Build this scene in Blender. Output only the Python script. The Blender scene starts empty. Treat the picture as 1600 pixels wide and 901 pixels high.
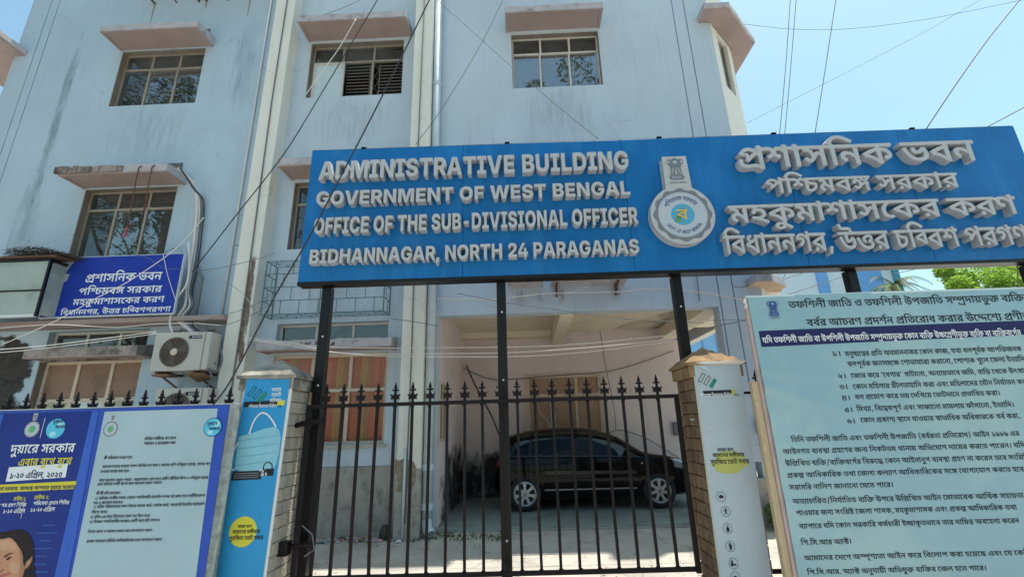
import bpy, math, random
from mathutils import Vector, Matrix
from mathutils.geometry import delaunay_2d_cdt
SC = bpy.context.scene
COL = SC.collection
rnd = random.Random(7)
# ---------------------------------------------------------------- camera
cam_d = bpy.data.cameras.new('camera')
cam_o = bpy.data.objects.new('camera', cam_d)
COL.objects.link(cam_o)
cam_d.lens = 16.02
cam_d.sensor_width = 36.0
cam_d.clip_start = 0.05
cam_d.clip_end = 3000.0
cF, cR, cD = Vector((-0.022734, 0.957603, 0.287193)), Vector((0.999114, 0.031942, -0.027414)), Vector((-0.035425, 0.286316, -0.957480))
mm = Matrix((cR.normalized(), (-cD).normalized(), (-cF).normalized())).transposed().to_4x4()
mm.translation = Vector((0, 0, 1.65))
cam_o.matrix_world = mm
SC.camera = cam_o
# ---------------------------------------------------------------- sky, sun, exposure
SUN = Vector((0.22, 0.072, 1.0)).normalized()
world = bpy.data.worlds.new('World')
SC.world = world
world.use_nodes = True
wn = world.node_tree.nodes
wl = world.node_tree.links
for n in list(wn): wn.remove(n)
w_out = wn.new('ShaderNodeOutputWorld')
w_bg = wn.new('ShaderNodeBackground')
w_sky = wn.new('ShaderNodeTexSky')
w_sky.sky_type = 'NISHITA'
w_sky.sun_disc = False
w_sky.sun_elevation = math.asin(SUN.z)
w_sky.sun_rotation = math.atan2(SUN.x, SUN.y)
w_sky.air_density = 1.4
w_sky.dust_density = 2.2
w_sky.ozone_density = 3.5
w_sky.altitude = 0
w_bg.inputs[1].default_value = 0.12
w_tint = wn.new('ShaderNodeMix'); w_tint.data_type = 'RGBA'; w_tint.blend_type = 'MULTIPLY'; w_tint.inputs[0].default_value = 1.0
w_tint.inputs[7].default_value = (0.87, 1.0, 0.89, 1)          # humid haze: a slightly green white balance over the whole sky
wl.new(w_sky.outputs[0], w_tint.inputs[6]); wl.new(w_tint.outputs[2], w_bg.inputs[0])
wl.new(w_bg.outputs[0], w_out.inputs[0])
sun_d = bpy.data.lights.new('sun', 'SUN')
sun_d.energy = 3.6
sun_d.angle = math.radians(0.53)
sun_d.color = (1.0, 0.955, 0.88)
sun_o = bpy.data.objects.new('sun', sun_d)
COL.objects.link(sun_o)
sun_o.rotation_euler = SUN.to_track_quat('Z', 'Y').to_euler()
SC.view_settings.view_transform = 'Standard'
SC.view_settings.look = 'None'
SC.view_settings.exposure = 0.95
SC.view_settings.gamma = 1.0
SC.cycles.max_bounces = 8
SC.cycles.transparent_max_bounces = 12
# ---------------------------------------------------------------- letter outlines (pen strokes of the signs) and the lines of lettering
# every letter: [advance, ring, ring ...]; a ring is dx*2+on_curve, dy, ... in 1/500 em
GLYPHS = {
"B": [
[387,[785,311,1,-50,-93,0,1,-195,-117,0,1,133,9,-26,-32,22,-60,34,-60,23,-60,12,-31,0,-38,0,-62,-15,-54,-26,-25,-17,-3,9,18,6,44,10,31,0,48,0,46,-27,1,-19,0,-8,-2,-14,-3,-3,-25,4,10,7,26,13,28,14,15,6,115,51,73,-36,-279,-131,-83,39,85,38,-31,-22,-37,-11,16,8,18,18,1,9,0,13,-26,11,-21,0,-12,0,-28,-4,-13,-5,-91,43,44,28,82,40,90,21,57,0,50,0,80,-17,78,-32,45,-24,-7,-8,-2,10,-2,26,1,13,1,62,95,0,23,-33],[691,-22,-115,0,-8,11,-30,14,-44,7,-29,0,-44,0,-102,-8,-59,0,-36,0,-78,7,-68,20,-42,39,1,31,0,11,8,24,5,10,113,-8,-2,-7,-6,-17,1,-9,0,-21,32,-21,54,-8,35,0,52,0,84,8,51,0,36,0,60,-13,23,-13,1,55,119,0]],
[340,[689,311,1,-50,-91,0,1,-261,-119,0,1,256,5,11,-2,9,-2,19,1,10,1,39,97,0,23,-33],[335,314,40,0,62,-14,50,-27,21,-18,-1,-62,-30,32,-76,39,-47,0,-28,0,-40,-17,1,-17,0,-18,56,-20,61,-1,-13,-55,-68,2,-82,25,-36,42,1,26,0,29,38,37,62,17],[77,314,46,0,74,-18,44,-40,1,-32,0,-22,-36,-41,-84,-25,-67,0,-9,55,44,1,48,10,22,17,1,10,0,17,-44,18,-39,0,-18,0,-34,-2,-19,-3,-11,51,24,3,44,1]],
[143,[297,311,1,-50,-93,0,1,-261,-117,0,1,227,-12,15,-42,19,-33,0,-5,0,1,50,21,0,22,0,40,-12,17,-18,-2,3,-2,17,1,7,1,36,97,0,23,-33]],
[338,[685,311,1,-50,-91,0,1,-261,-119,0,1,163,25,-22,-20,13,-34,14,-13,0,-12,0,-20,-7,-26,-21,-25,-22,-28,-22,-46,-29,-52,-13,-33,0,-28,0,-52,10,-50,26,-25,24,85,25,20,-18,28,-13,19,0,14,0,22,7,32,22,23,23,25,14,26,26,46,19,33,0,28,0,42,-13,27,-13,-15,-1,0,9,-4,21,1,10,1,29,-481,0,1,50],[239,126,-10,32,-20,37,-21,10,-22,11,-78,11,-59,3,35,53,63,-16,56,-5,68,-13,40,-22,18,-33,5,-24]],
[143,[297,311,1,-50,-93,0,1,-261,-117,0,1,261,-93,0,1,50,93,0,-14,9,-36,23,-13,10,46,37,92,47,104,21,65,0,46,0,86,-9,90,-20,108,-34,71,-23,-63,-40,-74,26,-108,34,-92,16,-49,0,-46,0,-68,-18,-52,-29,-19,-16,10,-8,24,-18,15,-8]],
[302,[615,311,1,-50,-93,0,1,-261,-117,0,1,111,19,-26,-30,21,-70,32,-70,19,-33,0,-26,0,-36,-13,1,-13,0,-13,34,-16,35,-8,-55,-50,-62,13,-74,47,1,29,0,26,48,34,76,16,41,0,44,0,80,-14,72,-26,35,-18,-19,-4,-2,11,0,25,1,11,1,67,-411,0,1,50]],
[408,[825,311,1,-50,-311,0,1,-30,3,-18,1,-213,-119,0,-34,28,-100,43,-122,29,-71,7,-47,55,90,26,206,48,103,15,-17,-17,1,27,-407,0,1,50],[395,207,23,-11,-44,-7,-82,-16,-80,-20,-41,-11,42,-4,90,-22,84,-34,31,-22,-13,-5,-2,9,-4,23,1,13],[783,132,0,-16,-26,-30,-62,-19,-55,0,-18,0,-34,2,-13,1,5,51,6,-1,14,0,13,0,36,0,22,13,1,10,0,20,-86,29,-81,7,3,50,78,-5,128,-31,76,-48]],
[358,[421,16,-66,0,-120,20,-102,46,-84,78,-29,58,113,16,34,-62,80,-72,102,-31,67,0,48,0,64,15,36,28,1,20,0,14,-12,21,-20,17,-11,6,93,40,36,-25,34,-51,1,-28,0,-32,-58,-49,-114,-29],[389,131,-64,0,-76,32,1,28,0,12,12,22,11,9,107,-14,-4,-5,-6,-9,1,-6,0,-10,22,-8,19,0,18,0,32,6,32,18,21,16,101,8,1,-30,-30,-22,-66,-31,-76,-16],[727,311,1,-50,-735,0,1,50]],
[300,[609,311,1,-50,-91,0,1,-261,-119,0,-34,28,-100,43,-124,29,-71,7,-47,55,90,26,208,48,103,15,-17,-18,1,28,-409,0,1,50],[397,208,23,-11,-66,-11,-122,-27,-61,-17,42,-5,90,-21,84,-34,33,-23,-15,-4,-2,11,-2,24,1,12]],
[364,[737,311,1,-50,-91,0,1,-261,-119,0,1,199,9,-26,-30,22,-60,34,-60,23,-60,12,-31,0,-38,0,-62,-15,-54,-26,-27,-17,-3,9,20,6,44,10,29,0,48,0,48,-27,1,-19,0,-8,-4,-14,-1,-3,-25,4,10,7,24,13,30,14,15,6,115,51,71,-36,-279,-131,-81,39,83,38,-31,-22,-37,-11,16,8,20,18,1,9,0,13,-28,11,-19,0,-14,0,-26,-4,-13,-5,-91,43,42,28,84,40,90,21,55,0,50,0,82,-17,78,-32,43,-24,-5,-8,-2,10,-4,26,1,13,1,62,97,0,23,-33]],
[482,[335,314,40,0,62,-14,50,-27,21,-18,-1,-62,-30,32,-76,39,-47,0,-28,0,-40,-17,1,-17,0,-18,56,-20,61,-1,-13,-55,-68,2,-82,25,-36,42,1,26,0,29,38,37,62,17],[77,314,46,0,74,-18,44,-40,1,-32,0,-22,-36,-41,-84,-25,-67,0,-9,55,44,1,48,10,22,17,1,10,0,17,-44,18,-39,0,-18,0,-34,-2,-19,-3,-11,51,24,3,44,1],[973,311,1,-50,-375,0,1,-13,-1,-46,0,-5,2,-15,1,-7,1,-70,0,-17,8,-15,7,-5,14,-7,33,0,28,0,52,13,25,13,22,11,24,27,1,13,0,12,-28,9,-23,0,-7,0,-30,0,-48,7,-27,8,-18,6,-30,14,-9,8,9,57,18,-16,50,-21,62,-11,37,0,17,0,50,0,52,-9,19,-10,16,-7,14,-23,1,-12,0,-29,-42,-47,-35,-19,-38,-20,-98,-25,-59,0,-48,0,-58,10,-17,9,-20,10,-28,32,1,34,1,151,5,11,0,9,-4,18,1,9,1,8]],
[308,[627,311,1,-50,-93,0,1,-261,-119,0,1,71,19,-27,-36,25,-66,36,-66,20,-35,0,-26,0,-36,-14,1,-13,0,-14,42,-17,35,-6,-35,-53,-56,9,-70,28,-36,36,1,19,0,26,48,33,76,16,41,0,48,0,80,-14,68,-28,33,-21,-17,-6,-2,12,-2,24,1,12,1,107,-421,0,1,50],[307,162,0,-3,0,-9,-1,-5,-115,16,-2,24,-30,29,-68,15,-63,4,23,47,51,-8,58,-3,80,-17,50,-27,22,-38]],
[358,[213,34,-50,0,-70,27,-29,28,85,24,18,-15,26,-11,17,0,16,0,26,9,17,10,12,8,12,17,1,10,0,14,-18,23,-38,15,-25,0,-22,0,-22,-10,1,-9,0,-4,2,-9,5,-5,-109,-8,-8,9,-6,21,1,6,0,21,46,25,70,12,37,0,60,0,88,-25,48,-44,1,-28,0,-6,-4,-16,-1,-8,-91,-4,22,18,78,35,114,27,83,7,73,-39,-22,-17,-18,-41,1,-20,0,-16,14,-39,15,-19,-117,-12,-14,24,-16,45,1,22,0,21,18,41,23,18,65,-20,-58,-4,-94,-17,-68,-26,-25,-17,-22,-16,-44,-22,-50,-10],[97,286,45,-6,56,-11,48,-28,5,-21,-117,-2,-4,17,-48,24,-45,5],[507,197,-64,0,-110,42,-25,35,115,7,8,-17,26,-18,32,-6,15,0,24,0,24,14,1,10,0,9,-28,10,-19,1,137,6,10,-6,10,-16,1,-9,0,-21,-42,-27,-66,-14],[725,311,1,-50,-129,0,-13,2,-179,0,-11,-2,-397,0,1,50]],
[300,[609,311,1,-50,-91,0,1,-261,-119,0,-34,28,-100,43,-124,29,-71,7,-47,55,90,26,208,48,103,15,-17,-18,1,28,-409,0,1,50],[397,208,23,-11,-66,-11,-122,-27,-61,-17,42,-5,90,-21,84,-34,33,-23,-15,-4,-2,11,-2,24,1,12],[167,-5,-30,0,-38,20,1,15,0,15,38,20,31,0,30,0,38,-20,1,-15,0,-15,-38,-20]],
[272,[251,244,86,0,102,-27,46,-42,1,-21,0,-41,-102,-45,-93,-6,-13,17,48,-6,94,-20,94,-26,45,-17,-63,-42,-48,18,-100,29,-110,24,-120,18,-67,5,21,48,34,-4,64,-5,35,0,62,0,74,14,32,23,1,15,0,20,-56,23,-47,0,-30,0,-34,-5,-16,-11,1,-8,0,-3,4,-8,3,-3,-111,-8,-6,7,-6,19,1,9,0,17,44,27,86,15],[145,218,-6,17,-48,24,-45,5,67,22,45,-6,54,-11,50,-28,5,-21],[555,311,1,-50,-563,0,1,50]],
[0,[-289,-133,-32,0,-70,12,-46,27,1,22,0,27,80,32,75,0,66,0,118,-19,120,-38,69,-28,-65,-38,-56,27,-102,37,-92,18,-41,0,-32,0,-26,-11,1,-9,0,-10,24,-9,23,0,24,0,32,12,16,18,8,21,1,10,1,39,119,0,1,-27,0,-16,-14,-39,-42,-35,-82,-23]],
[188,[387,311,1,-50,-49,0,-32,-9,-62,-25,-50,-33,-28,-40,1,-24,0,-31,34,-35,54,-15,29,0,18,0,32,4,21,5,47,-45,-30,-9,-60,-6,-33,0,-70,0,-104,30,-56,59,1,42,0,36,52,60,90,46,59,12,-57,-20,-16,-1,-40,-1,-29,0,-107,0,1,50]],
[308,[625,311,1,-50,-93,0,1,-261,-117,0,1,213,23,-28,-32,22,-68,36,-72,20,-35,0,-22,0,-32,-9,-18,-15,1,-12,0,-12,22,-18,56,-12,49,-1,-13,-60,-78,5,-106,28,-50,43,1,29,0,26,46,39,80,20,51,0,50,0,80,-17,66,-29,33,-18,-19,1,-2,11,-2,27,1,11,1,44,97,0,23,-33]],
[300,[609,311,1,-50,-91,0,1,-261,-119,0,-34,28,-100,43,-124,29,-71,7,-47,55,90,26,208,48,103,15,-21,-18,1,78],[397,208,23,-11,-66,-11,-122,-27,-61,-17,42,-5,90,-21,84,-34,33,-23,-15,-4,-2,11,-2,25,1,15],[229,314,16,0,30,-1,15,-1,-7,-47,-4,1,-14,0,-9,0,-26,0,-24,-11,1,-7,0,-13,46,-16,45,-6,-69,-35,-42,10,-60,23,-32,27,1,18,0,14,26,27,62,17]],
[333,[463,0,1,206,25,-23,-22,16,-50,29,-54,23,-62,13,-33,0,-46,0,-58,-23,-23,-15,-11,1,20,6,48,9,37,0,44,0,58,-17,32,-28,1,-17,0,-30,-84,-49,-85,-23,-67,49,56,12,68,26,1,15,0,9,-24,10,-23,0,-22,0,-40,-5,-25,-7,-95,40,32,25,74,40,86,22,51,0,46,0,78,-16,78,-31,45,-24,-35,5,-2,7,-4,23,1,16,1,50,99,0,21,-33,97,0,1,-50,-93,0,1,-261]],
[148,[223,68,7,-6,-8,-19,-28,-42,-30,-41,-17,-20,-97,0,16,32,26,68,7,28]],
[354,[489,311,-2,16,-30,15,-37,0,-129,0,-70,0,-90,14,-25,13,-20,11,-18,29,1,19,0,7,2,13,3,8,115,-4,-2,-4,0,-8,1,-3,0,-11,8,-17,13,-6,12,-5,36,-5,39,0,131,0,56,0,66,-9,23,-11,20,-9,20,-30,1,-23],[717,311,1,-50,-335,0,1,-72,0,-9,10,-10,17,0,14,0,30,10,32,19,19,13,105,10,32,-24,32,-50,1,-27,0,-32,-58,-50,-114,-29,-81,0,-64,0,-118,20,-100,47,-84,81,-29,60,113,16,32,-62,82,-76,100,-33,61,0,70,0,76,34,1,30,0,20,-26,26,-15,12,89,5,-34,-25,-68,-31,-70,-15,-37,0,-30,0,-46,9,-15,8,-16,9,-18,29,1,23,1,64,-269,0,1,50]],
[370,[519,253,78,0,82,-34,1,-29,0,-22,-48,-34,-82,-26,-51,-10,-43,46,56,10,54,19,1,14,0,9,-24,10,-25,0,-28,0,-48,-8,-40,-12,-22,-13,1,-5,0,-5,14,-7,27,-1,-23,-51,-70,4,-64,32,1,22,0,20,46,33,76,25,94,13],[687,83,0,-38,-128,-45,-111,0,-70,0,-128,19,-110,45,-88,77,-31,58,113,15,32,-59,90,-71,114,-32,77,0,52,0,74,18,1,18,0,14,-46,19,-33,6,107,24,40,-12,52,-34],[749,311,1,-50,-757,0,1,50]],
[283,[577,311,1,-50,-377,0,1,-14,-1,-45,2,-6,0,-14,1,-7,1,-70,0,-17,8,-15,9,-5,14,-7,33,0,28,0,50,13,27,13,20,11,24,27,1,13,0,12,-26,9,-23,0,-7,0,-32,0,-46,7,-27,8,-18,6,-30,14,-9,8,7,57,20,-16,50,-21,60,-11,37,0,19,0,48,0,54,-9,19,-10,16,-7,14,-23,1,-12,0,-29,-42,-47,-35,-19,-38,-20,-100,-25,-57,0,-48,0,-58,10,-17,9,-22,10,-26,32,1,34,1,156,-89,0,1,50]],
[256,[523,311,1,-50,-531,0,1,50],[463,275,1,-214,-117,0,-40,20,-82,28,-96,18,-63,5,-43,54,58,15,114,26,110,20,51,6,-3,-13,1,36],[345,220,27,-13,-36,-4,-82,-15,-80,-17,-35,-9,-5,7,68,-6,108,-29,43,-18,-2,8,-2,19,1,9]],
[349,[409,18,-88,0,-148,38,-114,87,-39,76,113,15,30,-56,74,-72,96,-35,67,0,38,0,56,9,36,16,16,24,1,15,0,18,-24,25,-42,13,-23,0,-24,0,-30,-12,1,-13,0,-5,4,-11,5,-6,-113,-9,-8,11,-8,20,1,8,0,24,46,29,76,14,45,0,70,0,98,-29,52,-50,1,-32,0,-30,-52,-51,-112,-31],[709,311,1,-50,-717,0,1,50]],
[421,[853,311,1,-50,-705,0,9,3,36,-5,62,-17,56,-20,25,-11,11,-41,-28,-6,-60,-14,-56,-15,-25,-8,-1,4,40,-4,94,-18,86,-28,35,-18,-2,8,0,17,1,9,1,148,39,0,62,0,104,-8,84,-18,37,-17,32,-14,30,-36,1,-20,0,-16,-26,-30,-62,-19,-53,0,-20,0,-32,2,-15,1,5,50,6,0,16,-1,11,0,36,0,22,14,1,10,0,17,-74,29,-77,4,1,-193,-117,0,-38,25,-102,36,-128,24,-77,6,-43,53,28,9,60,18,66,17,31,8,-40,13,-94,19,-55,5,37,40,31,-12,-101,0,1,50]],
[369,[749,311,1,-50,-93,0,1,-261,-117,0,1,161,23,-25,-16,14,-42,20,-27,0,-10,0,-24,-5,-18,-14,1,-14,0,-4,2,-8,3,-4,-101,-3,-6,17,-28,25,-42,13,-29,0,-18,0,-30,-7,-14,-13,1,-8,0,-19,56,-22,43,-7,-37,-51,-56,8,-82,28,-46,39,1,26,0,24,48,35,76,19,49,0,54,0,78,-20,39,-21,-15,2,10,18,54,18,31,0,34,0,52,-14,25,-12,-19,-7,-2,10,-2,22,1,11,1,29,-545,0,1,50]],
[143,[297,261,-93,0,1,-261,-117,0,1,261,-93,0,1,50,95,0,-8,28,-54,38,-90,24,-120,11,-73,0,-50,0,-66,-5,-34,-9,1,-7,0,-6,24,-3,31,0,95,0,54,0,66,-10,23,-10,18,-9,18,-26,1,-19,-111,0,-2,9,-8,13,-9,3,-10,3,-22,2,-17,0,-71,0,-56,0,-64,7,-19,6,-24,7,-20,21,1,11,0,30,136,38,141,0,206,0,232,-72,15,-75,93,0]],
[472,[417,19,-68,0,-118,20,-100,45,-82,77,-29,57,113,16,34,-61,78,-71,102,-30,67,0,68,0,62,26,1,23,0,17,-16,22,-7,8,85,-2,-28,-14,-58,-22,-70,-12,-45,0,-42,0,-64,14,-36,29,1,22,0,21,48,39,61,18,-20,0,-32,0,-19,0,-301,0,1,50,965,0,1,-50,-285,0,-26,0,-64,1,-21,1,-60,-13,-82,-25,-40,-25,1,-12,0,-10,22,-10,17,0,28,0,42,12,29,11,131,-20,8,-10,8,-26,1,-15,0,-25,-46,-46,-106,-30],[847,100,0,-22,18,-45,17,-26,-115,-12,-18,27,-18,52,1,30,0,20,12,37,11,16,-70,4,-104,22,-70,34,-23,22,125,6,12,-10,42,-18,72,-11,53,0,10,0,22,1,17,1,57,-46,-20,-18,-22,-40]],
[371,[507,314,86,0,92,-40,1,-35,0,-25,-52,-41,-90,-31,-55,-11,-43,50,52,9,70,26,1,22,0,12,-32,15,-29,0,-28,0,-50,-10,-40,-15,-22,-16,1,-7,0,-6,16,-9,29,-2,-23,-51,-72,4,-70,36,1,24,0,20,44,37,76,28,94,16],[695,108,0,-42,-128,-51,-107,0,-74,0,-132,22,-110,52,-90,87,-33,64,113,16,40,-69,90,-83,114,-36,77,0,52,0,70,23,1,23,0,18,-48,23,-33,6,111,25,40,-14,54,-39]],
[579,[415,137,-32,0,-58,8,-52,14,-27,8,-26,8,-30,8,-13,0,-16,0,-14,-7,1,-6,0,-6,16,-11,15,-6,-75,-37,-28,14,-42,31,1,21,0,19,40,23,60,12,29,0,30,0,46,-6,38,-8,17,-6,40,-13,46,-10,25,0,26,0,28,15,1,15,0,18,-40,30,-27,11,53,35,45,0,20,-11,42,-31,30,-37,1,-21,0,-23,-36,-34,-70,-17],[65,293,85,-6,62,-12,58,-32,1,-28,0,-4,-2,-11,-1,-4,-113,1,2,6,2,9,1,4,0,20,-56,28,-55,6],[467,311,1,-50,-475,0,1,50],[1167,311,1,-50,-91,0,1,-261,-119,0,1,199,9,-26,-30,22,-60,34,-60,23,-60,12,-31,0,-38,0,-62,-15,-54,-26,-25,-17,-5,9,20,6,44,10,29,0,48,0,48,-27,1,-19,0,-8,-4,-14,-1,-3,-25,4,10,7,24,13,30,14,15,6,115,51,71,-36,-279,-130,-81,38,83,38,-31,-22,-37,-11,16,8,20,18,1,9,0,13,-28,11,-19,0,-14,0,-26,-4,-13,-5,-53,65,38,22,70,30,78,15,47,0,50,0,82,-17,78,-32,43,-24,-5,-8,-2,10,-4,26,1,13,1,62,97,0,23,-33]],
[0,[-83,-116,-117,0,-12,15,-50,16,-43,0,-32,0,-60,-4,-60,-4,-39,0,-34,0,-74,7,-60,19,-36,34,1,27,0,12,4,17,5,6,115,-8,-4,-5,-4,-11,1,-7,0,-15,30,-18,48,-7,33,0,32,0,50,4,50,4,31,0,36,0,58,-13,23,-13,1,122,119,20]],
[304,[617,311,1,-50,-423,0,1,-141,-25,10,34,19,94,37,112,33,65,14,85,-37,-14,-14,-20,-29,-8,-33,1,-18,0,-21,16,-47,17,-27,-115,-12,-18,27,-18,51,1,29,0,20,14,35,22,30,13,12,39,-21,-58,-12,-106,-36,-100,-42,-41,-22,-99,31,1,164,-81,0,1,50]],
[316,[643,311,1,-50,-93,0,1,-261,-117,0,-38,25,-104,36,-130,24,-81,6,-43,53,28,9,60,18,66,17,31,8,-40,13,-94,19,-55,5,37,40,31,-12,-101,0,1,50],[431,261,-283,0,9,3,36,-5,62,-17,56,-20,25,-11,11,-41,-28,-6,-60,-14,-56,-15,-25,-8,-1,4,48,-4,108,-22,96,-34,33,-22,-17,-3,-4,12,-2,26,1,14],[167,-11,-30,0,-38,20,1,15,0,15,38,21,31,0,30,0,38,-20,1,-16,0,-15,-38,-20]],
[475,[519,253,78,0,80,-34,1,-29,0,-22,-46,-34,-82,-26,-51,-10,-43,46,56,10,54,19,1,14,0,9,-24,10,-25,0,-28,0,-48,-8,-40,-12,-22,-13,1,-5,0,-5,14,-7,27,-1,-23,-51,-70,4,-64,32,1,22,0,20,46,33,76,25,94,13],[687,83,0,-38,-128,-45,-111,0,-70,0,-128,19,-110,45,-88,77,-31,58,113,15,32,-59,90,-71,114,-32,77,0,52,0,74,18,1,18,0,14,-46,19,-33,6,107,24,40,-12,52,-34],[773,230,72,0,72,-38,1,-30,0,-18,-32,-35,-72,-28,-57,-8,-31,48,42,6,38,19,1,12,0,13,-28,10,-21,0,-24,0,-60,-18,-29,-21,-55,13,32,29,62,32,62,14],[961,311,1,-50,-969,0,1,50]],
[135,[281,311,1,-50,-77,0,59,9,-28,-13,-34,-24,-14,-23,1,-14,0,-16,18,-36,16,-38,1,-18,0,-20,-18,-35,-46,-28,-86,-23,-67,-8,-25,49,54,8,54,18,16,24,1,15,0,19,-16,36,-16,35,1,18,0,16,14,24,28,22,21,12,-5,-9,-131,0,1,50]],
[0,[-283,367,331,91,51,-42,-325,-94]],
[599,[921,311,1,-50,-91,0,1,-261,-117,0,-28,27,-94,40,-45,13,51,41,36,-11,64,-27,21,-14,0,6,-2,12,0,13,1,6,1,155,-719,0,1,50],[381,42,-78,0,-134,32,-110,77,-39,65,113,16,32,-48,68,-61,86,-28,59,0,46,0,60,13,28,25,1,16,0,22,-42,24,-31,0,-24,0,-24,-11,1,-10,0,-4,4,-10,5,-5,-111,-8,-8,9,-8,19,1,6,0,23,44,28,70,13,39,0,66,0,94,-27,50,-46,1,-29,0,-27,-52,-46,-110,-28],[325,218,-4,17,-50,24,-45,5,67,22,45,-6,54,-11,48,-28,7,-21],[1209,311,1,-50,-93,0,1,-261,-117,0,1,226,-16,19,-36,16,-25,0,-13,0,1,50,21,0,20,0,40,-14,17,-17,-2,3,-2,18,1,7,1,36,97,0,23,-33]],
[412,[833,311,1,-50,-643,0,1,-108,-33,13,26,13,80,28,98,26,55,9,83,-34,-16,-16,-16,-32,1,-16,0,-10,4,-18,5,-10,-37,9,26,13,82,28,98,26,53,9,83,-34,-16,-16,-14,-38,1,-20,0,-19,12,-35,13,-22,-115,-12,-12,23,-16,41,1,21,0,25,20,38,17,14,47,-18,-44,-8,-92,-27,-84,-31,-35,-16,-97,31,-4,10,-4,26,1,11,0,20,20,37,17,15,47,-17,-44,-9,-90,-26,-86,-32,-35,-16,-97,31,1,123,-79,0,1,50]],
[316,[643,311,1,-50,-93,0,1,-261,-117,0,-38,25,-104,36,-130,24,-81,6,-43,53,28,9,60,18,66,17,31,8,-40,13,-94,19,-55,5,37,40,31,-12,-101,0,1,50],[431,261,-283,0,9,3,36,-5,62,-17,56,-20,25,-11,11,-41,-28,-6,-60,-14,-56,-15,-25,-8,-1,4,48,-4,108,-22,96,-34,33,-22,-17,-3,-4,12,-2,26,1,14]],
[422,[359,311,1,-50,-167,0,1,-18,-3,-25,2,-4,2,-20,1,-13,1,-42,0,-16,22,-13,25,0,24,0,46,10,19,8,18,7,18,17,1,8,0,9,-20,6,-15,0,-7,0,-30,0,-42,7,-17,5,-14,5,-24,13,-9,6,11,45,14,-8,38,-15,52,-8,37,0,21,0,34,0,38,-5,15,-4,18,-7,16,-21,1,-15,0,-17,-18,-26,-32,-22,-23,-11,-38,-19,-84,-17,-53,0,-38,0,-54,9,-15,8,-16,8,-22,25,1,30,1,120,-81,0,1,50],[855,311,1,-50,-377,0,1,-14,-1,-45,0,-6,2,-14,1,-7,1,-70,0,-17,8,-15,9,-5,14,-7,31,0,30,0,50,13,25,13,20,11,26,27,1,13,0,12,-28,9,-21,0,-9,0,-30,0,-48,7,-25,8,-20,6,-28,14,-11,8,9,57,20,-16,48,-21,62,-11,37,0,19,0,48,0,54,-9,19,-10,14,-7,16,-23,1,-12,0,-30,-44,-46,-35,-19,-36,-20,-100,-25,-57,0,-50,0,-56,10,-19,9,-20,10,-26,32,1,34,1,29,31,15,-27,34,1,78,-95,0,1,50]],
[350,[709,311,1,-50,-91,0,1,-170,-119,0,1,165,5,11,-2,9,-2,19,1,10,1,39,97,0,23,-33],[355,314,40,0,64,-14,48,-27,21,-18,-1,-62,-30,32,-76,39,-47,0,-28,0,-40,-16,1,-16,0,-16,58,-18,59,-1,-11,-55,-68,2,-82,24,-38,40,1,25,0,29,38,35,62,17],[97,314,46,0,74,-17,44,-39,1,-31,0,-22,-36,-39,-82,-24,-67,0,-11,55,44,0,50,11,20,15,1,9,0,16,-44,16,-39,0,-24,0,-40,-3,-19,-3,-11,51,24,3,48,2],[617,-22,-117,0,-12,17,-52,15,-43,0,-24,0,-56,-4,-62,-4,-31,0,-30,0,-64,6,-54,19,-32,33,1,27,0,9,2,14,5,8,113,-6,0,-5,-2,-11,1,-5,0,-15,22,-17,38,-6,27,0,40,0,68,8,35,0,38,0,58,-13,21,-13,1,69,121,1]],
[296,[297,0,-96,0,-92,41,1,28,0,27,64,35,61,11,45,-51,-22,-3,-22,-9,1,-7,0,-8,32,-12,31,0,48,0,50,23,1,17,0,14,-26,23,-58,22,-45,15,-62,20,-66,28,-28,28,1,18,0,13,28,30,25,13,105,-30,-10,-6,-16,-12,1,-7,0,-5,8,-10,26,-11,50,-18,45,-14,54,-18,66,-33,30,-37,1,-24,0,-29,-54,-40,-100,-22]],
[195,[181,0,1,311,121,0,1,-311]],
[320,[649,311,1,-50,-91,0,1,-261,-119,0,-42,25,-106,37,-130,23,-81,6,-43,53,42,14,108,29,51,12,73,11,37,-37,-40,-9,-90,-22,-35,-12,42,-3,94,-19,92,-27,37,-19,0,9,-2,17,1,9,1,59,5,23,-2,10,-2,25,1,12,1,35,-445,0,1,50],[61,273,97,-9,54,-9,122,-29,114,-38,45,-23,-31,-46,-36,20,-106,36,-120,30,-120,23,-49,5]],
[333,[391,73,-84,0,-144,31,-110,68,-33,55,113,16,28,-40,66,-54,96,-27,71,0,64,0,56,22,1,20,0,17,-40,20,-37,0,-16,0,-22,-4,-12,-9,1,-7,0,-4,2,-8,3,-3,-109,-8,-6,8,-6,19,1,6,0,20,42,25,74,14,45,0,70,0,90,-25,46,-40,1,-25,0,-25,-50,-39,-104,-23],[675,311,1,-50,-683,0,1,50],[547,103,1,-155,-117,0,-36,16,-68,22,-80,15,-53,4,-41,51,24,7,52,14,54,11,27,5],[429,73,-26,-4,-64,-13,-64,-15,-29,-8,11,8,54,-5,88,-22,35,-16,0,9,-2,19,1,6]],
[456,[923,311,1,-50,-93,0,1,-261,-117,0,-28,27,-94,40,-45,13,51,41,36,-11,64,-27,21,-14,0,6,-2,12,0,13,1,6,1,155,-719,0,1,50],[381,42,-78,0,-134,32,-110,77,-39,65,113,16,32,-48,68,-61,86,-28,59,0,46,0,60,13,28,25,1,16,0,22,-42,24,-31,0,-24,0,-24,-11,1,-10,0,-4,4,-10,5,-5,-111,-8,-8,9,-8,19,1,6,0,23,44,28,70,13,39,0,66,0,94,-27,50,-46,1,-29,0,-27,-52,-46,-110,-28],[325,218,-4,17,-50,24,-45,5,67,22,45,-6,54,-11,48,-28,7,-21]],
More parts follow.
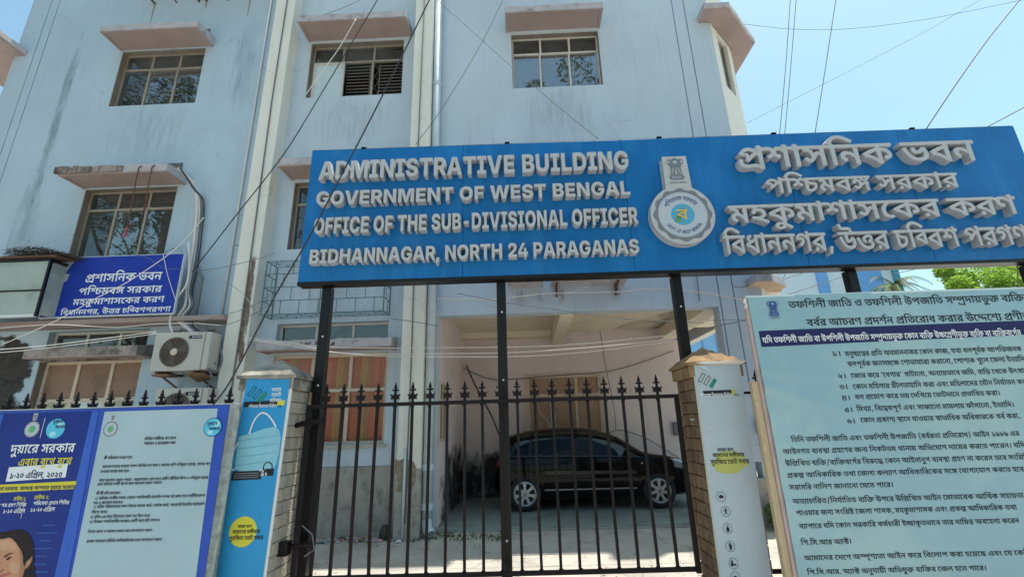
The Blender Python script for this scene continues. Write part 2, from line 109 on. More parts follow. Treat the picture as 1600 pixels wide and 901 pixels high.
[339,[689,311,1,-50,-93,0,1,-261,-117,0,-44,28,-100,42,-124,27,-81,7,-29,55,57,-12,92,-6,118,-25,82,-32,35,-17,-2,12,0,23,1,13,1,229,95,0,23,-33],[217,312,70,0,90,-23,44,-39,1,-23,0,-41,-126,-52,-103,-7,-57,7,-35,25,74,6,88,19,42,26,1,16,0,16,-42,21,-41,0,-32,0,-30,-13,1,-7,0,-7,16,-12,15,-4,-73,-38,-18,6,-34,17,-22,23,1,16,0,18,40,32,80,18]],
[0,[-183,-128,-38,0,-66,12,-40,27,1,21,0,25,74,28,53,2,1,21,119,0,1,-31,-45,-31,-6,1,-20,0,-7,0,-26,0,-26,-7,1,-9,0,-8,26,-9,21,0,44,0,66,24,27,16,48,-9,94,-25,51,-15,-55,-41,-34,13,-60,19,-23,6,-22,-9,-48,-14,-58,-7]],
[463,[937,311,1,-50,-301,0,1,-261,-117,0,1,55,5,15,-2,10,-2,22,1,16,1,70,3,11,1,62,-527,0,1,50],[897,124,0,-16,-30,-31,-62,-20,-51,0,-14,0,-30,2,-13,1,5,51,6,-1,14,0,9,0,32,0,18,12,1,7,0,7,-12,11,-9,4,-20,7,-60,5,-45,0,-67,0,-66,0,-100,18,-56,40,1,33,0,5,4,14,3,7,109,-8,-2,-5,-2,-8,1,-4,0,-23,48,-19,53,0,69,0,98,0,106,-17,31,-16,24,-11,22,-28],[347,127,42,0,70,-16,62,-29,27,-19,-7,-29,-17,-24,-28,22,-54,30,-54,15,-25,0,-14,0,-18,-4,-10,-9,1,-7,0,-4,6,-12,5,-5,-113,-9,-8,9,-10,19,1,10,0,16,24,24,42,15,56,7],[183,224,68,0,88,-27,42,-44,1,-27,0,-9,-4,-18,-1,-6,-113,3,2,4,2,13,1,10,0,12,-12,24,-32,15,-25,0,-18,0,-22,-9,1,-10,0,-5,4,-10,5,-4,-115,-9,-6,8,-8,18,1,9,0,17,24,24,42,15,56,6],[101,191,2,5,2,12,1,4,0,24,-50,35,-49,9,143,11,38,-14,38,-41,1,-22,0,-7,-4,-16,-3,-5]],
[358,[479,254,40,0,54,-8,21,-8,18,-7,22,-26,1,-24,1,-181,-117,0,-14,19,-52,13,-31,0,-30,0,-56,-4,-58,-4,-35,0,-32,0,-72,7,-62,21,-36,39,1,33,0,10,6,24,5,11,115,-8,-2,-7,-4,-17,1,-9,0,-23,30,-23,48,-7,25,0,32,0,50,4,44,4,27,0,34,0,54,-12,21,-14,1,121,0,10,-6,10,-7,3,-6,2,-16,2,-13,0,-18,0,-34,-7,-15,-5,-18,-6,-20,-14,1,-7,0,-5,14,-7,19,0,8,0,18,1,9,1,13,-45,-12,-2,-40,-2,-25,0,-48,0,-66,24,1,26,0,17,34,33,33,14,32,15,84,18],[727,311,1,-50,-735,0,1,50]],
[355,[721,311,1,-50,-93,0,1,-261,-117,0,-32,21,-72,34,-86,26,-98,18,-61,5,-29,55,57,-12,92,-6,120,-25,80,-32,35,-17,-2,12,0,23,1,13,1,229,97,0,23,-33],[453,232,0,-27,-52,-44,-102,-29,-75,-5,-73,9,-19,23,70,6,92,18,46,26,1,17,0,16,-34,22,-25,11,109,37,28,-15,40,-41],[183,212,-62,0,-76,32,1,27,0,13,12,21,9,9,109,-13,-4,-5,-8,-10,1,-5,0,-10,22,-9,19,0,18,0,32,7,32,18,21,16,83,9,13,-20,-28,-25,-58,-36,-76,-19]],
[272,[341,311,0,16,-32,15,-37,0,-53,0,-72,0,-88,14,-25,13,-20,11,-18,29,1,19,0,7,2,13,3,8,115,-4,-2,-4,-2,-8,1,-3,0,-11,10,-17,13,-6,12,-5,34,-5,41,0,55,0,56,0,66,-9,23,-11,20,-9,20,-30,1,-23],[251,244,86,0,102,-27,46,-42,1,-21,0,-41,-102,-45,-93,-6,-13,17,48,-6,94,-20,94,-26,45,-17,-63,-42,-48,18,-100,29,-110,24,-120,18,-67,5,21,48,34,-4,64,-5,35,0,62,0,74,14,32,23,1,15,0,20,-56,23,-47,0,-30,0,-34,-5,-16,-11,1,-8,0,-3,4,-8,3,-3,-111,-8,-6,7,-6,19,1,9,0,17,44,27,86,15],[145,218,-6,17,-48,24,-45,5,67,22,45,-6,54,-11,50,-28,5,-21],[555,311,1,-50,-563,0,1,50]],
[296,[113,266,0,13,24,24,21,13,99,-23,-8,-5,-8,-9,1,-5,0,-5,10,-8,40,-7,45,-5,92,-10,74,-42,1,-30,0,-40,-106,-43,-91,-4,-8,1,-14,1,-7,0,11,16,54,-9,84,-18,80,-24,47,-18,-65,-41,-48,20,-96,29,-100,22,-116,17,-65,6,19,48,32,-5,76,-5,43,0,86,0,70,23,1,18,0,11,-20,15,-44,10,-39,4,-66,8,-68,19,-26,24]],
[163,[87,242,-7,6,10,18,26,40,34,40,17,18,97,0,-10,-19,-18,-44,-16,-41,-3,-18]],
[163,[263,364,7,-5,-10,-18,-26,-40,-32,-41,-15,-18,-97,0,10,20,18,44,16,41,5,17]],
[283,[577,311,1,-50,-377,0,1,-156,0,-17,8,-15,9,-5,14,-7,33,0,28,0,50,13,27,13,22,12,22,26,1,13,0,11,-24,13,-27,0,-12,0,-22,-1,-9,-1,-15,49,20,3,44,2,27,0,50,0,60,-17,30,-29,1,-20,0,-27,-44,-48,-33,-18,-38,-20,-100,-25,-57,0,-48,0,-58,10,-19,10,-20,9,-26,32,1,34,1,156,-89,0,1,50],[369,311,-2,16,-30,15,-37,0,-69,0,-72,0,-88,14,-25,13,-22,11,-18,29,1,19,0,7,2,13,5,8,113,-4,-2,-4,0,-8,1,-3,0,-11,10,-17,11,-6,12,-5,36,-5,39,0,73,0,56,0,66,-9,23,-11,20,-9,20,-30,1,-23]],
[354,[717,311,1,-50,-335,0,1,-72,0,-9,10,-10,17,0,14,0,30,10,32,19,19,13,105,10,32,-24,32,-50,1,-27,0,-32,-58,-50,-114,-29,-81,0,-64,0,-118,20,-100,47,-84,81,-29,60,113,16,32,-62,82,-76,100,-33,61,0,70,0,76,34,1,30,0,20,-26,26,-15,12,89,5,-34,-25,-68,-31,-70,-15,-37,0,-30,0,-46,9,-15,8,-16,9,-18,29,1,23,1,64,-269,0,1,50],[357,-85,-30,0,-38,20,1,15,0,15,38,21,31,0,30,0,38,-20,1,-16,0,-15,-38,-20]],
[273,[281,314,70,0,88,-20,42,-34,1,-22,0,-34,-86,-39,-83,0,-32,0,-62,7,-27,5,25,47,20,-4,40,-4,21,0,28,0,30,5,12,11,1,7,0,12,-40,15,-39,0,-42,0,-56,-16,-28,-26,1,-15,0,-19,36,-27,82,-24,73,-15,60,-13,84,-25,54,-27,28,-32,5,-22,-115,-11,-6,15,-24,21,-40,18,-62,18,-45,10,-90,21,-108,39,-46,46,1,28,0,30,60,47,108,27]],
[296,[555,147,0,-39,-40,-59,-90,-33,-75,0,-54,0,-96,18,-80,48,-64,87,-23,69,113,13,24,-69,58,-80,70,-33,47,0,36,0,40,19,18,35,1,25,0,24,-22,43,-38,28,-23,0,-14,0,-20,-11,1,-9,0,-6,6,-14,7,-7,-111,-15,-10,13,-10,25,1,15,0,22,42,26,64,11,33,0,76,0,96,-40,48,-67]],
[340,[689,311,1,-50,-91,0,1,-125,-119,1,1,119,5,11,-2,9,-2,19,1,10,1,39,97,0,23,-33],[335,314,40,0,62,-14,50,-27,21,-18,-1,-62,-30,32,-76,39,-47,0,-28,0,-40,-17,1,-17,0,-18,56,-20,59,-1,-11,-55,-68,2,-82,25,-36,42,1,26,0,29,38,37,62,17],[77,314,46,0,74,-18,44,-40,1,-32,0,-22,-36,-41,-84,-25,-67,0,-9,55,44,1,48,10,22,17,1,10,0,17,-44,18,-39,0,-18,0,-34,-2,-19,-3,-11,51,24,3,44,1],[217,124,46,0,64,-15,27,-15,12,12,34,9,21,0,28,0,40,-14,25,-13,-29,6,-2,8,-2,17,1,8,1,19,121,0,1,-146,-119,0,1,79,19,-40,-10,12,-34,18,-15,0,-12,0,-16,-9,1,-10,0,-3,2,-8,1,-2,-97,-3,-6,22,-42,22,-27,0,-20,0,-20,-10,1,-7,0,-10,26,-13,31,-6,-39,-46,-60,12,-72,38,1,29,0,26,76,33]],
[380,[511,314,44,0,58,-9,21,-9,20,-8,24,-28,1,-27,1,-233,-115,0,-10,13,-26,15,-40,8,-29,0,-36,0,-60,-4,-60,-4,-35,0,-40,0,-80,8,-68,22,-40,42,1,35,0,13,6,28,5,11,117,-8,-4,-7,-4,-21,1,-14,0,-18,20,-23,36,-12,46,-4,25,0,44,0,76,8,39,0,40,0,54,-11,29,-15,1,159,0,16,-8,15,-7,4,-14,8,-29,0,-26,0,-48,-14,-36,-20,-22,-21,1,-8,0,-5,6,-8,22,-5,23,0,10,0,16,1,11,0,7,-49,-12,-2,-36,-3,-25,0,-58,0,-78,31,1,32,0,21,40,42,72,36,94,22]],
[213,[137,159,62,-20,104,-50,86,-58,33,-30,-91,-24,-34,28,-76,47,-94,43,-61,19],[65,238,0,22,40,33,68,18,43,0,42,0,66,-18,40,-33,1,-22,0,-22,-40,-32,-66,-19,-41,0,-42,0,-68,18,-40,33],[159,238,0,-13,32,-16,25,0,24,0,30,16,1,13,0,13,-30,17,-23,0,-24,0,-32,-17]],
[143,[203,0,-117,0,1,261,-93,0,1,50,307,0,1,-50,-93,0],[89,311,0,16,-32,15,-37,0,-157,0,-72,0,-88,14,-25,13,-20,11,-18,29,1,19,0,7,2,13,3,8,115,-4,-2,-4,-2,-8,1,-3,0,-11,10,-17,13,-6,10,-5,36,-5,41,0,159,0,58,0,64,-9,25,-11,18,-9,20,-30,3,-23]],
[296,[297,0,-116,0,-126,47,1,39,0,29,78,42,89,15,-1,-21,-54,13,-68,23,-32,28,1,19,0,21,52,35,102,21,73,0,88,0,104,-22,46,-33,1,-18,0,-22,-40,-29,-66,-21,-39,-9,-5,16,78,-14,84,-38,1,-35,0,-43,-124,-43],[297,50,66,0,54,22,1,19,0,13,-34,19,-56,13,-29,4,-60,-8,-60,-25,1,-17,0,-17,56,-23],[297,188,28,4,50,12,32,16,1,10,0,14,-56,17,-57,0,-28,0,-50,-7,-28,-14,1,-10,0,-15,52,-19]],
[296,[317,0,-80,0,-124,29,-70,55,1,39,0,40,88,67,160,58,109,26,57,-36,-8,-5,-8,-12,1,-6,0,-12,38,-14,31,0,4,0,10,0,3,1,49,-38,-60,-18,-64,-25,-22,-22,1,-12,0,-13,34,-17,41,0,6,0,16,0,9,1,43,-55,-52,-15,-128,-16],[323,50,26,0,38,3,34,5,21,3,13,-13,-74,5,-72,36,1,26,0,19,28,31,64,32,51,19,25,-30,-44,1,-58,17,-28,23,1,9,0,8,6,12,7,6,55,-5,-76,-20,-108,-42,-60,-48,1,-28,0,-25,44,-30,74,-14]],
[310,[629,311,1,-50,-437,0,1,-128,-25,12,54,26,156,45,95,17,69,-35,1,-151,-119,17,1,138,59,-24,-40,-7,-108,-29,-112,-37,-45,-21,-97,31,1,146,-79,0,1,50],[537,111,1,-170,-119,0,-34,16,-66,21,-76,13,-47,5,-45,51,40,12,90,23,96,21,45,8],[417,61,-26,-4,-58,-12,-62,-15,-29,-8,11,10,48,-5,86,-19,35,-16,0,6,-2,14,1,6]],
[0,[53,436,-4,-28,-44,-44,-80,-25,-63,0,-66,0,-84,25,-44,44,-5,28,99,5,4,-28,44,-32,51,0,46,0,46,30,7,31],[-93,419,0,-11,-28,-12,-21,0,-26,0,-24,13,1,12,0,9,24,13,25,0,26,0,26,-12]],
[296,[353,16,-60,0,-98,17,-82,44,-66,78,-25,60,113,15,16,-45,42,-61,50,-38,62,-18,39,0,54,0,56,36,1,35,0,20,-24,29,-7,8,85,-2,-22,-22,-48,-32,-54,-15,-33,0,-26,0,-42,6,-15,6,-16,7,-22,25,1,25,1,20,0,12,-10,13,-24,5,-25,1,15,55,50,0,64,-9,19,-11,14,-8,12,-23,1,-20,1,-31,0,-10,10,-13,17,0,10,0,18,5,22,16,11,18,91,10,16,-12,24,-32,12,-33,1,-16,0,-32,-42,-53,-92,-30]],
[356,[495,141,-70,0,-100,31,-21,28,15,1,-6,-16,-34,-29,-56,-19,-39,0,-30,0,-54,9,-50,26,-27,24,85,25,22,-19,30,-12,19,0,20,0,30,13,18,32,3,29,115,0,6,-16,20,-28,32,-21,40,-12,27,0,28,0,28,16,1,15,0,17,-40,30,-27,11,123,8,14,-7,30,-23,22,-29,1,-17,0,-35,-84,-32],[721,311,1,-50,-729,0,1,50],[437,163,62,0,82,-15,48,-24,20,-27,1,-12,0,-21,-34,-28,-62,-19,-80,-10,-43,-3,29,28,36,-4,94,-15,92,-18,37,-11,-47,-42,-58,15,-102,22,-98,15,-104,11,-57,5,19,47,30,-4,72,-5,35,0,76,0,54,21,1,17,0,17,-44,19,-35,0,-30,0,-26,-12,1,-9,0,-5,4,-7,3,-3,-111,-7,-6,7,-8,17,1,6,0,18,44,24,72,12]],
[356,[495,140,-74,0,-92,30,-25,30,15,1,-6,-16,-34,-29,-56,-19,-39,0,-30,0,-54,9,-50,26,-27,24,85,25,22,-19,30,-12,19,0,20,0,30,13,18,32,3,29,115,0,6,-16,20,-28,32,-21,40,-12,27,0,28,0,28,16,1,15,0,17,-40,30,-27,11,123,8,14,-7,30,-23,22,-29,1,-17,0,-33,-86,-35],[721,311,1,-50,-729,0,1,50],[617,164,1,-181,-117,0,-36,17,-68,21,-80,15,-53,5,-43,55,70,20,144,33,75,10],[499,113,-28,-4,-60,-14,-62,-16,-27,-8,3,6,54,-5,90,-21,35,-16,-2,8,0,21,1,7]],
[221,[251,-64,-70,48,-74,119,1,62,0,64,74,119,71,48,113,0,-68,-50,-68,-119,1,-62,0,-60,68,-118,67,-51]],
[221,[81,-64,68,51,68,119,1,61,0,62,-70,118,-65,49,113,0,68,-48,74,-118,1,-62,0,-65,-74,-119,-67,-48]],
[296,[189,163,52,0,76,-17,42,-31,1,-20,0,-21,-30,-31,-27,-12,3,20,68,4,72,31,1,26,0,16,-28,24,-78,22,-77,11,-82,12,-98,21,-42,28,1,20,0,13,22,24,21,13,105,-21,-8,-6,-10,-9,1,-6,0,-6,10,-8,32,-7,62,-11,51,-7,80,-12,100,-28,50,-30,18,-33,1,-18,0,-33,-60,-44,-104,-25,-136,-12,-75,0,-17,0,-19,49,48,5,44,19,1,14,0,12,-28,15,-27,0,-24,0,-22,-11,1,-9,0,-4,4,-8,5,-4,-109,-12,-8,10,-8,17,1,10,0,19,38,27,74,14]],
[296,[253,0,-38,0,-58,8,-19,9,-24,10,-24,31,1,28,1,139,0,11,-10,14,-24,6,-25,0,15,55,48,0,64,-9,21,-9,16,-8,16,-23,1,-25,1,-48,22,3,38,3,15,0,18,0,28,-1,15,-2,18,-2,28,-2,15,0,26,0,40,10,19,17,103,-26,-16,-21,-50,-22,-54,-8,-27,0,-6,0,-18,1,-9,1,43,15,14,-9,12,-24,1,-13,0,-34,-60,-49,-100,-26],[259,50,24,0,34,10,22,16,12,21,1,11,0,14,-24,16,-34,7,-19,0,-20,0,-32,-4,-13,-3,1,-49,0,-15,8,-13,9,-4,6,-3,18,-4]],
[363,[737,311,1,-50,-93,0,1,-261,-117,0,1,206,25,-23,-24,16,-50,29,-54,23,-60,13,-35,0,-46,0,-56,-23,-25,-15,-9,1,18,6,50,9,35,0,44,0,60,-17,30,-28,1,-17,0,-28,-74,-47,-77,-23,-67,49,46,11,60,23,1,15,0,9,-24,10,-23,0,-20,0,-42,-5,-23,-7,-97,40,34,25,74,40,84,22,53,0,46,0,78,-16,78,-32,45,-23,-37,5,0,7,-4,23,1,16,1,50,97,0,23,-33],[643,-22,-115,0,-12,17,-50,15,-39,0,-26,0,-58,-4,-66,-4,-37,0,-32,0,-72,8,-60,20,-38,39,1,32,0,10,4,24,5,9,115,-8,-2,-7,-6,-19,1,-8,0,-21,28,-21,48,-7,31,0,32,0,52,4,52,4,31,0,32,0,52,-13,21,-13,1,6,119,24]],
[377,[765,311,1,-50,-93,0,1,-153,-117,0,1,68,19,-28,-22,16,-46,21,-27,0,-10,0,-26,-5,-18,-15,1,-13,0,-4,2,-8,3,-4,-101,-3,-8,25,-56,30,-43,0,-30,0,-30,-14,1,-10,0,-14,40,-18,39,-7,-47,-49,-44,8,-70,24,-40,35,1,25,0,20,44,33,74,19,51,0,58,0,78,-20,39,-22,-17,1,10,18,54,19,37,0,32,0,54,-14,25,-11,-9,-3,-2,9,0,19,1,9,1,16,-561,0,1,50],[297,99,48,0,64,-17,27,-14,12,11,34,9,21,0,26,0,42,-14,25,-13,-37,6,0,8,-2,16,1,10,1,12,119,0,1,-135,-117,0,1,74,25,-39,-10,11,-34,18,-15,0,-12,0,-16,-9,1,-9,0,-3,2,-8,1,-2,-99,-3,-4,21,-42,22,-29,0,-20,0,-20,-10,1,-7,0,-10,28,-13,31,-6,-39,-45,-60,11,-72,39,1,28,0,27,74,34]],
[247,[325,396,117,0,-269,-459,-115,0]],
[405,[821,311,1,-50,-303,0,1,-131,-3,-19,2,-10,2,-22,1,-11,1,-68,-119,0,-34,28,-100,43,-124,29,-71,7,-47,55,90,26,208,48,103,15,-17,-18,1,28,-409,0,1,50],[397,208,23,-11,-66,-11,-122,-27,-61,-17,42,-5,90,-21,84,-34,33,-23,-15,-4,-2,11,-2,24,1,12],[641,69,-42,0,-74,19,-58,37,-23,29,65,28,10,-22,34,-29,46,-14,23,0,20,0,26,11,1,12,0,8,-16,15,-32,12,-27,4,35,51,50,-8,68,-25,38,-36,1,-23,0,-31,-74,-38],[167,-5,-30,0,-38,20,1,15,0,15,38,20,31,0,30,0,38,-20,1,-15,0,-15,-38,-20]],
[400,[809,311,1,-50,-617,0,1,-128,-25,12,54,26,156,45,95,17,69,-35,1,-86,-119,-20,1,110,59,-24,-40,-7,-108,-29,-112,-37,-45,-21,-97,31,1,146,-79,0,1,50],[733,40,0,-21,12,-39,11,-19,-109,-11,-14,22,-12,43,1,23,0,24,18,41,21,20,41,-18,-50,-6,-110,-18,-53,-9,-17,-1,-60,-12,-114,-24,-49,-13,11,10,48,-5,86,-19,35,-16,0,6,-2,14,1,6,1,54,121,36,1,-167,-119,0,-34,16,-66,21,-76,13,-47,5,-45,51,50,15,100,24,100,22,51,9,35,4,50,9,108,18,57,7,73,-35,-16,-17,-18,-40]],
[291,[277,304,108,0,116,-45,1,-37,0,-23,-44,-35,-72,-22,-92,-12,-45,0,-60,0,-98,19,-56,37,1,28,0,22,42,34,72,22,88,12],[279,267,-36,0,-60,-12,-34,-23,1,-15,0,-19,56,-23,51,0,36,0,58,13,34,23,1,15,0,19,-52,22],[167,275,76,-18,136,-53,51,-29,-51,-27,-54,32,-144,54,-77,19],[593,311,1,-50,-217,0,-113,15,-105,-13,-32,-1,-54,-1,-39,0,-37,0,1,50],[385,311,-2,16,-30,15,-37,0,-81,0,-72,0,-90,14,-23,13,-22,11,-18,29,1,19,0,7,2,13,5,8,113,-4,-2,-4,0,-8,1,-3,0,-11,8,-17,13,-6,12,-5,36,-5,39,0,85,0,56,0,66,-9,23,-11,20,-9,18,-30,3,-23],[295,-6,-94,0,-98,41,1,36,0,20,42,32,74,26,45,11,127,-16,-64,-15,-72,-24,-30,-20,1,-12,0,-12,22,-12,36,-6,23,0,36,0,52,9,30,16,1,10,0,7,-16,11,-17,4,73,41,36,-11,50,-28,1,-22,0,-25,-56,-38,-110,-23]],
[390,[791,311,1,-50,-93,0,1,-283,-117,0,1,83,5,7,-2,10,-2,22,1,11,1,75,29,-41,-32,19,-60,22,-33,0,-22,0,-30,-13,1,-12,0,-3,0,-6,3,-3,-101,-4,-6,13,-32,20,-46,11,-25,0,-34,0,-30,-14,1,-11,0,-11,28,-16,29,-6,-53,-48,-38,9,-56,24,-32,32,1,20,0,22,44,33,78,18,49,0,46,0,64,-11,52,-21,29,-15,-35,-6,6,25,62,24,43,0,44,0,70,-21,29,-12,-25,3,-2,9,0,17,1,8,1,20,-587,0,1,50],[369,129,38,0,62,-9,60,-19,64,-30,39,-20,-25,-49,-30,18,-58,29,-56,21,-58,11,-33,0,-48,0,-72,-24,-41,-22,-5,7,20,6,44,11,31,0,30,0,50,-19,1,-19,0,-5,-4,-13,-1,-3,-109,-24,14,5,20,14,1,9,0,8,-22,9,-17,0,-14,0,-24,-4,-13,-4,-81,38,40,25,74,35,84,18],[575,43,-253,-106,-69,36,67,27,29,4,10,6,20,10,20,9,11,4,109,44]],
[491,[371,311,1,-50,-179,0,1,-18,-3,-25,2,-4,2,-20,1,-13,1,-42,0,-16,22,-13,25,0,24,0,46,10,19,8,18,7,18,17,1,8,0,9,-20,6,-15,0,-7,0,-30,0,-42,7,-17,5,-14,5,-24,13,-9,6,11,45,14,-8,38,-15,52,-8,37,0,25,0,18,0,30,-2,24,-5,9,-3,18,-6,20,-21,1,-15,0,-12,-18,-32,-21,-17,-34,-26,-114,-25,-63,0,-38,0,-54,9,-15,8,-16,8,-22,25,1,30,1,120,-81,0,1,50],[929,148,0,-28,-42,-41,-74,-26,-88,-15,-47,-2,-19,24,52,-3,106,-10,110,-14,59,-12,-33,-47,-92,18,-172,22,-168,12,-85,3,13,50,26,-2,68,-3,41,0,84,0,104,18,46,32,1,21,0,24,-62,26,-59,0,-6,0,-14,0,-7,-1,-9,43,12,1,30,0,17,0,66,0,86,-18,48,-27,20,-31],[515,99,-46,0,-62,14,-17,12,-14,9,-12,23,1,20,1,11,-1,9,1,70,113,0,1,-19,-1,-30,2,-7,0,-12,1,-5,1,-19,0,-10,6,-10,5,-2,12,-7,31,0,30,0,50,11,28,16,1,8,0,7,-18,5,-15,0,-21,0,-44,0,-72,20,-25,16,15,41,18,-11,38,-15,48,-7,35,0,79,0,12,0,10,-7,13,-3,22,-5,28,-20,1,-15,0,-25,-62,-40,-106,-23],[993,311,1,-50,-651,0,1,50]],
[0,[-355,-36,36,10,86,20,92,19,41,9,39,-43,-30,-5,-72,-13,-66,-14,-23,-6,3,12,58,-1,108,-15,94,-22,37,-12,-51,-39,-48,16,-100,19,-102,13,-53,3]],
[139,[61,33,0,21,46,18,35,0,32,0,46,-17,1,-22,0,-21,-46,-19,-31,0,-34,0,-46,19]],
[364,[431,-6,-94,0,-102,39,1,33,0,18,26,27,19,15,29,23,12,10,14,17,6,19,1,13,1,25,3,6,1,27,117,0,1,-61,0,-16,-6,-25,-18,-24,-17,-14,-33,-25,-8,-7,-12,-10,-4,-9,1,-6,0,-10,24,-11,38,-5,21,0,40,0,54,9,28,16,1,10,0,5,-8,9,-7,2,103,26,20,-12,16,-20,1,-13,0,-22,-56,-36,-112,-23],[349,204,-34,-5,-76,-15,-70,-15,-31,-8,-5,7,50,-5,90,-21,37,-13,-41,-37,-28,10,-60,14,-70,10,-43,4,-43,54,54,14,108,25,110,21,53,7],[533,113,-10,0,-26,1,-11,1,7,45,4,-1,12,0,7,0,18,0,14,8,1,5,0,10,-28,15,-54,10,-37,3,1,47,70,-5,106,-23,62,-37,1,-25,0,-17,-32,-24,-58,-13],[-9,261,1,50,749,0,1,-50],[531,311,-2,16,-30,15,-39,0,-99,0,-70,0,-90,14,-25,13,-20,11,-18,29,1,19,0,7,2,13,5,8,113,-4,-2,-4,0,-8,1,-3,0,-11,8,-17,13,-6,12,-5,36,-5,39,0,103,0,56,0,66,-9,23,-11,18,-9,20,-30,3,-23]],
[621,[495,137,-70,0,-98,35,-23,28,15,1,-6,-16,-34,-29,-56,-19,-39,0,-30,0,-54,9,-50,26,-27,24,85,25,22,-19,30,-12,19,0,20,0,30,13,18,32,3,29,115,0,6,-16,20,-28,32,-21,40,-12,27,0,28,0,28,16,1,15,0,17,-40,30,-27,11,55,35,41,0,20,-10,44,-29,30,-37,1,-22,0,-38,-84,-38],[535,311,1,-50,-543,0,1,50],[1253,311,1,-50,-93,0,1,-261,-117,0,1,199,9,-26,-30,22,-62,34,-58,23,-60,12,-31,0,-38,0,-64,-15,-52,-26,-27,-17,-3,9,18,6,44,10,31,0,48,0,48,-27,1,-19,0,-8,-4,-14,-1,-3,-27,4,10,7,26,13,30,14,13,6,115,51,73,-36,-279,-130,-83,38,85,38,-31,-22,-37,-11,16,8,18,18,1,9,0,13,-26,11,-19,0,-14,0,-26,-4,-13,-5,-53,65,38,22,70,30,76,15,49,0,50,0,82,-17,78,-32,43,-24,-5,-8,-2,10,-4,26,1,13,1,62,97,0,23,-33]],
[348,[643,148,0,-28,-42,-41,-72,-26,-90,-15,-45,-2,-21,24,54,-3,104,-10,110,-14,59,-12,-33,-47,-90,18,-174,22,-168,12,-85,3,13,50,26,-2,68,-3,43,0,82,0,104,18,46,32,1,21,0,24,-62,26,-59,0,-4,0,-14,0,-7,-1,-11,43,12,1,30,0,19,0,64,0,86,-18,48,-27,20,-31],[231,99,-46,0,-64,11,-17,12,-14,9,-16,25,1,24,1,87,115,0,1,-19,-1,-30,2,-7,0,-12,1,-5,1,-19,0,-10,6,-10,5,-2,12,-7,31,0,30,0,50,11,30,16,1,8,0,7,-18,5,-17,0,-21,0,-44,0,-72,20,-25,16,17,41,18,-11,36,-15,50,-7,35,0,77,0,12,0,10,-7,13,-3,22,-5,28,-20,1,-15,0,-25,-62,-40,-104,-23],[-9,261,1,50,717,0,1,-50]],
[176,[51,177,253,0,1,-57,-251,0]],
[296,[293,42,-66,0,-106,24,-62,52,1,42,0,29,50,53,106,34,87,0,78,0,104,-30,50,-53,1,-35,0,-32,-52,-52,-106,-32],[303,225,-36,0,-54,-15,-30,-31,1,-23,0,-19,22,-29,48,-16,39,0,38,0,54,17,28,31,1,21,0,21,-24,28,-48,15]],
[418,[847,311,1,-50,-337,0,1,-85,0,-8,12,-10,15,0,14,0,32,10,32,19,17,13,105,9,32,-24,32,-47,1,-27,0,-30,-56,-49,-114,-29,-83,0,-72,0,-126,24,-104,55,-41,48,105,22,30,-32,64,-43,82,-22,55,0,70,0,78,33,1,30,0,20,-24,28,-19,10,89,2,-32,-25,-68,-31,-72,-15,-37,0,-28,0,-48,8,-15,9,-16,9,-16,28,1,21,1,7,3,4,0,7,-2,17,1,8,1,36,-399,0,1,50],[191,242,42,0,80,-12,76,-23,35,-17,9,-60,-62,28,-110,34,-55,0,-22,0,-26,-10,1,-9,0,-7,14,-11,21,-6,-57,-43,-50,13,-50,36,1,21,0,22,46,30,72,14]],
[157,[159,198,-34,0,-46,19,1,20,0,22,46,18,35,0,32,0,46,-18,1,-21,0,-21,-46,-19],[159,-7,-34,0,-46,19,1,21,0,22,46,17,35,0,32,0,46,-17,1,-22,0,-21,-46,-19]],
[362,[415,0,-94,0,-128,40,-43,29,37,51,62,2,70,13,25,13,11,12,16,14,10,33,1,16,0,9,-8,20,-5,9,-371,0,1,50,323,0,-34,22,-34,37,1,18,0,21,44,34,45,15,87,-41,-30,-12,-26,-20,1,-12,0,-13,42,-29,37,-20,295,0,1,-50,-125,0,-18,0,-26,0,-13,1,64,-34,64,-70,1,-39,0,-36,-60,-54,-116,-29],[413,52,44,0,64,16,36,32,1,22,0,23,-26,43,-58,47,-49,29,25,2,10,-13,20,-34,1,-19,0,-20,-20,-36,-56,-32,-96,-26,-73,-8,11,36,14,-21,54,-27,68,-14],[249,283,-42,-13,-58,-30,1,-19,0,-15,28,-19,50,-8,29,0,38,0,74,13,23,10,-7,-49,-44,-12,-68,-7,-33,0,-62,0,-90,19,-50,35,1,26,0,23,44,33,37,12],[175,275,74,-18,138,-53,51,-30,-51,-26,-56,32,-142,55,-77,18]],
[442,[567,344,23,-33,1,-311,-117,0,-26,22,-90,41,-118,31,-71,7,-45,55,78,23,184,42,91,16,1,107],[471,183,-38,-6,-68,-14,-68,-17,-35,-10,38,-4,78,-20,72,-27,27,-16,-2,8,-2,19,1,12],[387,217,-10,10,-28,23,-36,20,-19,7,95,35,20,-13,52,-42,15,-21],[183,212,-62,0,-76,32,1,27,0,13,12,21,9,9,109,-13,-4,-5,-6,-10,1,-5,0,-10,22,-9,17,0,16,0,30,7,36,17,17,17,89,9,15,-27,-32,-24,-64,-33,-74,-16],[781,344,23,-33,1,-274,-117,0,-22,18,-56,30,-66,25,-37,9,11,48,36,-7,68,-21,62,-27,25,-17,-13,-6,-2,10,-2,23,1,13,1,209]],
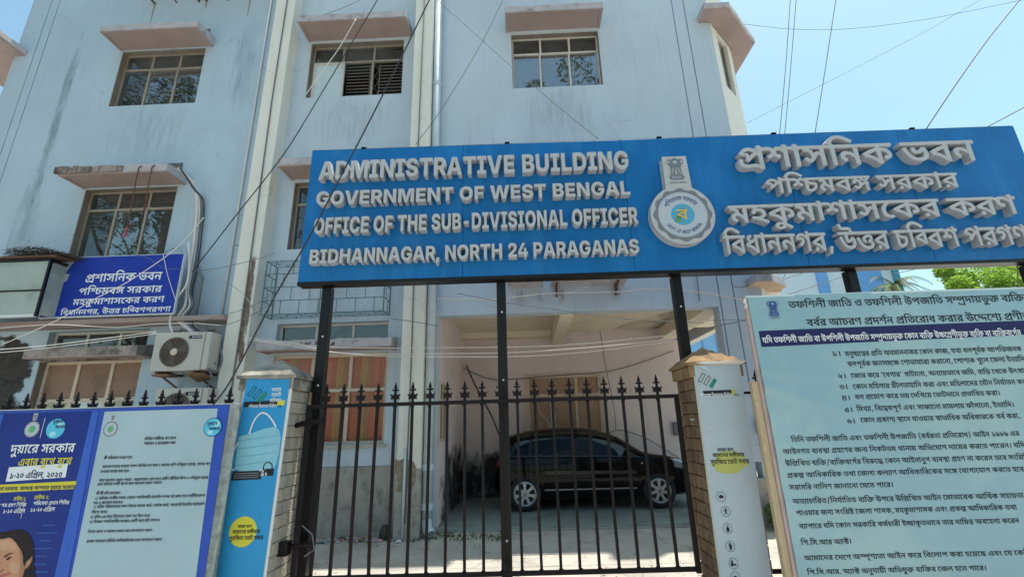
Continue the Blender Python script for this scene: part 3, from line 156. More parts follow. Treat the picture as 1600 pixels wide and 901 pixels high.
[443,[521,344,23,-33,1,-18,0,-7,0,-15,-1,-6,3,-26,1,-93,-5,-11,4,-11,2,-25,1,-13,1,-86,-117,0,-36,25,-94,40,-118,27,-69,7,-45,55,56,16,122,31,128,26,63,10,-2,11,-2,25,1,12,1,59],[425,202,31,-15,-42,-7,-80,-16,-82,-19,-41,-11,32,-3,66,-14,64,-20,58,-27,23,-17,-21,5,-2,11,-2,25,1,11],[187,313,50,0,92,-19,84,-33,35,-23,-61,-36,-26,17,-64,28,-66,17,-31,0,-18,0,-20,-8,1,-7,0,-6,14,-9,17,-6,-77,-37,-32,12,-40,29,1,21,0,18,36,27,66,15],[697,306,66,0,76,-34,1,-26,0,-13,-28,-32,-74,-27,-71,-8,-23,45,42,4,42,15,1,11,0,10,-26,9,-17,0,-42,0,-74,-33,-27,-27,-19,60,38,23,86,23],[693,81,-62,0,-82,28,-25,20,-43,40,57,39,12,-27,44,-36,56,-17,31,0,24,0,30,10,1,12,0,11,-32,19,-35,7,93,20,20,-5,42,-17,26,-24,1,-17,0,-16,-32,-29,-66,-18]],
[308,[625,311,1,-50,-91,0,1,-158,-119,0,1,40,9,-24,-34,21,-72,31,-74,17,-37,0,-22,0,-26,-10,1,-10,0,-8,22,-13,31,-7,-53,-45,-62,13,-60,40,1,23,0,24,46,30,72,15,43,0,44,0,80,-14,74,-25,35,-18,-5,-5,-2,11,-2,25,1,11,1,36,-421,0,1,50],[219,97,54,0,90,-20,80,-39,39,-26,-53,-31,-24,17,-62,30,-66,20,-33,0,-18,0,-20,-8,1,-7,0,-7,18,-10,21,-5,-51,-41,-28,6,-48,19,-30,27,1,18,0,17,36,26,60,14],[533,106,1,-128,-119,0,1,38,3,30,0,12,-2,24,1,13,1,11]],
[364,[291,314,46,0,82,-17,86,-37,51,-29,-29,-51,-32,21,-56,31,-58,21,-58,11,-31,0,-36,0,-58,-12,-54,-22,-29,-16,-3,7,24,8,44,9,29,0,36,0,54,-20,1,-23,0,-5,-6,-13,-1,-4,-113,-25,16,6,22,15,1,10,0,10,-26,10,-17,0,-16,0,-28,-5,-13,-4,-91,41,46,28,84,36,90,19],[515,222,-269,-114,-77,39,65,27,31,4,10,6,22,10,22,10,11,4,125,50],[739,311,1,-50,-105,0,1,-159,-119,22,1,83,7,35,-2,11,-4,26,1,13,1,52,99,0,21,-33],[449,-39,-66,0,-122,17,-102,34,-82,56,-27,38,111,19,30,-37,76,-50,110,-26,79,0,48,0,58,10,26,20,1,13,0,16,-38,21,-37,0,-14,0,-24,-5,-12,-9,1,-6,0,-4,4,-8,3,-3,-109,-8,-6,8,-6,18,1,7,0,19,42,26,70,14,47,0,68,0,90,-25,44,-40,1,-23,0,-26,-48,-42,-112,-24]],
[359,[507,137,-34,0,-56,8,-50,14,-29,11,-26,10,-32,8,-11,0,-16,0,-18,-8,1,-7,0,-7,18,-13,15,-6,-73,-37,-28,13,-46,33,1,23,0,20,38,27,58,13,31,0,44,0,64,-14,43,-15,34,-12,42,-11,25,0,26,0,26,15,1,15,0,18,-38,30,-29,11,123,8,16,-8,30,-23,22,-29,1,-16,0,-21,-30,-31,-70,-19],[727,311,1,-50,-735,0,1,50],[425,-38,-84,0,-152,27,-126,62,-45,52,109,21,38,-40,90,-49,102,-22,61,0,68,0,60,22,1,23,0,11,-20,18,-34,9,-25,0,-16,0,-24,-5,-12,-9,1,-7,0,-4,4,-8,3,-3,-111,-8,-4,7,-8,19,1,8,0,19,42,27,74,13,47,0,70,0,92,-25,44,-41,1,-24,0,-27,-48,-42,-106,-24]],
[294,[415,137,-32,0,-58,8,-52,14,-27,8,-26,8,-30,8,-13,0,-16,0,-14,-7,1,-6,0,-6,16,-11,15,-6,-75,-37,-28,14,-42,31,1,21,0,19,40,23,60,12,29,0,30,0,46,-6,38,-8,17,-6,40,-13,46,-10,25,0,26,0,28,15,1,15,0,18,-40,30,-27,11,121,8,16,-8,32,-23,20,-29,1,-16,0,-22,-36,-32,-70,-17],[65,293,85,-6,62,-12,58,-32,1,-28,0,-4,-2,-11,-1,-4,-113,1,2,6,2,9,1,4,0,20,-56,28,-55,6],[-9,261,1,50,609,0,1,-50]],
[301,[293,0,-62,0,-104,20,-78,36,-23,21,31,54,78,5,86,25,34,37,1,22,0,9,-4,21,-7,11,-249,0,1,50,203,0,-36,22,-34,37,1,18,0,21,46,34,43,15,87,-41,-30,-12,-26,-20,1,-12,0,-13,42,-29,37,-20,295,0,1,-50,-125,0,-18,0,-26,0,-13,1,64,-34,64,-70,1,-39,0,-36,-58,-54,-118,-29],[291,52,44,0,64,16,36,32,1,22,0,23,-26,44,-58,47,-49,28,25,2,10,-13,20,-35,1,-18,0,-20,-22,-36,-52,-31,-94,-25,-71,-7,13,33,10,-21,50,-27,68,-14]],
[354,[717,311,1,-50,-335,0,1,-72,0,-9,10,-10,17,0,14,0,30,10,32,19,19,13,105,10,32,-24,32,-50,1,-27,0,-32,-58,-50,-114,-29,-81,0,-64,0,-118,20,-100,47,-84,81,-29,60,113,16,32,-62,82,-76,100,-33,61,0,70,0,76,34,1,30,0,20,-26,26,-15,12,89,5,-34,-25,-68,-31,-70,-15,-37,0,-30,0,-46,9,-15,8,-16,9,-18,29,1,23,1,64,-269,0,1,50]],
[404,[541,269,1,-271,-119,0,-40,19,-72,24,-78,14,-47,4,-45,54,44,13,96,24,104,22,55,10,-13,-14,1,108],[421,150,45,-10,-42,-7,-82,-17,-74,-19,-29,-8,-11,10,66,-6,96,-23,39,-17,-2,10,-2,17,1,9],[-9,261,1,50,829,0,1,-50],[177,245,54,0,96,-20,84,-35,37,-22,-61,-35,-28,17,-64,29,-66,17,-33,0,-20,0,-22,-8,1,-7,0,-7,16,-11,19,-6,-77,-37,-34,12,-42,31,1,20,0,20,38,28,66,14],[739,112,0,-22,12,-36,11,-20,-107,-11,-14,22,-14,42,1,22,0,22,22,45,21,19,45,-18,-48,-6,-112,-19,-49,-9,-15,48,50,10,112,18,57,9,73,-36,-18,-18,-18,-42]],
[344,[429,161,1,-164,-117,0,-36,18,-76,23,-82,13,-43,5,-43,53,48,14,98,23,102,20,51,8],[311,153,51,-23,-40,-5,-78,-15,-74,-16,-35,-9,-33,12,42,-2,78,-13,70,-20,25,-12,-2,9,0,17,1,9],[529,16,-16,0,-28,2,-13,1,7,47,4,-1,12,0,9,0,28,0,18,10,1,7,0,15,-64,24,-55,5,-9,49,70,-6,112,-26,62,-41,1,-27,0,-25,-64,-34],[217,241,60,0,94,-24,56,-41,3,-27,-119,8,0,11,-18,16,-36,10,-25,0,-26,0,-26,-11,1,-10,0,-3,2,-6,3,-4,-111,-8,-4,9,-6,16,1,6,0,20,46,25,74,13],[109,286,45,-6,54,-11,50,-28,5,-21,-117,-2,-4,17,-50,24,-43,5],[519,195,-70,0,-108,43,-25,34,115,7,8,-17,26,-18,32,-6,15,0,24,0,24,14,1,10,0,9,-28,10,-19,1,137,6,10,-6,10,-16,1,-11,0,-29,-84,-31],[699,311,1,-50,-83,0,-13,2,-177,0,-11,-2,-419,0,1,50]],
[309,[535,276,1,-215,-109,-4,-44,19,-88,28,-100,19,-65,5,-43,54,54,14,116,27,116,23,53,7,-3,-13,1,36],[417,221,27,-14,-38,-5,-88,-16,-84,-19,-31,-9,-5,7,48,-4,82,-16,70,-22,25,-12,0,9,-2,18,1,9],[629,311,1,-50,-637,0,1,50],[165,88,48,0,68,-19,23,-19,14,12,30,7,21,0,24,0,44,-17,23,-15,-37,10,1,26,117,5,1,-100,-117,0,1,58,23,-41,-8,11,-30,19,-17,0,-12,0,-16,-8,1,-9,0,-2,2,-6,1,-2,-97,-3,-4,23,-42,23,-29,0,-20,0,-20,-10,1,-7,0,-10,26,-13,33,-6,-41,-46,-58,12,-72,38,1,29,0,26,74,34]],
[315,[641,311,1,-50,-93,0,1,-261,-117,0,-32,21,-96,35,-124,24,-75,6,-39,45,20,7,40,13,42,14,21,6,41,-10,-10,-1,-12,-1,-3,0,-52,0,-70,17,-34,26,1,16,0,25,58,32,57,17,113,-16,-54,-11,-48,-27,1,-15,0,-16,38,-11,23,0,22,0,44,7,27,9,57,-40,-32,-9,-64,-18,-60,-19,-25,-10,-1,10,74,-8,118,-31,51,-25,0,8,-2,18,1,9,1,164,-437,0,1,50]]],
"L": [
[385,[25,0,243,364,231,0,251,-364,-191,0,-101,159,-24,40,-46,89,-21,48,39,0,-22,-48,-42,-90,-21,-39,-97,-159],[189,77,1,66,395,0,1,-66]],
[361,[325,0,-193,0,1,74,187,0,64,0,86,21,44,48,1,39,0,39,-44,48,-88,21,-63,0,-185,0,1,74,197,0,112,0,160,-44,86,-81,1,-57,0,-57,-86,-81,-160,-44],[229,364,1,-364,-171,0,1,364]],
[472,[57,0,1,364,271,0,93,-142,8,-13,20,-42,20,-49,18,-46,5,-16,-31,0,6,16,16,45,20,49,20,43,9,13,93,142,269,0,1,-364,-171,0,1,157,0,12,2,38,2,45,2,46,1,20,11,0,-8,-22,-24,-46,-22,-44,-22,-37,-5,-12,-103,-157,-143,0,-103,157,-8,12,-22,36,-24,44,-22,47,-9,22,13,0,0,-20,2,-45,4,-45,2,-39,1,-12,1,-157]],
[246,[33,0,1,70,129,0,1,223,-127,0,1,71,427,0,1,-71,-125,0,1,-223,127,0,1,-70]],
[383,[57,0,1,364,191,0,205,-165,18,-16,38,-35,38,-42,19,-28,-15,0,-2,20,-8,49,-4,46,1,16,1,155,177,0,1,-364,-187,0,-185,151,-26,20,-40,38,-40,43,-27,29,21,0,4,-26,6,-49,4,-42,1,-13,1,-151]],
[330,[339,-5,-92,0,-134,28,-76,55,1,42,165,0,2,-17,36,-24,58,-12,41,0,36,0,50,10,28,17,1,12,0,10,-24,15,-54,11,-39,5,-75,8,-94,11,-108,49,1,41,0,34,74,50,126,29,85,0,84,0,124,-29,68,-51,3,-34,-165,0,-4,20,-58,22,-51,0,-34,0,-46,-9,-24,-16,1,-10,0,-11,28,-16,48,-10,33,-4,63,-7,54,-6,82,-19,58,-27,30,-35,1,-22,0,-34,-70,-50,-128,-26]],
[338,[33,293,1,71,613,0,1,-71,-219,0,1,-293,-171,0,1,293]],
[331,[57,0,1,364,299,0,82,0,120,-30,64,-54,1,-37,0,-38,-66,-52,-120,-28,-83,0,-189,0,1,68,159,0,40,0,56,11,28,22,1,17,0,17,-28,23,-56,11,-39,0,-89,0,1,-294],[457,0,-177,166,187,0,183,-166]],
[385,[273,0,-247,364,193,0,103,-159,24,-40,44,-87,23,-48,-37,0,22,49,42,86,25,40,99,159,191,0,-241,-364]],
[305,[57,0,1,364,507,0,1,-71,-333,0,1,-75,309,0,1,-69,-307,0,1,-79,335,0,1,-70]],
[332,[57,0,1,364,303,0,82,0,110,-24,54,-41,1,-27,0,-21,-34,-33,-60,-21,-39,-4,1,-4,44,-1,74,-21,46,-39,1,-26,0,-30,-60,-46,-112,-26,-79,0],[229,70,113,0,58,0,56,22,1,19,0,15,-26,20,-50,12,-33,0,-115,0],[229,214,101,0,30,0,46,10,26,18,1,13,0,18,-54,22,-43,0,-103,0]],
[364,[365,-5,-92,0,-138,33,-78,61,1,40,1,235,173,0,1,-228,0,-19,36,-30,60,-16,41,0,40,0,60,16,34,30,1,19,1,228,173,0,1,-235,0,-40,-76,-61,-138,-33]],
[283,[57,0,1,364,173,0,1,-294,307,0,1,-70]],
[376,[391,-5,-104,0,-158,45,-88,84,1,57,0,60,94,84,156,44,99,0,62,0,108,-18,84,-34,52,-45,9,-27,-173,0,-6,11,-24,18,-36,13,-44,6,-27,0,-52,0,-80,-26,-42,-49,1,-36,0,-35,42,-50,78,-26,55,0,50,0,68,16,36,30,1,20,33,-2,-177,0,1,63,313,0,1,-48,0,-48,-82,-70,-146,-37]],
[386,[387,-5,-98,0,-156,44,-92,83,1,60,0,60,92,83,156,44,99,0,98,0,156,-44,92,-83,1,-60,0,-60,-92,-84,-156,-43],[387,71,54,0,76,25,40,50,1,36,0,36,-40,49,-76,26,-53,0,-52,0,-76,-26,-42,-49,1,-36,0,-36,42,-50,76,-25]],
[293,[57,0,1,364,497,0,1,-71,-323,0,1,-92,293,0,1,-69,-291,0,1,-132]],
[529,[219,0,-193,364,191,0,73,-161,10,-25,18,-56,16,-57,9,-26,-31,0,10,26,18,57,20,56,11,25,79,161,177,0,77,-161,12,-25,18,-56,20,-57,9,-26,-31,0,8,26,16,57,18,56,11,25,73,161,193,0,-193,-364,-195,0,-85,168,-16,34,-22,81,-13,39,45,0,-18,-39,-18,-79,-17,-36,-85,-168]],
[372,[385,-5,-98,0,-156,44,-90,83,1,60,0,60,92,83,156,44,97,0,66,0,110,-18,84,-34,54,-50,9,-32,-173,0,-6,14,-22,21,-38,15,-48,8,-29,0,-52,0,-78,-26,-42,-50,1,-35,0,-37,42,-49,78,-25,53,0,30,0,48,8,38,15,24,21,5,13,175,0,-4,-24,-46,-47,-82,-39,-116,-23]],
[374,[57,0,1,364,173,0,1,-143,293,0,1,143,173,0,1,-364,-171,0,1,151,-291,0,1,-151]],
[323,[491,180,1,-66,-335,0,1,66]],
[134,[19,-100,43,157,167,0,-95,-157]],
[323,[61,0,1,62,265,117,30,13,44,23,22,24,1,13,0,16,-28,21,-46,12,-29,0,-30,0,-46,-12,-26,-24,1,-16,-163,0,0,37,66,53,122,30,79,0,82,0,122,-28,66,-49,1,-33,0,-21,-32,-40,-86,-50,-77,-34,-89,-42,1,-2,297,0,1,-70]],
[323,[21,61,1,67,269,236,165,0,-259,-232,1,-3,433,0,1,-68],[373,0,1,81,7,30,1,116,157,0,1,-227]],
[326,[57,0,1,364,299,0,82,0,120,-32,64,-57,1,-37,0,-37,-66,-56,-120,-31,-83,0,-185,0,1,68,155,0,40,0,56,14,28,25,1,17,0,17,-28,25,-56,14,-39,0,-89,0,1,-294]],
[134,[135,-5,-38,0,-54,26,1,19,0,20,54,26,39,0,40,0,54,-26,1,-20,0,-19,-54,-26]]],
}
SPACE = {'L': 134, 'B': 124}
# one line of lettering: (where, face, x, z, width scale, size, letters); -1 is a space, 1000+n is a letter moved by the two numbers after it
TXT = [
("sign_en", "L", -2.4841, 4.7025, 0.26462, 0.3535, [0,1,2,3,4,3,5,6,7,0,6,3,8,9,-1,10,11,3,12,1,3,4,13]),
("sign_en", "L", -2.4865, 4.3435, 0.23675, 0.2565, [13,14,8,9,7,4,2,9,4,6,-1,14,15,-1,16,9,5,6,-1,10,9,4,13,0,12]),
("sign_en", "L", -2.4773, 3.953, 0.18164, 0.2937, [14,15,15,3,17,9,-1,14,15,-1,6,18,9,-1,5,11,10,19,1,3,8,3,5,3,14,4,0,12,-1,14,15,15,3,17,9,7]),
("sign_en", "L", -2.494, 3.569, 0.19428, 0.2448, [10,3,1,18,0,4,4,0,13,0,7,20,-1,4,14,7,6,18,-1,21,22,-1,23,0,7,0,13,0,4,0,5]),
("sign_bn", "B", 2.8284, 4.6525, 0.47319, 0.463, [0,1,2,3,4,5,6,-1,7,8,5]),
("sign_bn", "B", 3.1087, 4.2925, 0.33096, 0.3151, [9,4,10,11,8,12,-1,3,13,6,2,13]),
("sign_bn", "B", 2.6088, 3.914, 0.40149, 0.3698, [11,14,6,1015,-114,0,11,2,1,2,3,16,6,13,-1,6,13,17]),
("sign_bn", "B", 2.4877, 3.5235, 0.28364, 0.365, [4,8,18,2,5,5,19,13,20,-1,21,22,13,-1,23,4,24,8,1,-1,9,13,19,17,2]),
("blue", "B", -7.5721, 4.22, 0.21465, 0.2267, [0,1,2,3,4,5,6,-1,7,8,5]),
("blue", "B", -7.6347, 3.9965, 0.20427, 0.1865, [9,4,10,11,8,12,-1,3,13,6,2,13]),
("blue", "B", -7.6873, 3.817, 0.18511, 0.1656, [11,14,6,1015,-114,0,11,2,1,2,3,16,6,13,-1,6,13,17]),
("blue", "B", -7.8596, 3.6475, 0.15089, 0.1367, [4,8,18,2,5,5,19,13,20,-1,21,22,13,-1,23,4,24,8,1,9,13,19,17,2]),
("bR", "B", 2.788, 2.722, 0.10753, 0.1109, [25,26,4,1,27,28,-1,29,2,4,25,-1,30,-1,25,26,4,1,27,28,-1,21,9,29,2,4,25,-1,3,31,32,33,2,34,7,1015,-55,0,35,-1,8,36,4,35,16,33,13]),
("bR", "B", 2.932, 2.531, 0.11001, 0.1093, [8,8,37,13,-1,38,23,13,17,-1,0,33,1,1037,-32,0,5,-1,0,4,25,16,13,2,18,-1,6,13,2,13,-1,21,16,39,16,1,36,-1,0,17,28,25]),
("bRw", "B", 2.4546, 2.3715, 0.06444, 0.0884, [40,4,33,-1,25,26,4,1,27,28,-1,29,2,4,25,-1,8,2,-1,21,9,4,1,27,28,-1,21,9,29,2,4,25,-1,3,31,32,33,2,34,7,1015,-55,0,35,-1,16,6,2,5,-1,8,36,4,35,-1,21,41,16,42,17,28,7,1015,-55,0,35,-1,8,36,4,35,-1,8,2,-1,8,36,4,35,8,16,19,1037,-35,0,13]),
("bR", "B", 3.1118, 2.2215, 0.09553, 0.074, [43,44]),
("bR", "B", 3.2426, 2.215, 0.06345, 0.074, [11,5,15,45,36,16,46,13,-1,0,4,25,-1,47,8,11,2,5,5,2,6,13,-1,16,6,2,5,-1,6,2,29,20,-1,40,48,2,-1,8,27,9,1049,-6,0,8,37,6,-1,38,9,4,22,29,5,6]),
("bR", "B", 3.2446, 2.115, 0.06468, 0.074, [8,27,9,1049,-6,0,8,37,6,-1,29,5,3,11,16,50,-1,16,1,2,7,2,40,2,51,2,-1,6,13,2,16,5,2,20,-1,16,9,2,1,2,6,-1,52,1015,-7,0,16,27,-1,16,26,27,2,-1,53,25,36,2,4,33]),
("bR", "B", 3.1174, 2.0025, 0.08929, 0.0707, [54,44]),
("bR", "B", 3.2486, 2.0025, 0.06531, 0.0707, [16,29,2,13,-1,6,16,13,-1,55,16,8,19,2,13,56,-1,52,2,57,2,16,5,2,20,-1,47,5,36,2,34,7,2,16,8,-1,29,4,11,20,-1,8,2,4,58,-1,16,48,16,6,-1,21,59,52,2,25]),
("bR", "B", 3.1134, 1.899, 0.08583, 0.0707, [60,44]),
("bR", "B", 3.2446, 1.8965, 0.06568, 0.0723, [16,6,2,5,-1,11,4,14,27,2,13,-1,61,28,27,25,2,14,2,4,5,-1,6,13,2,-1,62,8,63,-1,11,4,14,27,2,16,33,13,-1,16,40,64,5,-1,4,5,40,37,2,25,5,-1,6,13,2]),
("bR", "B", 3.1113, 1.794, 0.08824, 0.0707, [65,44]),
("bR", "B", 3.2396, 1.799, 0.0657, 0.0691, [8,27,-1,0,16,34,2,19,-1,6,16,13,-1,7,34,-1,16,33,4,52,16,34,-1,16,7,2,57,33,2,16,5,-1,0,7,2,4,8,25,-1,6,13,2,44]),
("bR", "B", 3.1084, 1.683, 0.08585, 0.0691, [66,44]),
("bR", "B", 3.2296, 1.6885, 0.06536, 0.0691, [4,11,48,36,2,20,-1,4,8,16,67,45,9,1049,-6,0,17,1037,-28,0,-1,62,8,63,-1,3,2,29,2,16,5,2,-1,11,2,11,27,2,34,-1,26,2,1068,-41,0,3,2,16,5,2,20,-1,53,25,36,2,4,33,44]),
("bR", "B", 3.1103, 1.578, 0.08258, 0.0691, [69,44]),
("bR", "B", 3.2406, 1.5835, 0.06411, 0.0691, [16,6,2,5,-1,0,6,2,1,36,-1,70,2,16,5,-1,40,2,30,34,2,13,-1,71,2,7,2,4,8,6,-1,47,4,18,6,2,13,16,6,-1,52,8,37,-1,6,13,2,20]),
("bR", "B", 2.5486, 1.426, 0.06595, 0.0675, [4,25,4,5,-1,25,26,4,1,27,28,-1,29,2,4,25,-1,62,8,63,-1,25,26,4,1,27,28,-1,21,9,29,2,4,25,-1,72,8,8,37,13,25,2,-1,0,4,25,16,13,2,18,73,-1,38,53,5,-1,43,74,75,74,-1,62,13]),
("bR", "B", 2.4486, 1.3225, 0.0687, 0.0659, [38,53,5,19,25,-1,8,36,8,70,2,-1,76,14,16,17,13,-1,29,5,36,-1,4,5,6,57,25,11,-1,48,2,5,2,34,-1,47,4,7,16,40,2,19,-1,33,2,16,34,13,-1,6,13,16,25,-1,9,2,16,13,5,44,-1,40,4,33]),
("bR", "B", 2.4506, 1.218, 0.06644, 0.0659, [21,4,77,4,52,25,-1,8,36,4,35,78,8,36,4,35,8,16,19,1037,-35,0,13,-1,4,8,79,16,80,-1,16,6,2,5,-1,38,53,5,2,5,15,19,-1,8,36,8,70,2,-1,76,14,17,-1,5,2,-1,6,16,13,5,-1,25,16,8,-1,3,63,4,61,81]),
("bR", "B", 2.4458, 1.1155, 0.06781, 0.0643, [0,6,82,-1,38,4,18,6,2,4,13,6,-1,25,48,2,-1,16,29,27,2,-1,6,27,36,2,17,-1,38,4,18,6,2,4,13,16,6,13,-1,3,16,12,-1,16,40,2,19,2,16,40,2,19,-1,6,13,16,25,-1,14,16,8]),
("bR", "B", 2.4486, 1.013, 0.06567, 0.0643, [3,13,2,3,4,13,-1,5,2,4,27,1,-1,29,2,5,2,16,5,2,-1,16,40,16,25,-1,9,2,16,13,44]),
("bR", "B", 2.4536, 0.8945, 0.0678, 0.0643, [47,25,36,2,23,2,4,13,25,78,4,5,40,37,2,4,25,25,-1,8,36,4,35,-1,21,9,16,13,-1,21,4,77,4,52,25,-1,38,53,5,-1,16,11,2,25,2,16,8,6,-1,38,4,48,1037,-47,0,6,-1,3,14,2,34,25,2]),
("bR", "B", 2.4632, 0.799, 0.06378, 0.0627, [9,2,30,34,2,13,-1,29,5,36,-1,3,63,4,61,81,-1,16,29,27,2,-1,1,2,3,6,20,-1,11,14,6,1015,-114,0,11,2,1,2,3,6,-1,62,8,63,-1,0,6,82,-1,38,4,18,6,2,4,13,6,-1,25,48,2]),
("bR", "B", 2.4716, 0.691, 0.064, 0.0611, [8,36,2,9,2,16,13,-1,40,4,33,-1,16,6,2,5,-1,3,13,6,2,4,13,-1,6,11,37,23,2,13,28,-1,53,83,2,6,1084,-114,0,25,7,2,16,8,-1,25,2,13,-1,33,2,4,34,46,-1,47,8,16,14,27,2,-1,6,16,13,5]),
("bR", "B", 2.4616, 0.56, 0.0628, 0.0611, [4,9,85,4,3,85,38,13,-1,47,36,2,86,44]),
("bR", "B", 2.4627, 0.437, 0.06923, 0.0595, [38,11,2,16,33,13,-1,16,33,16,1,-1,47,87,1084,8,0,1,36,25,2,-1,38,53,5,-1,6,16,13,-1,4,8,16,27,2,9,-1,6,13,2,-1,14,16,34,16,88,-1,62,8,63,-1,16,40,-1,16,6,21]),
("bR", "B", 2.4676, 0.327, 0.06459, 0.0579, [4,9,85,4,3,85,38,13,85,-1,47,36,2,86,-1,47,5,15,40,2,34,28,-1,47,4,7,40,1015,-3,0,35,-1,8,36,4,35,13,-1,16,29,27,-1,14,16,25,-1,9,2,16,13,44]),
("bLw", "B", -5.0669, 1.519, 0.11247, 0.127, [33,1015,4,0,34,2,16,13,-1,3,13,6,2,13]),
("bLy", "B", -4.9529, 1.4015, 0.088, 0.1045, [62,8,2,13,-1,8,1015,-2,0,16,48,-1,8,1015,-2,0,16,48]),
("bLn", "B", -5.0041, 1.2865, 0.06626, 0.0836, [43,89,54,90,-1,62,4,0,27,20,-1,54,90,54,60]),
("bLn", "B", -5.1916, 1.1815, 0.04318, 0.0498, [16,40,16,6,2,16,5,2,-1,33,13,6,2,13,20,-1,38,3,16,88,-1,38,9,5,2,13,-1,33,1015,4,0,34,2,16,13,-1,3,13,6,2,13]),
("bLy", "B", -4.9037, 1.09, 0.03529, 0.0498, [13,2,21,91,-1,43,92]),
("bLy", "B", -4.7036, 1.0965, 0.04155, 0.0514, [13,2,21,91,-1,54,92]),
("bLw", "B", -5.1496, 1.0365, 0.03878, 0.0466, [38,16,8,33,5,-1,9,51,-1,76,14,17,-1,4,1,4,8,13]),
("bLw", "B", -4.6995, 1.046, 0.03975, 0.0466, [9,4,13,16,45,8,2,-1,0,33,2,5,-1,4,1,4,8,13]),
("bLw", "B", -4.9756, 0.9805, 0.04343, 0.0547, [43,89,43,90,-1,62,4,0,27]),
("bLw", "B", -4.7126, 0.988, 0.04275, 0.0531, [43,43,89,54,90,-1,62,4,0,27]),
("bLk", "B", -3.7417, 1.6095, 0.02805, 0.0402, [71,4,5,7,1037,-80,0,13,-1,16,19,2,93,28,16,33,13,-1,94,17,-1,0,33,2,5]),
("bLk", "B", -3.7384, 1.566, 0.02839, 0.0386, [9,95,2,16,34,25,-1,30,-1,76,2,16,11,2,96,34,5,-1,33,97,13]),
("bLk", "B", -4.1097, 1.441, 0.02905, 0.0386, [6,28,-1,9,4,13,16,45,8,2,-1,16,33,30,34,2,-1,14,16,8,-1,92]),
("bLk", "B", -4.1047, 1.362, 0.03026, 0.037, [38,16,8,33,5,9,16,51,13,-1,11,2,18,36,16,11,-1,3,6,27,-1,71,4,5,7,1037,-80,0,13,-1,33,27,-1,40,2,13,2,-1,69,-1,11,2,16,3,13,-1,16,8,4,1,-1,5,4,48,7,1015,-55,0,35,-1,14,16,34,16,88,20,-1,25,2,16,33,13,-1,94,17]),
("bLk", "B", -4.1147, 1.317, 0.02855, 0.037, [16,33,30,34,2,13,-1,8,36,8,70,2,-1,6,13,2,-1,14,16,8,44]),
("bLk", "B", -4.1087, 1.2375, 0.02859, 0.037, [6,2,13,2,-1,38,16,8,33,5,-1,6,13,16,25,-1,9,2,16,13,5,-1,92,-1,47,98,25,9,16,50,-1,69,-1,11,2,3,-1,14,16,27,2,-1,76,2,11,28,17,-1,29,28,4,8,6,2,-1,4,11,1,5,89,62,-1,5,4,48,7,1015,-55,0,35,-1,14,16,34,16,88]),
("bLk", "B", -4.1179, 1.203, 0.02859, 0.037, [62,11,5,-1,71,4,5,7,1037,-80,0,13,-1,16,19,2,93,28,-1,94,16,17,13,-1,29,5,36,-1,38,16,8,33,5,-1,6,13,16,25,-1,9,2,16,13,5,44]),
("bLk", "B", -4.1097, 1.1215, 0.02874, 0.037, [6,28,-1,6,28,-1,5,4,48,-1,0,16,34,2,29,5,-1,92]),
("bLk", "B", -4.1082, 1.0775, 0.02989, 0.037, [43,73,-1,71,4,5,7,1037,-80,0,13,-1,16,19,2,93,28,13,-1,3,7,2,34,-1,62,6,11,25,-1,9,33,2,4,18,6,2,13,28,-1,16,11,2,8,2,53,27,-1,5,99,8,13,-1,3,14,-1,29,11,2,-1,16,33,16,8,-1,3,2,4,57,37,4,26,16,6,1,5]),
("bLk", "B", -4.1184, 1.038, 0.02954, 0.037, [9,51,89,62,-1,38,16,8,33,5,-1,6,13,16,8,5,44]),
("bLk", "B", -4.1095, 1.003, 0.02863, 0.037, [54,73,-1,3,4,100,6,-1,9,4,13,23,34,9,16,51,13,-1,5,6,27,-1,4,14,3,2,16,8,-1,38,18,2,13,-1,6,2,101,1037,-85,0,78,-1,16,7,2,57,2,13,-1,6,2,101,1037,-85,0,78,-1,52,2,33,36,3,2,48,28,-1,53,25,36,2,4,33,13,-1,26,16,57,2,6,4,9]),
("bLk", "B", -4.1136, 0.958, 0.03783, 0.0354, [4,33,16,25,-1,14,16,8,44]),
("bLk", "B", -4.1159, 0.9155, 0.02952, 0.037, [60,73,-1,13,4,3,33,89,62,13,-1,29,5,36,-1,4,100,6,2,5,2,13,-1,5,6,27,-1,9,51,-1,4,33,16,25,-1,14,16,8,44]),
("bLk", "B", -4.1126, 0.8745, 0.02995, 0.0354, [65,73,-1,4,5,8,102,5,-1,9,33,2,4,18,6,2,13,28,13,-1,8,36,2,16,103,13,-1,62,6,4,57,-1,6,16,13,-1,88,4,8,-1,27,2,19,16,8,44]),
("bLk", "B", -4.1097, 0.791, 0.02922, 0.0338, [4,8,1,16,33,-1,29,2,5,2,-1,30,-1,3,14,2,34,25,2,-1,6,13,2,13,-1,29,5,36,-1,16,40,2,19,2,16,40,2,19,-1,6,79,5,-1,92]),
("bLk", "B", -4.1007, 0.71, 0.02843, 0.0354, [104,16,6,13,-1,9,95,2,16,34,25,-1,3,4,11,4,25,13,-1,38,4,18,6,2,4,13,16,6,13,-1,3,16,12,-1,16,40,2,19,2,16,40,2,19,-1,6,79,5,44]),
("lgN", "B", -4.7056, 1.797, 0.04088, 0.045, [33,1015,4,0,34,2,16,13]),
("lgN", "B", -4.6727, 1.7465, 0.0364, 0.045, [3,13,6,2,13]),
("lgN", "B", -3.1336, 1.7355, 0.04048, 0.045, [33,1015,4,0,34,2,16,13]),
("lgN", "B", -3.1067, 1.6855, 0.0364, 0.0434, [3,13,6,2,13]),
("pLw", "B", -2.8443, 1.8995, 0.02596, 0.045, [9,4,10,11,8,12,-1,4,8,18,2,5,3,7,2,-1,4,5,8,37,2,23,5]),
("pLk", "B", -2.5357, 1.8955, 0.03225, 0.0434, [54,43]),
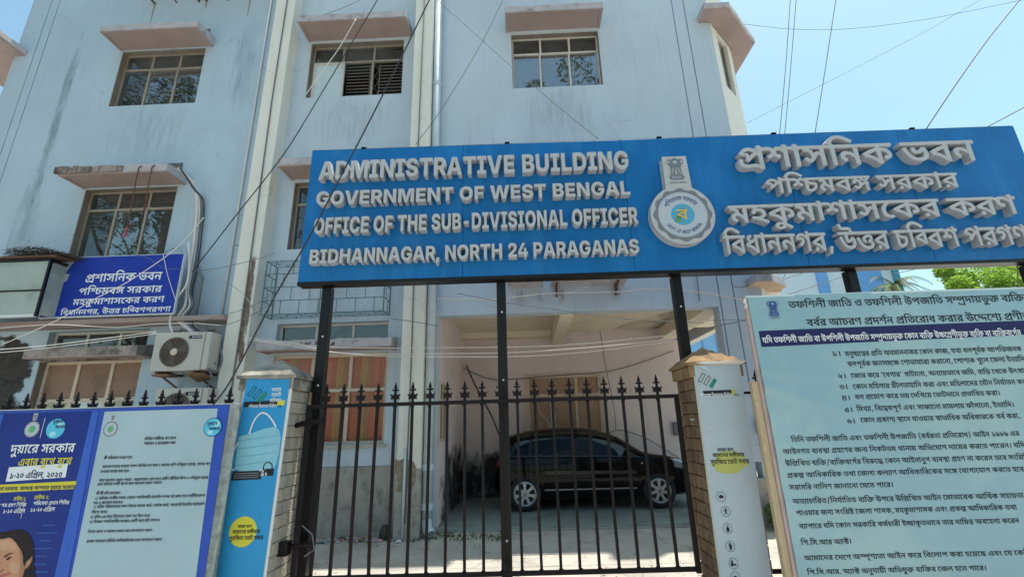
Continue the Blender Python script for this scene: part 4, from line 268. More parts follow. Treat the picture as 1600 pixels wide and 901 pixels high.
("pLw", "B", -2.6216, 2.0625, 0.03752, 0.0547, [38,11,2,13]),
("pLw", "B", -2.6155, 2.0095, 0.05193, 0.0531, [16,7,2,57]),
("pLw", "B", -2.6277, 1.9525, 0.0344, 0.0531, [47,4,18,6,2,13]),
("pLk", "B", -2.7917, 0.768, 0.03114, 0.0418, [8,2,105,11,2,-1,8,16,27]),
("pLk", "B", -2.8347, 0.719, 0.03543, 0.0482, [38,11,2,16,33,13,-1,47,12,28,6,2,13]),
("pLk", "B", -2.8606, 0.663, 0.04266, 0.0531, [3,1015,3,0,13,4,50,25,-1,16,7,2,57,-1,3,8,2,13]),
("pLw", "B", -2.6526, 1.273, 0.04133, 0.0386, [6,13,8]),
("pLw", "B", -2.6337, 1.2325, 0.03564, 0.0386, [16,7,2,57]),
("pRw", "B", 1.8516, 1.875, 0.02938, 0.0482, [9,4,10,11,8,12,-1,4,8,18,2,5,3,7,2,-1,4,5,8,37,2,23,5]),
("pRk", "B", 2.204, 1.875, 0.03794, 0.0466, [54,43]),
("pRk", "B", 1.9463, 1.3445, 0.03637, 0.0466, [8,2,105,11,2,-1,8,16,27]),
("pRk", "B", 1.8934, 1.293, 0.04124, 0.0531, [38,11,2,16,33,13,-1,47,12,28,6,2,13]),
("pRk", "B", 1.8645, 1.227, 0.04868, 0.0627, [3,1015,3,0,13,4,50,25,-1,16,7,2,57,-1,3,8,2,13]),
("ac", "L", -0.0017, 0, 0.03074, 0.035, [10,12,11,9,-1,5,6,0,7]),
("emb_bn", "B", -0.0018, 0, 0.1403, 0.1, [9,4,10,11,8,12,-1,3,13,6,2,13]),
("emb_en", "L", -0.0032, 0, 0.08022, 0.1, [13,14,8,6,24,-1,14,15,-1,16,9,5,6,-1,10,9,4,13,0,12]),
("emb_ba", "B", 0.0152, 0, 1.61833, 1, [8]),
("satya", "B", 0.0015, 0, 0.16256, 1, [3,25,36,16,11,8,-1,29,34,16,25]),
]
# ---------------------------------------------------------------- helpers
BASE = {}
ROT = math.radians(0.70)          # the gate line stands 0.7 degrees off the facade
def tag(o, label=None, cat=None, group=None, kind=None):
    if label: o['label'] = label
    if cat: o['category'] = cat
    if group: o['group'] = group
    if kind: o['kind'] = kind
    return o
def thing(name, label, cat, base, group=None, rot=False):
    o = bpy.data.objects.new(name, None); COL.objects.link(o)
    o.empty_display_size = 0.2
    b = Vector(base)
    if rot:
        o.rotation_euler = (0, 0, ROT); o.location = Matrix.Rotation(ROT, 3, 'Z') @ b
    else: o.location = b
    BASE[o.name] = (b, rot)
    return tag(o, label, cat, group)
class MB:
    def __init__(s): s.v = []; s.f = []
    def poly(s, *p):
        n = len(s.v); s.v += [tuple(q) for q in p]; s.f.append(tuple(range(n, n + len(p)))); return s
    def add(s, vs, fs):
        n = len(s.v); s.v += [tuple(q) for q in vs]; s.f += [tuple(i + n for i in f) for f in fs]; return s
    def box(s, x0, x1, y0, y1, z0, z1):
        if x0 > x1: x0, x1 = x1, x0
        v = [(x, y, z) for z in (z0, z1) for x, y in ((x0, y0), (x1, y0), (x1, y1), (x0, y1))]
        return s.add(v, [(0, 3, 2, 1), (4, 5, 6, 7), (0, 1, 5, 4), (1, 2, 6, 5), (2, 3, 7, 6), (3, 0, 4, 7)])
    def prism(s, pts, y0, y1):            # polygon in x,z pushed from y0 (front) to y1
        n = len(pts); A = sum(pts[i-1][0]*pts[i][1] - pts[i][0]*pts[i-1][1] for i in range(n))
        if A < 0: pts = pts[::-1]
        v = [(x, y0, z) for x, z in pts] + [(x, y1, z) for x, z in pts]
        f = [tuple(range(n)), tuple(range(2*n-1, n-1, -1))] + [(i, n+i, n+(i+1) % n, (i+1) % n) for i in range(n)]
        f[2:] = [tuple(reversed(q)) for q in f[2:]]
        return s.add(v, f)
    def slab(s, pts, z0, z1):             # polygon in x,y between two heights
        n = len(pts); A = sum(pts[i-1][0]*pts[i][1] - pts[i][0]*pts[i-1][1] for i in range(n))
        if A < 0: pts = pts[::-1]
        v = [(x, y, z0) for x, y in pts] + [(x, y, z1) for x, y in pts]
        return s.add(v, [tuple(range(n-1, -1, -1)), tuple(range(n, 2*n))] + [(i, (i+1) % n, n+(i+1) % n, n+i) for i in range(n)])
    def tube(s, pts, r, n=6, r1=None, caps=True):
        P = [Vector(p) for p in pts]; m = len(P); r1 = r if r1 is None else r1
        k0 = len(s.v); pu = None
        for i, p in enumerate(P):
            d = (P[min(i+1, m-1)] - P[max(i-1, 0)]).normalized()
            if pu is None:
                a = Vector((0, 0, 1)) if abs(d.z) < .9 else Vector((1, 0, 0))
                u = d.cross(a).normalized()
            else:
                u = (pu - d * pu.dot(d)).normalized()
            pu = u; w = d.cross(u); rr = r + (r1 - r) * i / max(1, m-1)
            for k in range(n):
                a = 2*math.pi*(k+.5)/n
                s.v.append(tuple(p + u*rr*math.cos(a) + w*rr*math.sin(a)))
        for i in range(m-1):
            for k in range(n):
                a = k0+i*n+k; b = k0+i*n+(k+1) % n
                s.f.append((a, b, b+n, a+n))
        if caps:
            s.f.append(tuple(k0+k for k in range(n-1, -1, -1))); s.f.append(tuple(k0+(m-1)*n+k for k in range(n)))
        return s
    def lathe(s, prof, c, axis='y', n=24, a0=0, a1=2*math.pi):   # prof = (radius, offset along axis)
        k0 = len(s.v); m = len(prof); full = abs(a1-a0-2*math.pi) < 1e-6; N = n if full else n+1
        for r, h in prof:
            for k in range(N):
                a = a0+(a1-a0)*k/n; p = (r*math.cos(a), r*math.sin(a))
                if axis == 'y': s.v.append((c[0]+p[0], c[1]+h, c[2]+p[1]))
                elif axis == 'z': s.v.append((c[0]+p[0], c[1]+p[1], c[2]+h))
                else: s.v.append((c[0]+h, c[1]+p[0], c[2]+p[1]))
        for i in range(m-1):
            for k in range(n):
                a = k0+i*N+k; b = k0+i*N+(k+1) % N
                s.f.append((a, b, b+N, a+N))
        return s
    def disc(s, x, y, z, r, n=32, rz=None):
        rz = rz or r
        return s.poly(*[(x+r*math.cos(-2*math.pi*k/n), y, z-rz*math.sin(-2*math.pi*k/n)) for k in range(n)][::-1])
    def build(s, name, mat, parent=None, kind=None, smooth=False, bev=0, label=None):
        b, rot = BASE[parent.name] if parent else (Vector((0, 0, 0)), False)
        me = bpy.data.meshes.new(name)
        me.from_pydata([(x-b.x, y-b.y, z-b.z) for x, y, z in s.v], [], s.f)
        if mat:
            for m_ in (mat if isinstance(mat, (list, tuple)) else [mat]): me.materials.append(m_)
        if smooth:
            me.polygons.foreach_set('use_smooth', [True]*len(me.polygons))
        me.update()
        o = bpy.data.objects.new(name, me); COL.objects.link(o)
        if parent: o.parent = parent; BASE[o.name] = (b, rot)
        else: BASE[o.name] = (Vector((0, 0, 0)), False)
        if bev:
            md = o.modifiers.new('bevel', 'BEVEL'); md.width = bev; md.segments = 2; md.limit_method = 'ANGLE'
        if kind: o['kind'] = kind
        if label: o['label'] = label
        return o
def B(*a): return MB().box(*a)
def solo(mb, name, mat, label, cat, base, group=None, rot=False, **k):     # a thing that is one mesh with its origin at base
    m = mb.build(name, mat, **k)
    b = Vector(base); me = m.data
    me.transform(Matrix.Translation(-b))
    if rot: m.rotation_euler = (0, 0, ROT); m.location = Matrix.Rotation(ROT, 3, 'Z') @ b
    else: m.location = b
    BASE[m.name] = (b, rot)
    return tag(m, label, cat, group)
def cat_curve(pts, n=8):
    P = [Vector(p) for p in pts]; out = []
    for i in range(len(P)-1):
        a, b, c, d = P[max(i-1, 0)], P[i], P[i+1], P[min(i+2, len(P)-1)]
        for k in range(n):
            t = k/n
            out.append(.5*((2*b)+(c-a)*t+(2*a-5*b+4*c-d)*t*t+(3*b-a-3*c+d)*t**3))
    out.append(P[-1]); return out
# ---------------------------------------------------------------- materials
MATS = {}
def mat(name, col, rough=.7, var=.0, scale=6.0, bump=0.0, bscale=60.0, metal=0.0, spec=.5, stain=None, sscale=1.5, samt=.0, sth=.55,
        stretch=(1, 1, 1), emit=None, coat=0):
    if name in MATS: return MATS[name]
    m = bpy.data.materials.new(name); MATS[name] = m; m.use_nodes = True
    nt = m.node_tree; N = nt.nodes; L = nt.links
    p = N['Principled BSDF']
    p.inputs['Roughness'].default_value = rough; p.inputs['Metallic'].default_value = metal
    p.inputs['Specular IOR Level'].default_value = spec
    if coat: p.inputs['Coat Weight'].default_value = coat; p.inputs['Coat Roughness'].default_value = .04
    if name.startswith(('print_', 'banner_', 'board_royal', 'poster_sky')): p.inputs['Specular IOR Level'].default_value = .15
    c4 = (*col, 1)
    p.inputs['Base Color'].default_value = c4
    if var or samt or bump:
        tc = N.new('ShaderNodeTexCoord')
    cur = None
    if var:
        nz = N.new('ShaderNodeTexNoise'); nz.inputs['Scale'].default_value = scale; nz.inputs['Detail'].default_value = 6; nz.inputs['Roughness'].default_value = .62
        mp = N.new('ShaderNodeMapping'); mp.inputs['Scale'].default_value = stretch
        L.new(tc.outputs['Object'], mp.inputs[0]); L.new(mp.outputs[0], nz.inputs[0])
        r = N.new('ShaderNodeValToRGB'); r.color_ramp.elements[0].position = .3; r.color_ramp.elements[1].position = .7
        r.color_ramp.elements[0].color = tuple(c*(1-var) for c in col)+(1,)
        r.color_ramp.elements[1].color = tuple(min(1, c*(1+var)) for c in col)+(1,)
        L.new(nz.outputs[0], r.inputs[0]); cur = r.outputs[0]
    if samt:
        n2 = N.new('ShaderNodeTexNoise'); n2.inputs['Scale'].default_value = sscale; n2.inputs['Detail'].default_value = 9; n2.inputs['Roughness'].default_value = .68
        mp2 = N.new('ShaderNodeMapping'); mp2.inputs['Scale'].default_value = stretch; mp2.inputs['Location'].default_value = (3.1, 1.7, 9.2)
        L.new(tc.outputs['Object'], mp2.inputs[0]); L.new(mp2.outputs[0], n2.inputs[0])
        r2 = N.new('ShaderNodeValToRGB'); r2.color_ramp.elements[0].position = sth; r2.color_ramp.elements[1].position = min(1, sth+.16)
        r2.color_ramp.elements[0].color = (0, 0, 0, 1); r2.color_ramp.elements[1].color = (samt, samt, samt, 1)
        L.new(n2.outputs[0], r2.inputs[0])
        mx = N.new('ShaderNodeMix'); mx.data_type = 'RGBA'
        L.new(r2.outputs[0], mx.inputs[0])
        if cur: L.new(cur, mx.inputs[6])
        else: mx.inputs[6].default_value = c4
        mx.inputs[7].default_value = (*(stain or tuple(c*.4 for c in col)), 1)
        cur = mx.outputs[2]
    if cur: L.new(cur, p.inputs['Base Color'])
    if bump:
        n3 = N.new('ShaderNodeTexNoise'); n3.inputs['Scale'].default_value = bscale; n3.inputs['Detail'].default_value = 5
        L.new(tc.outputs['Object'], n3.inputs[0])
        b = N.new('ShaderNodeBump'); b.inputs['Strength'].default_value = bump; b.inputs['Distance'].default_value = .02
        L.new(n3.outputs[0], b.inputs['Height']); L.new(b.outputs[0], p.inputs['Normal'])
    if emit: p.inputs['Emission Color'].default_value = (*emit, 1); p.inputs['Emission Strength'].default_value = 1
    return m
def glassmat(name, tint, refl, rough=.02, dust=.10, gcol=(.88, .92, .92)):
    m = bpy.data.materials.new(name); MATS[name] = m; m.use_nodes = True
    nt = m.node_tree; N = nt.nodes; L = nt.links; N.remove(N['Principled BSDF'])
    out = N['Material Output']
    tr = N.new('ShaderNodeBsdfTransparent'); tr.inputs[0].default_value = (*tint, 1)
    gl = N.new('ShaderNodeBsdfGlossy'); gl.inputs['Roughness'].default_value = rough; gl.inputs[0].default_value = (*gcol, 1)
    fr = N.new('ShaderNodeLayerWeight'); fr.inputs[0].default_value = .35
    mt = N.new('ShaderNodeMath'); mt.operation = 'MULTIPLY_ADD'; mt.inputs[1].default_value = .5; mt.inputs[2].default_value = refl
    L.new(fr.outputs['Fresnel'], mt.inputs[0])
    cl = N.new('ShaderNodeMath'); cl.operation = 'MINIMUM'; cl.inputs[1].default_value = .95; L.new(mt.outputs[0], cl.inputs[0])
    mx = N.new('ShaderNodeMixShader'); L.new(cl.outputs[0], mx.inputs[0]); L.new(tr.outputs[0], mx.inputs[1]); L.new(gl.outputs[0], mx.inputs[2])
    tc = N.new('ShaderNodeTexCoord'); nz = N.new('ShaderNodeTexNoise'); nz.inputs['Scale'].default_value = 2.2; nz.inputs['Detail'].default_value = 1
    L.new(tc.outputs['Object'], nz.inputs[0])
    b = N.new('ShaderNodeBump'); b.inputs['Strength'].default_value = .05; b.inputs['Distance'].default_value = .03
    L.new(nz.outputs[0], b.inputs['Height']); L.new(b.outputs[0], gl.inputs['Normal'])
    df = N.new('ShaderNodeBsdfDiffuse'); df.inputs[0].default_value = (.40, .42, .42, 1)
    n2 = N.new('ShaderNodeTexNoise'); n2.inputs['Scale'].default_value = 3.5; n2.inputs['Detail'].default_value = 8; L.new(tc.outputs['Object'], n2.inputs[0])
    mr = N.new('ShaderNodeMapRange'); mr.inputs[1].default_value = .35; mr.inputs[2].default_value = .75; mr.inputs[3].default_value = dust*.4; mr.inputs[4].default_value = dust*1.6; L.new(n2.outputs[0], mr.inputs[0])
    m2 = N.new('ShaderNodeMixShader'); L.new(mr.outputs[0], m2.inputs[0]); L.new(mx.outputs[0], m2.inputs[1]); L.new(df.outputs[0], m2.inputs[2])
    L.new(m2.outputs[0], out.inputs[0]); return m
def wall_mat(name, base, low=None):
    """painted plaster: faint vertical rain streaks, patchy repaint, grime spots"""
    m = bpy.data.materials.new(name); MATS[name] = m; m.use_nodes = True
    nt = m.node_tree; N = nt.nodes; L = nt.links; p = N['Principled BSDF']; p.inputs['Roughness'].default_value = .85
    g = N.new('ShaderNodeNewGeometry')
    def noise(sc, st, det=6, rough=.6, loc=(0, 0, 0)):
        mp = N.new('ShaderNodeMapping'); mp.inputs['Scale'].default_value = st; mp.inputs['Location'].default_value = loc
        L.new(g.outputs['Position'], mp.inputs[0])
        n = N.new('ShaderNodeTexNoise'); n.inputs['Scale'].default_value = sc; n.inputs['Detail'].default_value = det; n.inputs['Roughness'].default_value = rough
        L.new(mp.outputs[0], n.inputs[0]); return n.outputs[0]
    def ramp(src, a, b, c0, c1):
        r = N.new('ShaderNodeValToRGB'); r.color_ramp.elements[0].position = a; r.color_ramp.elements[1].position = b
        r.color_ramp.elements[0].color = (*c0, 1); r.color_ramp.elements[1].color = (*c1, 1); L.new(src, r.inputs[0]); return r.outputs[0]
    def mix(f, a, b):
        x = N.new('ShaderNodeMix'); x.data_type = 'RGBA'; L.new(f, x.inputs[0])
        if isinstance(a, tuple): x.inputs[6].default_value = (*a, 1)
        else: L.new(a, x.inputs[6])
        x.inputs[7].default_value = (*b, 1); return x.outputs[2]
    c = ramp(noise(.7, (1, 1, 1)), .3, .7, tuple(v*.93 for v in base), tuple(min(1, v*1.06) for v in base))
    c = mix(ramp(noise(2.2, (1.2, 1, .12), 7), .56, .78, (0, 0, 0), (.38,)*3), c, tuple(v*.62 for v in base))
    c = mix(ramp(noise(9, (1, 1, .35), 8, .7, (5, 2, 1)), .62, .8, (0, 0, 0), (.4,)*3), c, tuple(v*.7 for v in base))
    c = mix(ramp(noise(1.1, (1, 1, .5), 3, .5, (9, 9, 2)), .55, .7, (0, 0, 0), (.45,)*3), c, tuple(min(1, v*1.13) for v in base))
    vs = N.new('ShaderNodeVectorMath'); vs.operation = 'SCALE'; vs.inputs[3].default_value = .8
    nn = N.new('ShaderNodeTexNoise'); nn.inputs['Scale'].default_value = 1.6; nn.inputs['Detail'].default_value = 7; L.new(g.outputs['Position'], nn.inputs[0]); L.new(nn.outputs[1], vs.inputs[0])
    va = N.new('ShaderNodeVectorMath'); va.operation = 'ADD'; L.new(g.outputs['Position'], va.inputs[0]); L.new(vs.outputs[0], va.inputs[1])
    vo = N.new('ShaderNodeTexVoronoi'); vo.feature = 'DISTANCE_TO_EDGE'; vo.inputs['Scale'].default_value = .55; L.new(va.outputs[0], vo.inputs[0])
    mk = N.new('ShaderNodeMath'); mk.operation = 'MULTIPLY'
    L.new(ramp(vo.outputs[0], .0015, .006, (1, 1, 1), (0, 0, 0)), mk.inputs[0]); L.new(ramp(noise(.9, (1, 1, 1), 2, .5, (7, 1, 3)), .5, .62, (0, 0, 0), (.42,)*3), mk.inputs[1])
    c = mix(mk.outputs[0], c, tuple(v*.45 for v in base))
    c = mix(ramp(noise(5.5, (2.2, 2.2, .10), 5, .6, (2, 8, 1)), .60, .74, (0, 0, 0), (.28,)*3), c, tuple(v*.55 for v in base))
    L.new(c, p.inputs['Base Color'])
    b = N.new('ShaderNodeBump'); b.inputs['Strength'].default_value = .35; b.inputs['Distance'].default_value = .012
    L.new(noise(30, (1, 1, 1), 6, .7), b.inputs['Height']); L.new(b.outputs[0], p.inputs['Normal'])
    return m
W_BLUE = wall_mat('blue_wall_paint', (.39, .50, .585))
W_GREY = wall_mat('pale_cast_wall_paint', (.47, .55, .62))  # same wall paint; the facade's paler colour cast is put into this tone
W_CREAM = wall_mat('cream_pilaster_paint', (.70, .69, .62))
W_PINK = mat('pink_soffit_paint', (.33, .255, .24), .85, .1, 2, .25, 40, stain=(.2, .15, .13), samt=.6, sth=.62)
W_PORT = wall_mat('portico_wall_paint', (.70, .60, .59))
W_CEIL = mat('portico_ceiling_paint', (.78, .69, .55), .9, .07, 1.5, .15, 40, stain=(.2, .15, .12), samt=.5, sth=.66)
W_MOULD = mat('mouldy_plaster', (.32, .27, .25), .95, .35, 3, .6, 30, stain=(.05, .045, .04), samt=.95, sscale=1.7, sth=.44)
W_CHAJ = mat('weathered_concrete_edge', (.42, .40, .42), .95, .16, 4, .5, 40, stain=(.09, .08, .075), samt=.85, sscale=3.0, sth=.56)
W_PLINTH = mat('cement_plinth', (.36, .35, .31), .95, .18, 3, .5, 40, stain=(.13, .125, .12), samt=.9, sscale=4.5, sth=.53)
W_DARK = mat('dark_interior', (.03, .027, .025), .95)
W_SOOT = mat('sooty_wall', (.12, .11, .10), .95, .3, 2, .3, 30)
ALU = mat('anodised_frame', (.36, .31, .25), .45, .12, 8, metal=.3)
ALU_L = mat('pale_window_frame', (.55, .52, .47), .5, .1, 8)
WOODF = mat('cream_window_frame', (.56, .47, .38), .6, .12, 10, stain=(.2, .13, .1), samt=.5, sth=.6)
GLASS = glassmat('window_glass', (.55, .6, .6), .30)
GLASS_D = glassmat('dark_glass', (.30, .36, .34), .10)
GLASS_P = mat('frosted_pane', (.50, .60, .62), .25, .05, 3)
BROWNS = mat('brown_pane_board', (.24, .14, .095), .5, .16, 5, stain=(.10, .06, .04), samt=.6, sth=.55)
BROWNS2 = mat('brown_shutter_board', (.36, .22, .14), .5, .16, 5, stain=(.16, .10, .07), samt=.6, sscale=5, sth=.55)
BLACK = mat('black_gate_paint', (.009, .006, .008), .5, .3, 30, .15, 80, stain=(.05, .025, .02), samt=.5, sscale=14, sth=.66, spec=.2)
BLACK2 = mat('black_post_paint', (.005, .0045, .005), .35, .2, 20, .08, 60, spec=.3)
IRON = mat('window_iron', (.20, .17, .14), .6, .2, 20)
RUST = mat('rusty_iron', (.12, .055, .035), .85, .4, 20, .4, 60)
CAGE = mat('turquoise_cage_paint', (.08, .16, .17), .5, .3, 12, stain=(.05, .04, .04), samt=.7, sscale=20, sth=.55)
WHITE_P = mat('white_plastic', (.62, .63, .64), .45)
CABLE_W = mat('white_cable', (.68, .63, .60), .6)
CABLE_B = mat('black_cable', (.02, .02, .024), .6)
CABLE_G = mat('grey_cable', (.14, .15, .17), .7)
PIPE = mat('pvc_pipe_paint', (.50, .58, .62), .6, .1, 5, stain=(.3, .3, .3), samt=.4, sth=.6)
CONCR = mat('concrete', (.42, .39, .34), .9, .15, 3, .3, 50)
WOOD = mat('raw_wood', (.50, .38, .24), .8, .2, 12, .2, 60, stretch=(8, 8, 1))
LEAF = mat('foliage', (.075, .15, .03), .6, .5, 6)
def leafmat(name, c, tc):
    m = mat(name, c, .6, .4, 2); nt = m.node_tree; N = nt.nodes; L = nt.links
    t = N.new('ShaderNodeBsdfTranslucent'); t.inputs[0].default_value = (*tc, 1); mx = N.new('ShaderNodeMixShader'); mx.inputs[0].default_value = .45
    L.new(N['Principled BSDF'].outputs[0], mx.inputs[1]); L.new(t.outputs[0], mx.inputs[2]); L.new(mx.outputs[0], N['Material Output'].inputs[0]); return m
LEAF_Y = leafmat('bright_foliage', (.20, .32, .05), (.40, .60, .08))
LEAF_D = mat('dark_foliage', (.035, .07, .022), .6, .5, 3)
BARK = mat('bark', (.12, .09, .065), .95, .3, 10, .6, 30)
def decal(name, col, scale=4.0, th=.5, soft=.12, amt=.9, edge=1.0, stretch=(1, 1, 1), var=.3, side=0):
    """stain with a ragged see-through outline: dense at the middle of its sheet, broken toward the rim"""
    if name in MATS: return MATS[name]
    m = bpy.data.materials.new(name); MATS[name] = m; m.use_nodes = True
    nt = m.node_tree; N = nt.nodes; L = nt.links; p = N['Principled BSDF']; p.inputs['Roughness'].default_value = .95
    tc = N.new('ShaderNodeTexCoord'); g = N.new('ShaderNodeNewGeometry')
    mp = N.new('ShaderNodeMapping'); mp.inputs['Scale'].default_value = stretch; L.new(g.outputs['Position'], mp.inputs[0])
    n1 = N.new('ShaderNodeTexNoise'); n1.inputs['Scale'].default_value = scale; n1.inputs['Detail'].default_value = 9; n1.inputs['Roughness'].default_value = .7; L.new(mp.outputs[0], n1.inputs[0])
    sp = N.new('ShaderNodeSeparateXYZ'); L.new(tc.outputs['Generated'], sp.inputs[0])
    def mth(op, a, b=None):
        x = N.new('ShaderNodeMath'); x.operation = op
        for i, v in enumerate((a, b)):
            if v is None: continue
            if isinstance(v, (int, float)): x.inputs[i].default_value = v
            else: L.new(v, x.inputs[i])
        return x.outputs[0]
    def tri(o): return mth('MULTIPLY', mth('MULTIPLY', o, mth('SUBTRACT', 1.0, o)), 4.0)
    f = mth('MULTIPLY', tri(sp.outputs[1 if side else 0]), tri(sp.outputs[2]))
    f = mth('ADD', mth('MULTIPLY', mth('SUBTRACT', mth('POWER', f, .5), .75), edge*.6), n1.outputs[0])
    r = N.new('ShaderNodeMapRange'); r.inputs[1].default_value = th; r.inputs[2].default_value = th+soft; r.inputs[3].default_value = 0; r.inputs[4].default_value = amt
    L.new(f, r.inputs[0]); L.new(r.outputs[0], p.inputs['Alpha'])
    n2 = N.new('ShaderNodeTexNoise'); n2.inputs['Scale'].default_value = scale*3; n2.inputs['Detail'].default_value = 6; L.new(g.outputs['Position'], n2.inputs[0])
    rr_ = N.new('ShaderNodeValToRGB'); rr_.color_ramp.elements[0].position = .3; rr_.color_ramp.elements[1].position = .7
    rr_.color_ramp.elements[0].color = tuple(c*(1-var) for c in col)+(1,); rr_.color_ramp.elements[1].color = tuple(c*(1+var) for c in col)+(1,)
    L.new(n2.outputs[0], rr_.inputs[0]); L.new(rr_.outputs[0], p.inputs['Base Color'])
    return m
def patch(x0, x1, y, z0, z1, m, name, parent):
    return MB().poly((x0, y, z0), (x1, y, z0), (x1, y, z1), (x0, y, z1)).build(name, m, parent)
# ---------------------------------------------------------------- lettering
GC = {}
def glyph(font, gi, n):
    """one letter as (points, triangles, rim edges): its quadratic curves flattened, overlapping strokes united"""
    key = (font, gi, n)
    if key in GC: return GC[key]
    rings = []
    for cs in GLYPHS[font][gi][1:]:
        pts = []; x = y = 0
        for i in range(0, len(cs), 2):
            x += (cs[i] >> 1)*2; y += cs[i+1]*2; pts.append((x, y, cs[i] & 1))
        Q = []
        for i, a in enumerate(pts):
            b = pts[(i+1) % len(pts)]; Q.append(a)
            if not a[2] and not b[2]: Q.append(((a[0]+b[0])/2, (a[1]+b[1])/2, 1))
        s = next(i for i, q in enumerate(Q) if q[2]); Q = Q[s:]+Q[:s]+[Q[s]]
        P = []; i = 0
        while i < len(Q)-1:
            if Q[i+1][2]: P.append((Q[i][0], Q[i][1])); i += 1
            else:
                a, b, d = Q[i:i+3]
                for k in range(n):
                    t = k/n; P.append(((1-t)**2*a[0]+2*t*(1-t)*b[0]+t*t*d[0], (1-t)**2*a[1]+2*t*(1-t)*b[1]+t*t*d[1]))
                i += 2
        R = []
        for q in P:
            if not R or abs(q[0]-R[-1][0])+abs(q[1]-R[-1][1]) > 1: R.append(q)
        if len(R) > 2 and abs(R[0][0]-R[-1][0])+abs(R[0][1]-R[-1][1]) <= 1: R.pop()
        if len(R) > 2: rings.append(R)
    res = ([], [], [])
    if rings:
        V = [Vector(q) for r in rings for q in r]; Ed = []; o = 0
        for r in rings:
            Ed += [(o+i, o+(i+1) % len(r)) for i in range(len(r))]; o += len(r)
        cv, ce, cf = delaunay_2d_cdt(V, Ed, [], 0, .01)[:3]
        T = []
        for f in cf:
            cx = sum(cv[i].x for i in f)/3; cy = sum(cv[i].y for i in f)/3+1.3e-4; wn = 0
            for r in rings:
                for i in range(len(r)):
                    (xa, ya), (xb, yb) = r[i-1], r[i]
                    if (ya > cy) != (yb > cy) and cx < (xb-xa)*(cy-ya)/(yb-ya)+xa: wn += 1 if yb > ya else -1
            if wn: 
                a, b, c = f
                if (cv[b]-cv[a]).cross(cv[c]-cv[a]) < 0: b, c = c, b
                T.append((a, b, c))
        half = {}
        for a, b, c in T:
            for e in ((a, b), (b, c), (c, a)): half[e] = 1
        rim = [e for e in half if (e[1], e[0]) not in half]
        res = ([(v.x, v.y) for v in cv], T, rim)
    GC[key] = res
    return res
def words(entry):
    """split one line of lettering into words: lists of (glyph, x, y) in glyph units"""
    s = entry[6]; W = [[]]; x = 0; i = 0; font = entry[1]
    while i < len(s):
        v = s[i]
        if v == -1: x += SPACE[font]*2; W.append([]); i += 1; continue
        if v >= 1000:
            W[-1].append((v-1000, x+s[i+1]*2, s[i+2]*2)); dx = s[i+1]
            if dx == 0: x += GLYPHS[font][v-1000][0]*2
            i += 3
        else: W[-1].append((v, x, 0)); x += GLYPHS[font][v][0]*2; i += 1
    return [w for w in W if w]
def put_text(mb, entry, glyphs, yf, depth=0.0, n=2, xf=None, off=0):
    """letters into mb: front faces at y = yf, pushed back by depth; xf maps (x, z) to (x, z)"""
    tg, font, x0, z0, sx, size, _ = entry
    sx /= 1000.; sz = size/1000.
    for k, (gi, gx, gy) in enumerate(glyphs):
        flat, T, rim = glyph(font, gi, n)
        if not T: continue
        y = yf-.0002*((k+off) % 2)
        V = []
        for q in flat:
            a, b = x0+(gx+q[0])*sx, z0+(gy+q[1])*sz
            V.append(xf(a, b) if xf else (a, b))
        n0 = len(mb.v)
        mb.v += [(a, y, b) for a, b in V]
        mb.f += [(a+n0, b+n0, c+n0) for a, b, c in T]
        if depth:
            nn = len(V); mb.v += [(a, yf+depth, b) for a, b in V]
            mb.f += [(a+n0, a+n0+nn, b+n0+nn, b+n0) for a, b in rim]
    return mb
def lines(tg): return [e for e in TXT if e[0] == tg]
def print_lines(tg, parent, m, yf, name='printed_text', n=2, bend=None):
    for e in lines(tg):
        mb = MB(); ws = words(e)
        put_text(mb, e, [g for w in ws for g in w], yf, n=n)
        if bend: mb.v = [(x, bend(x, z)-.0012-(yf-y), z) for x, y, z in mb.v]
        mb.build(name, m, parent)
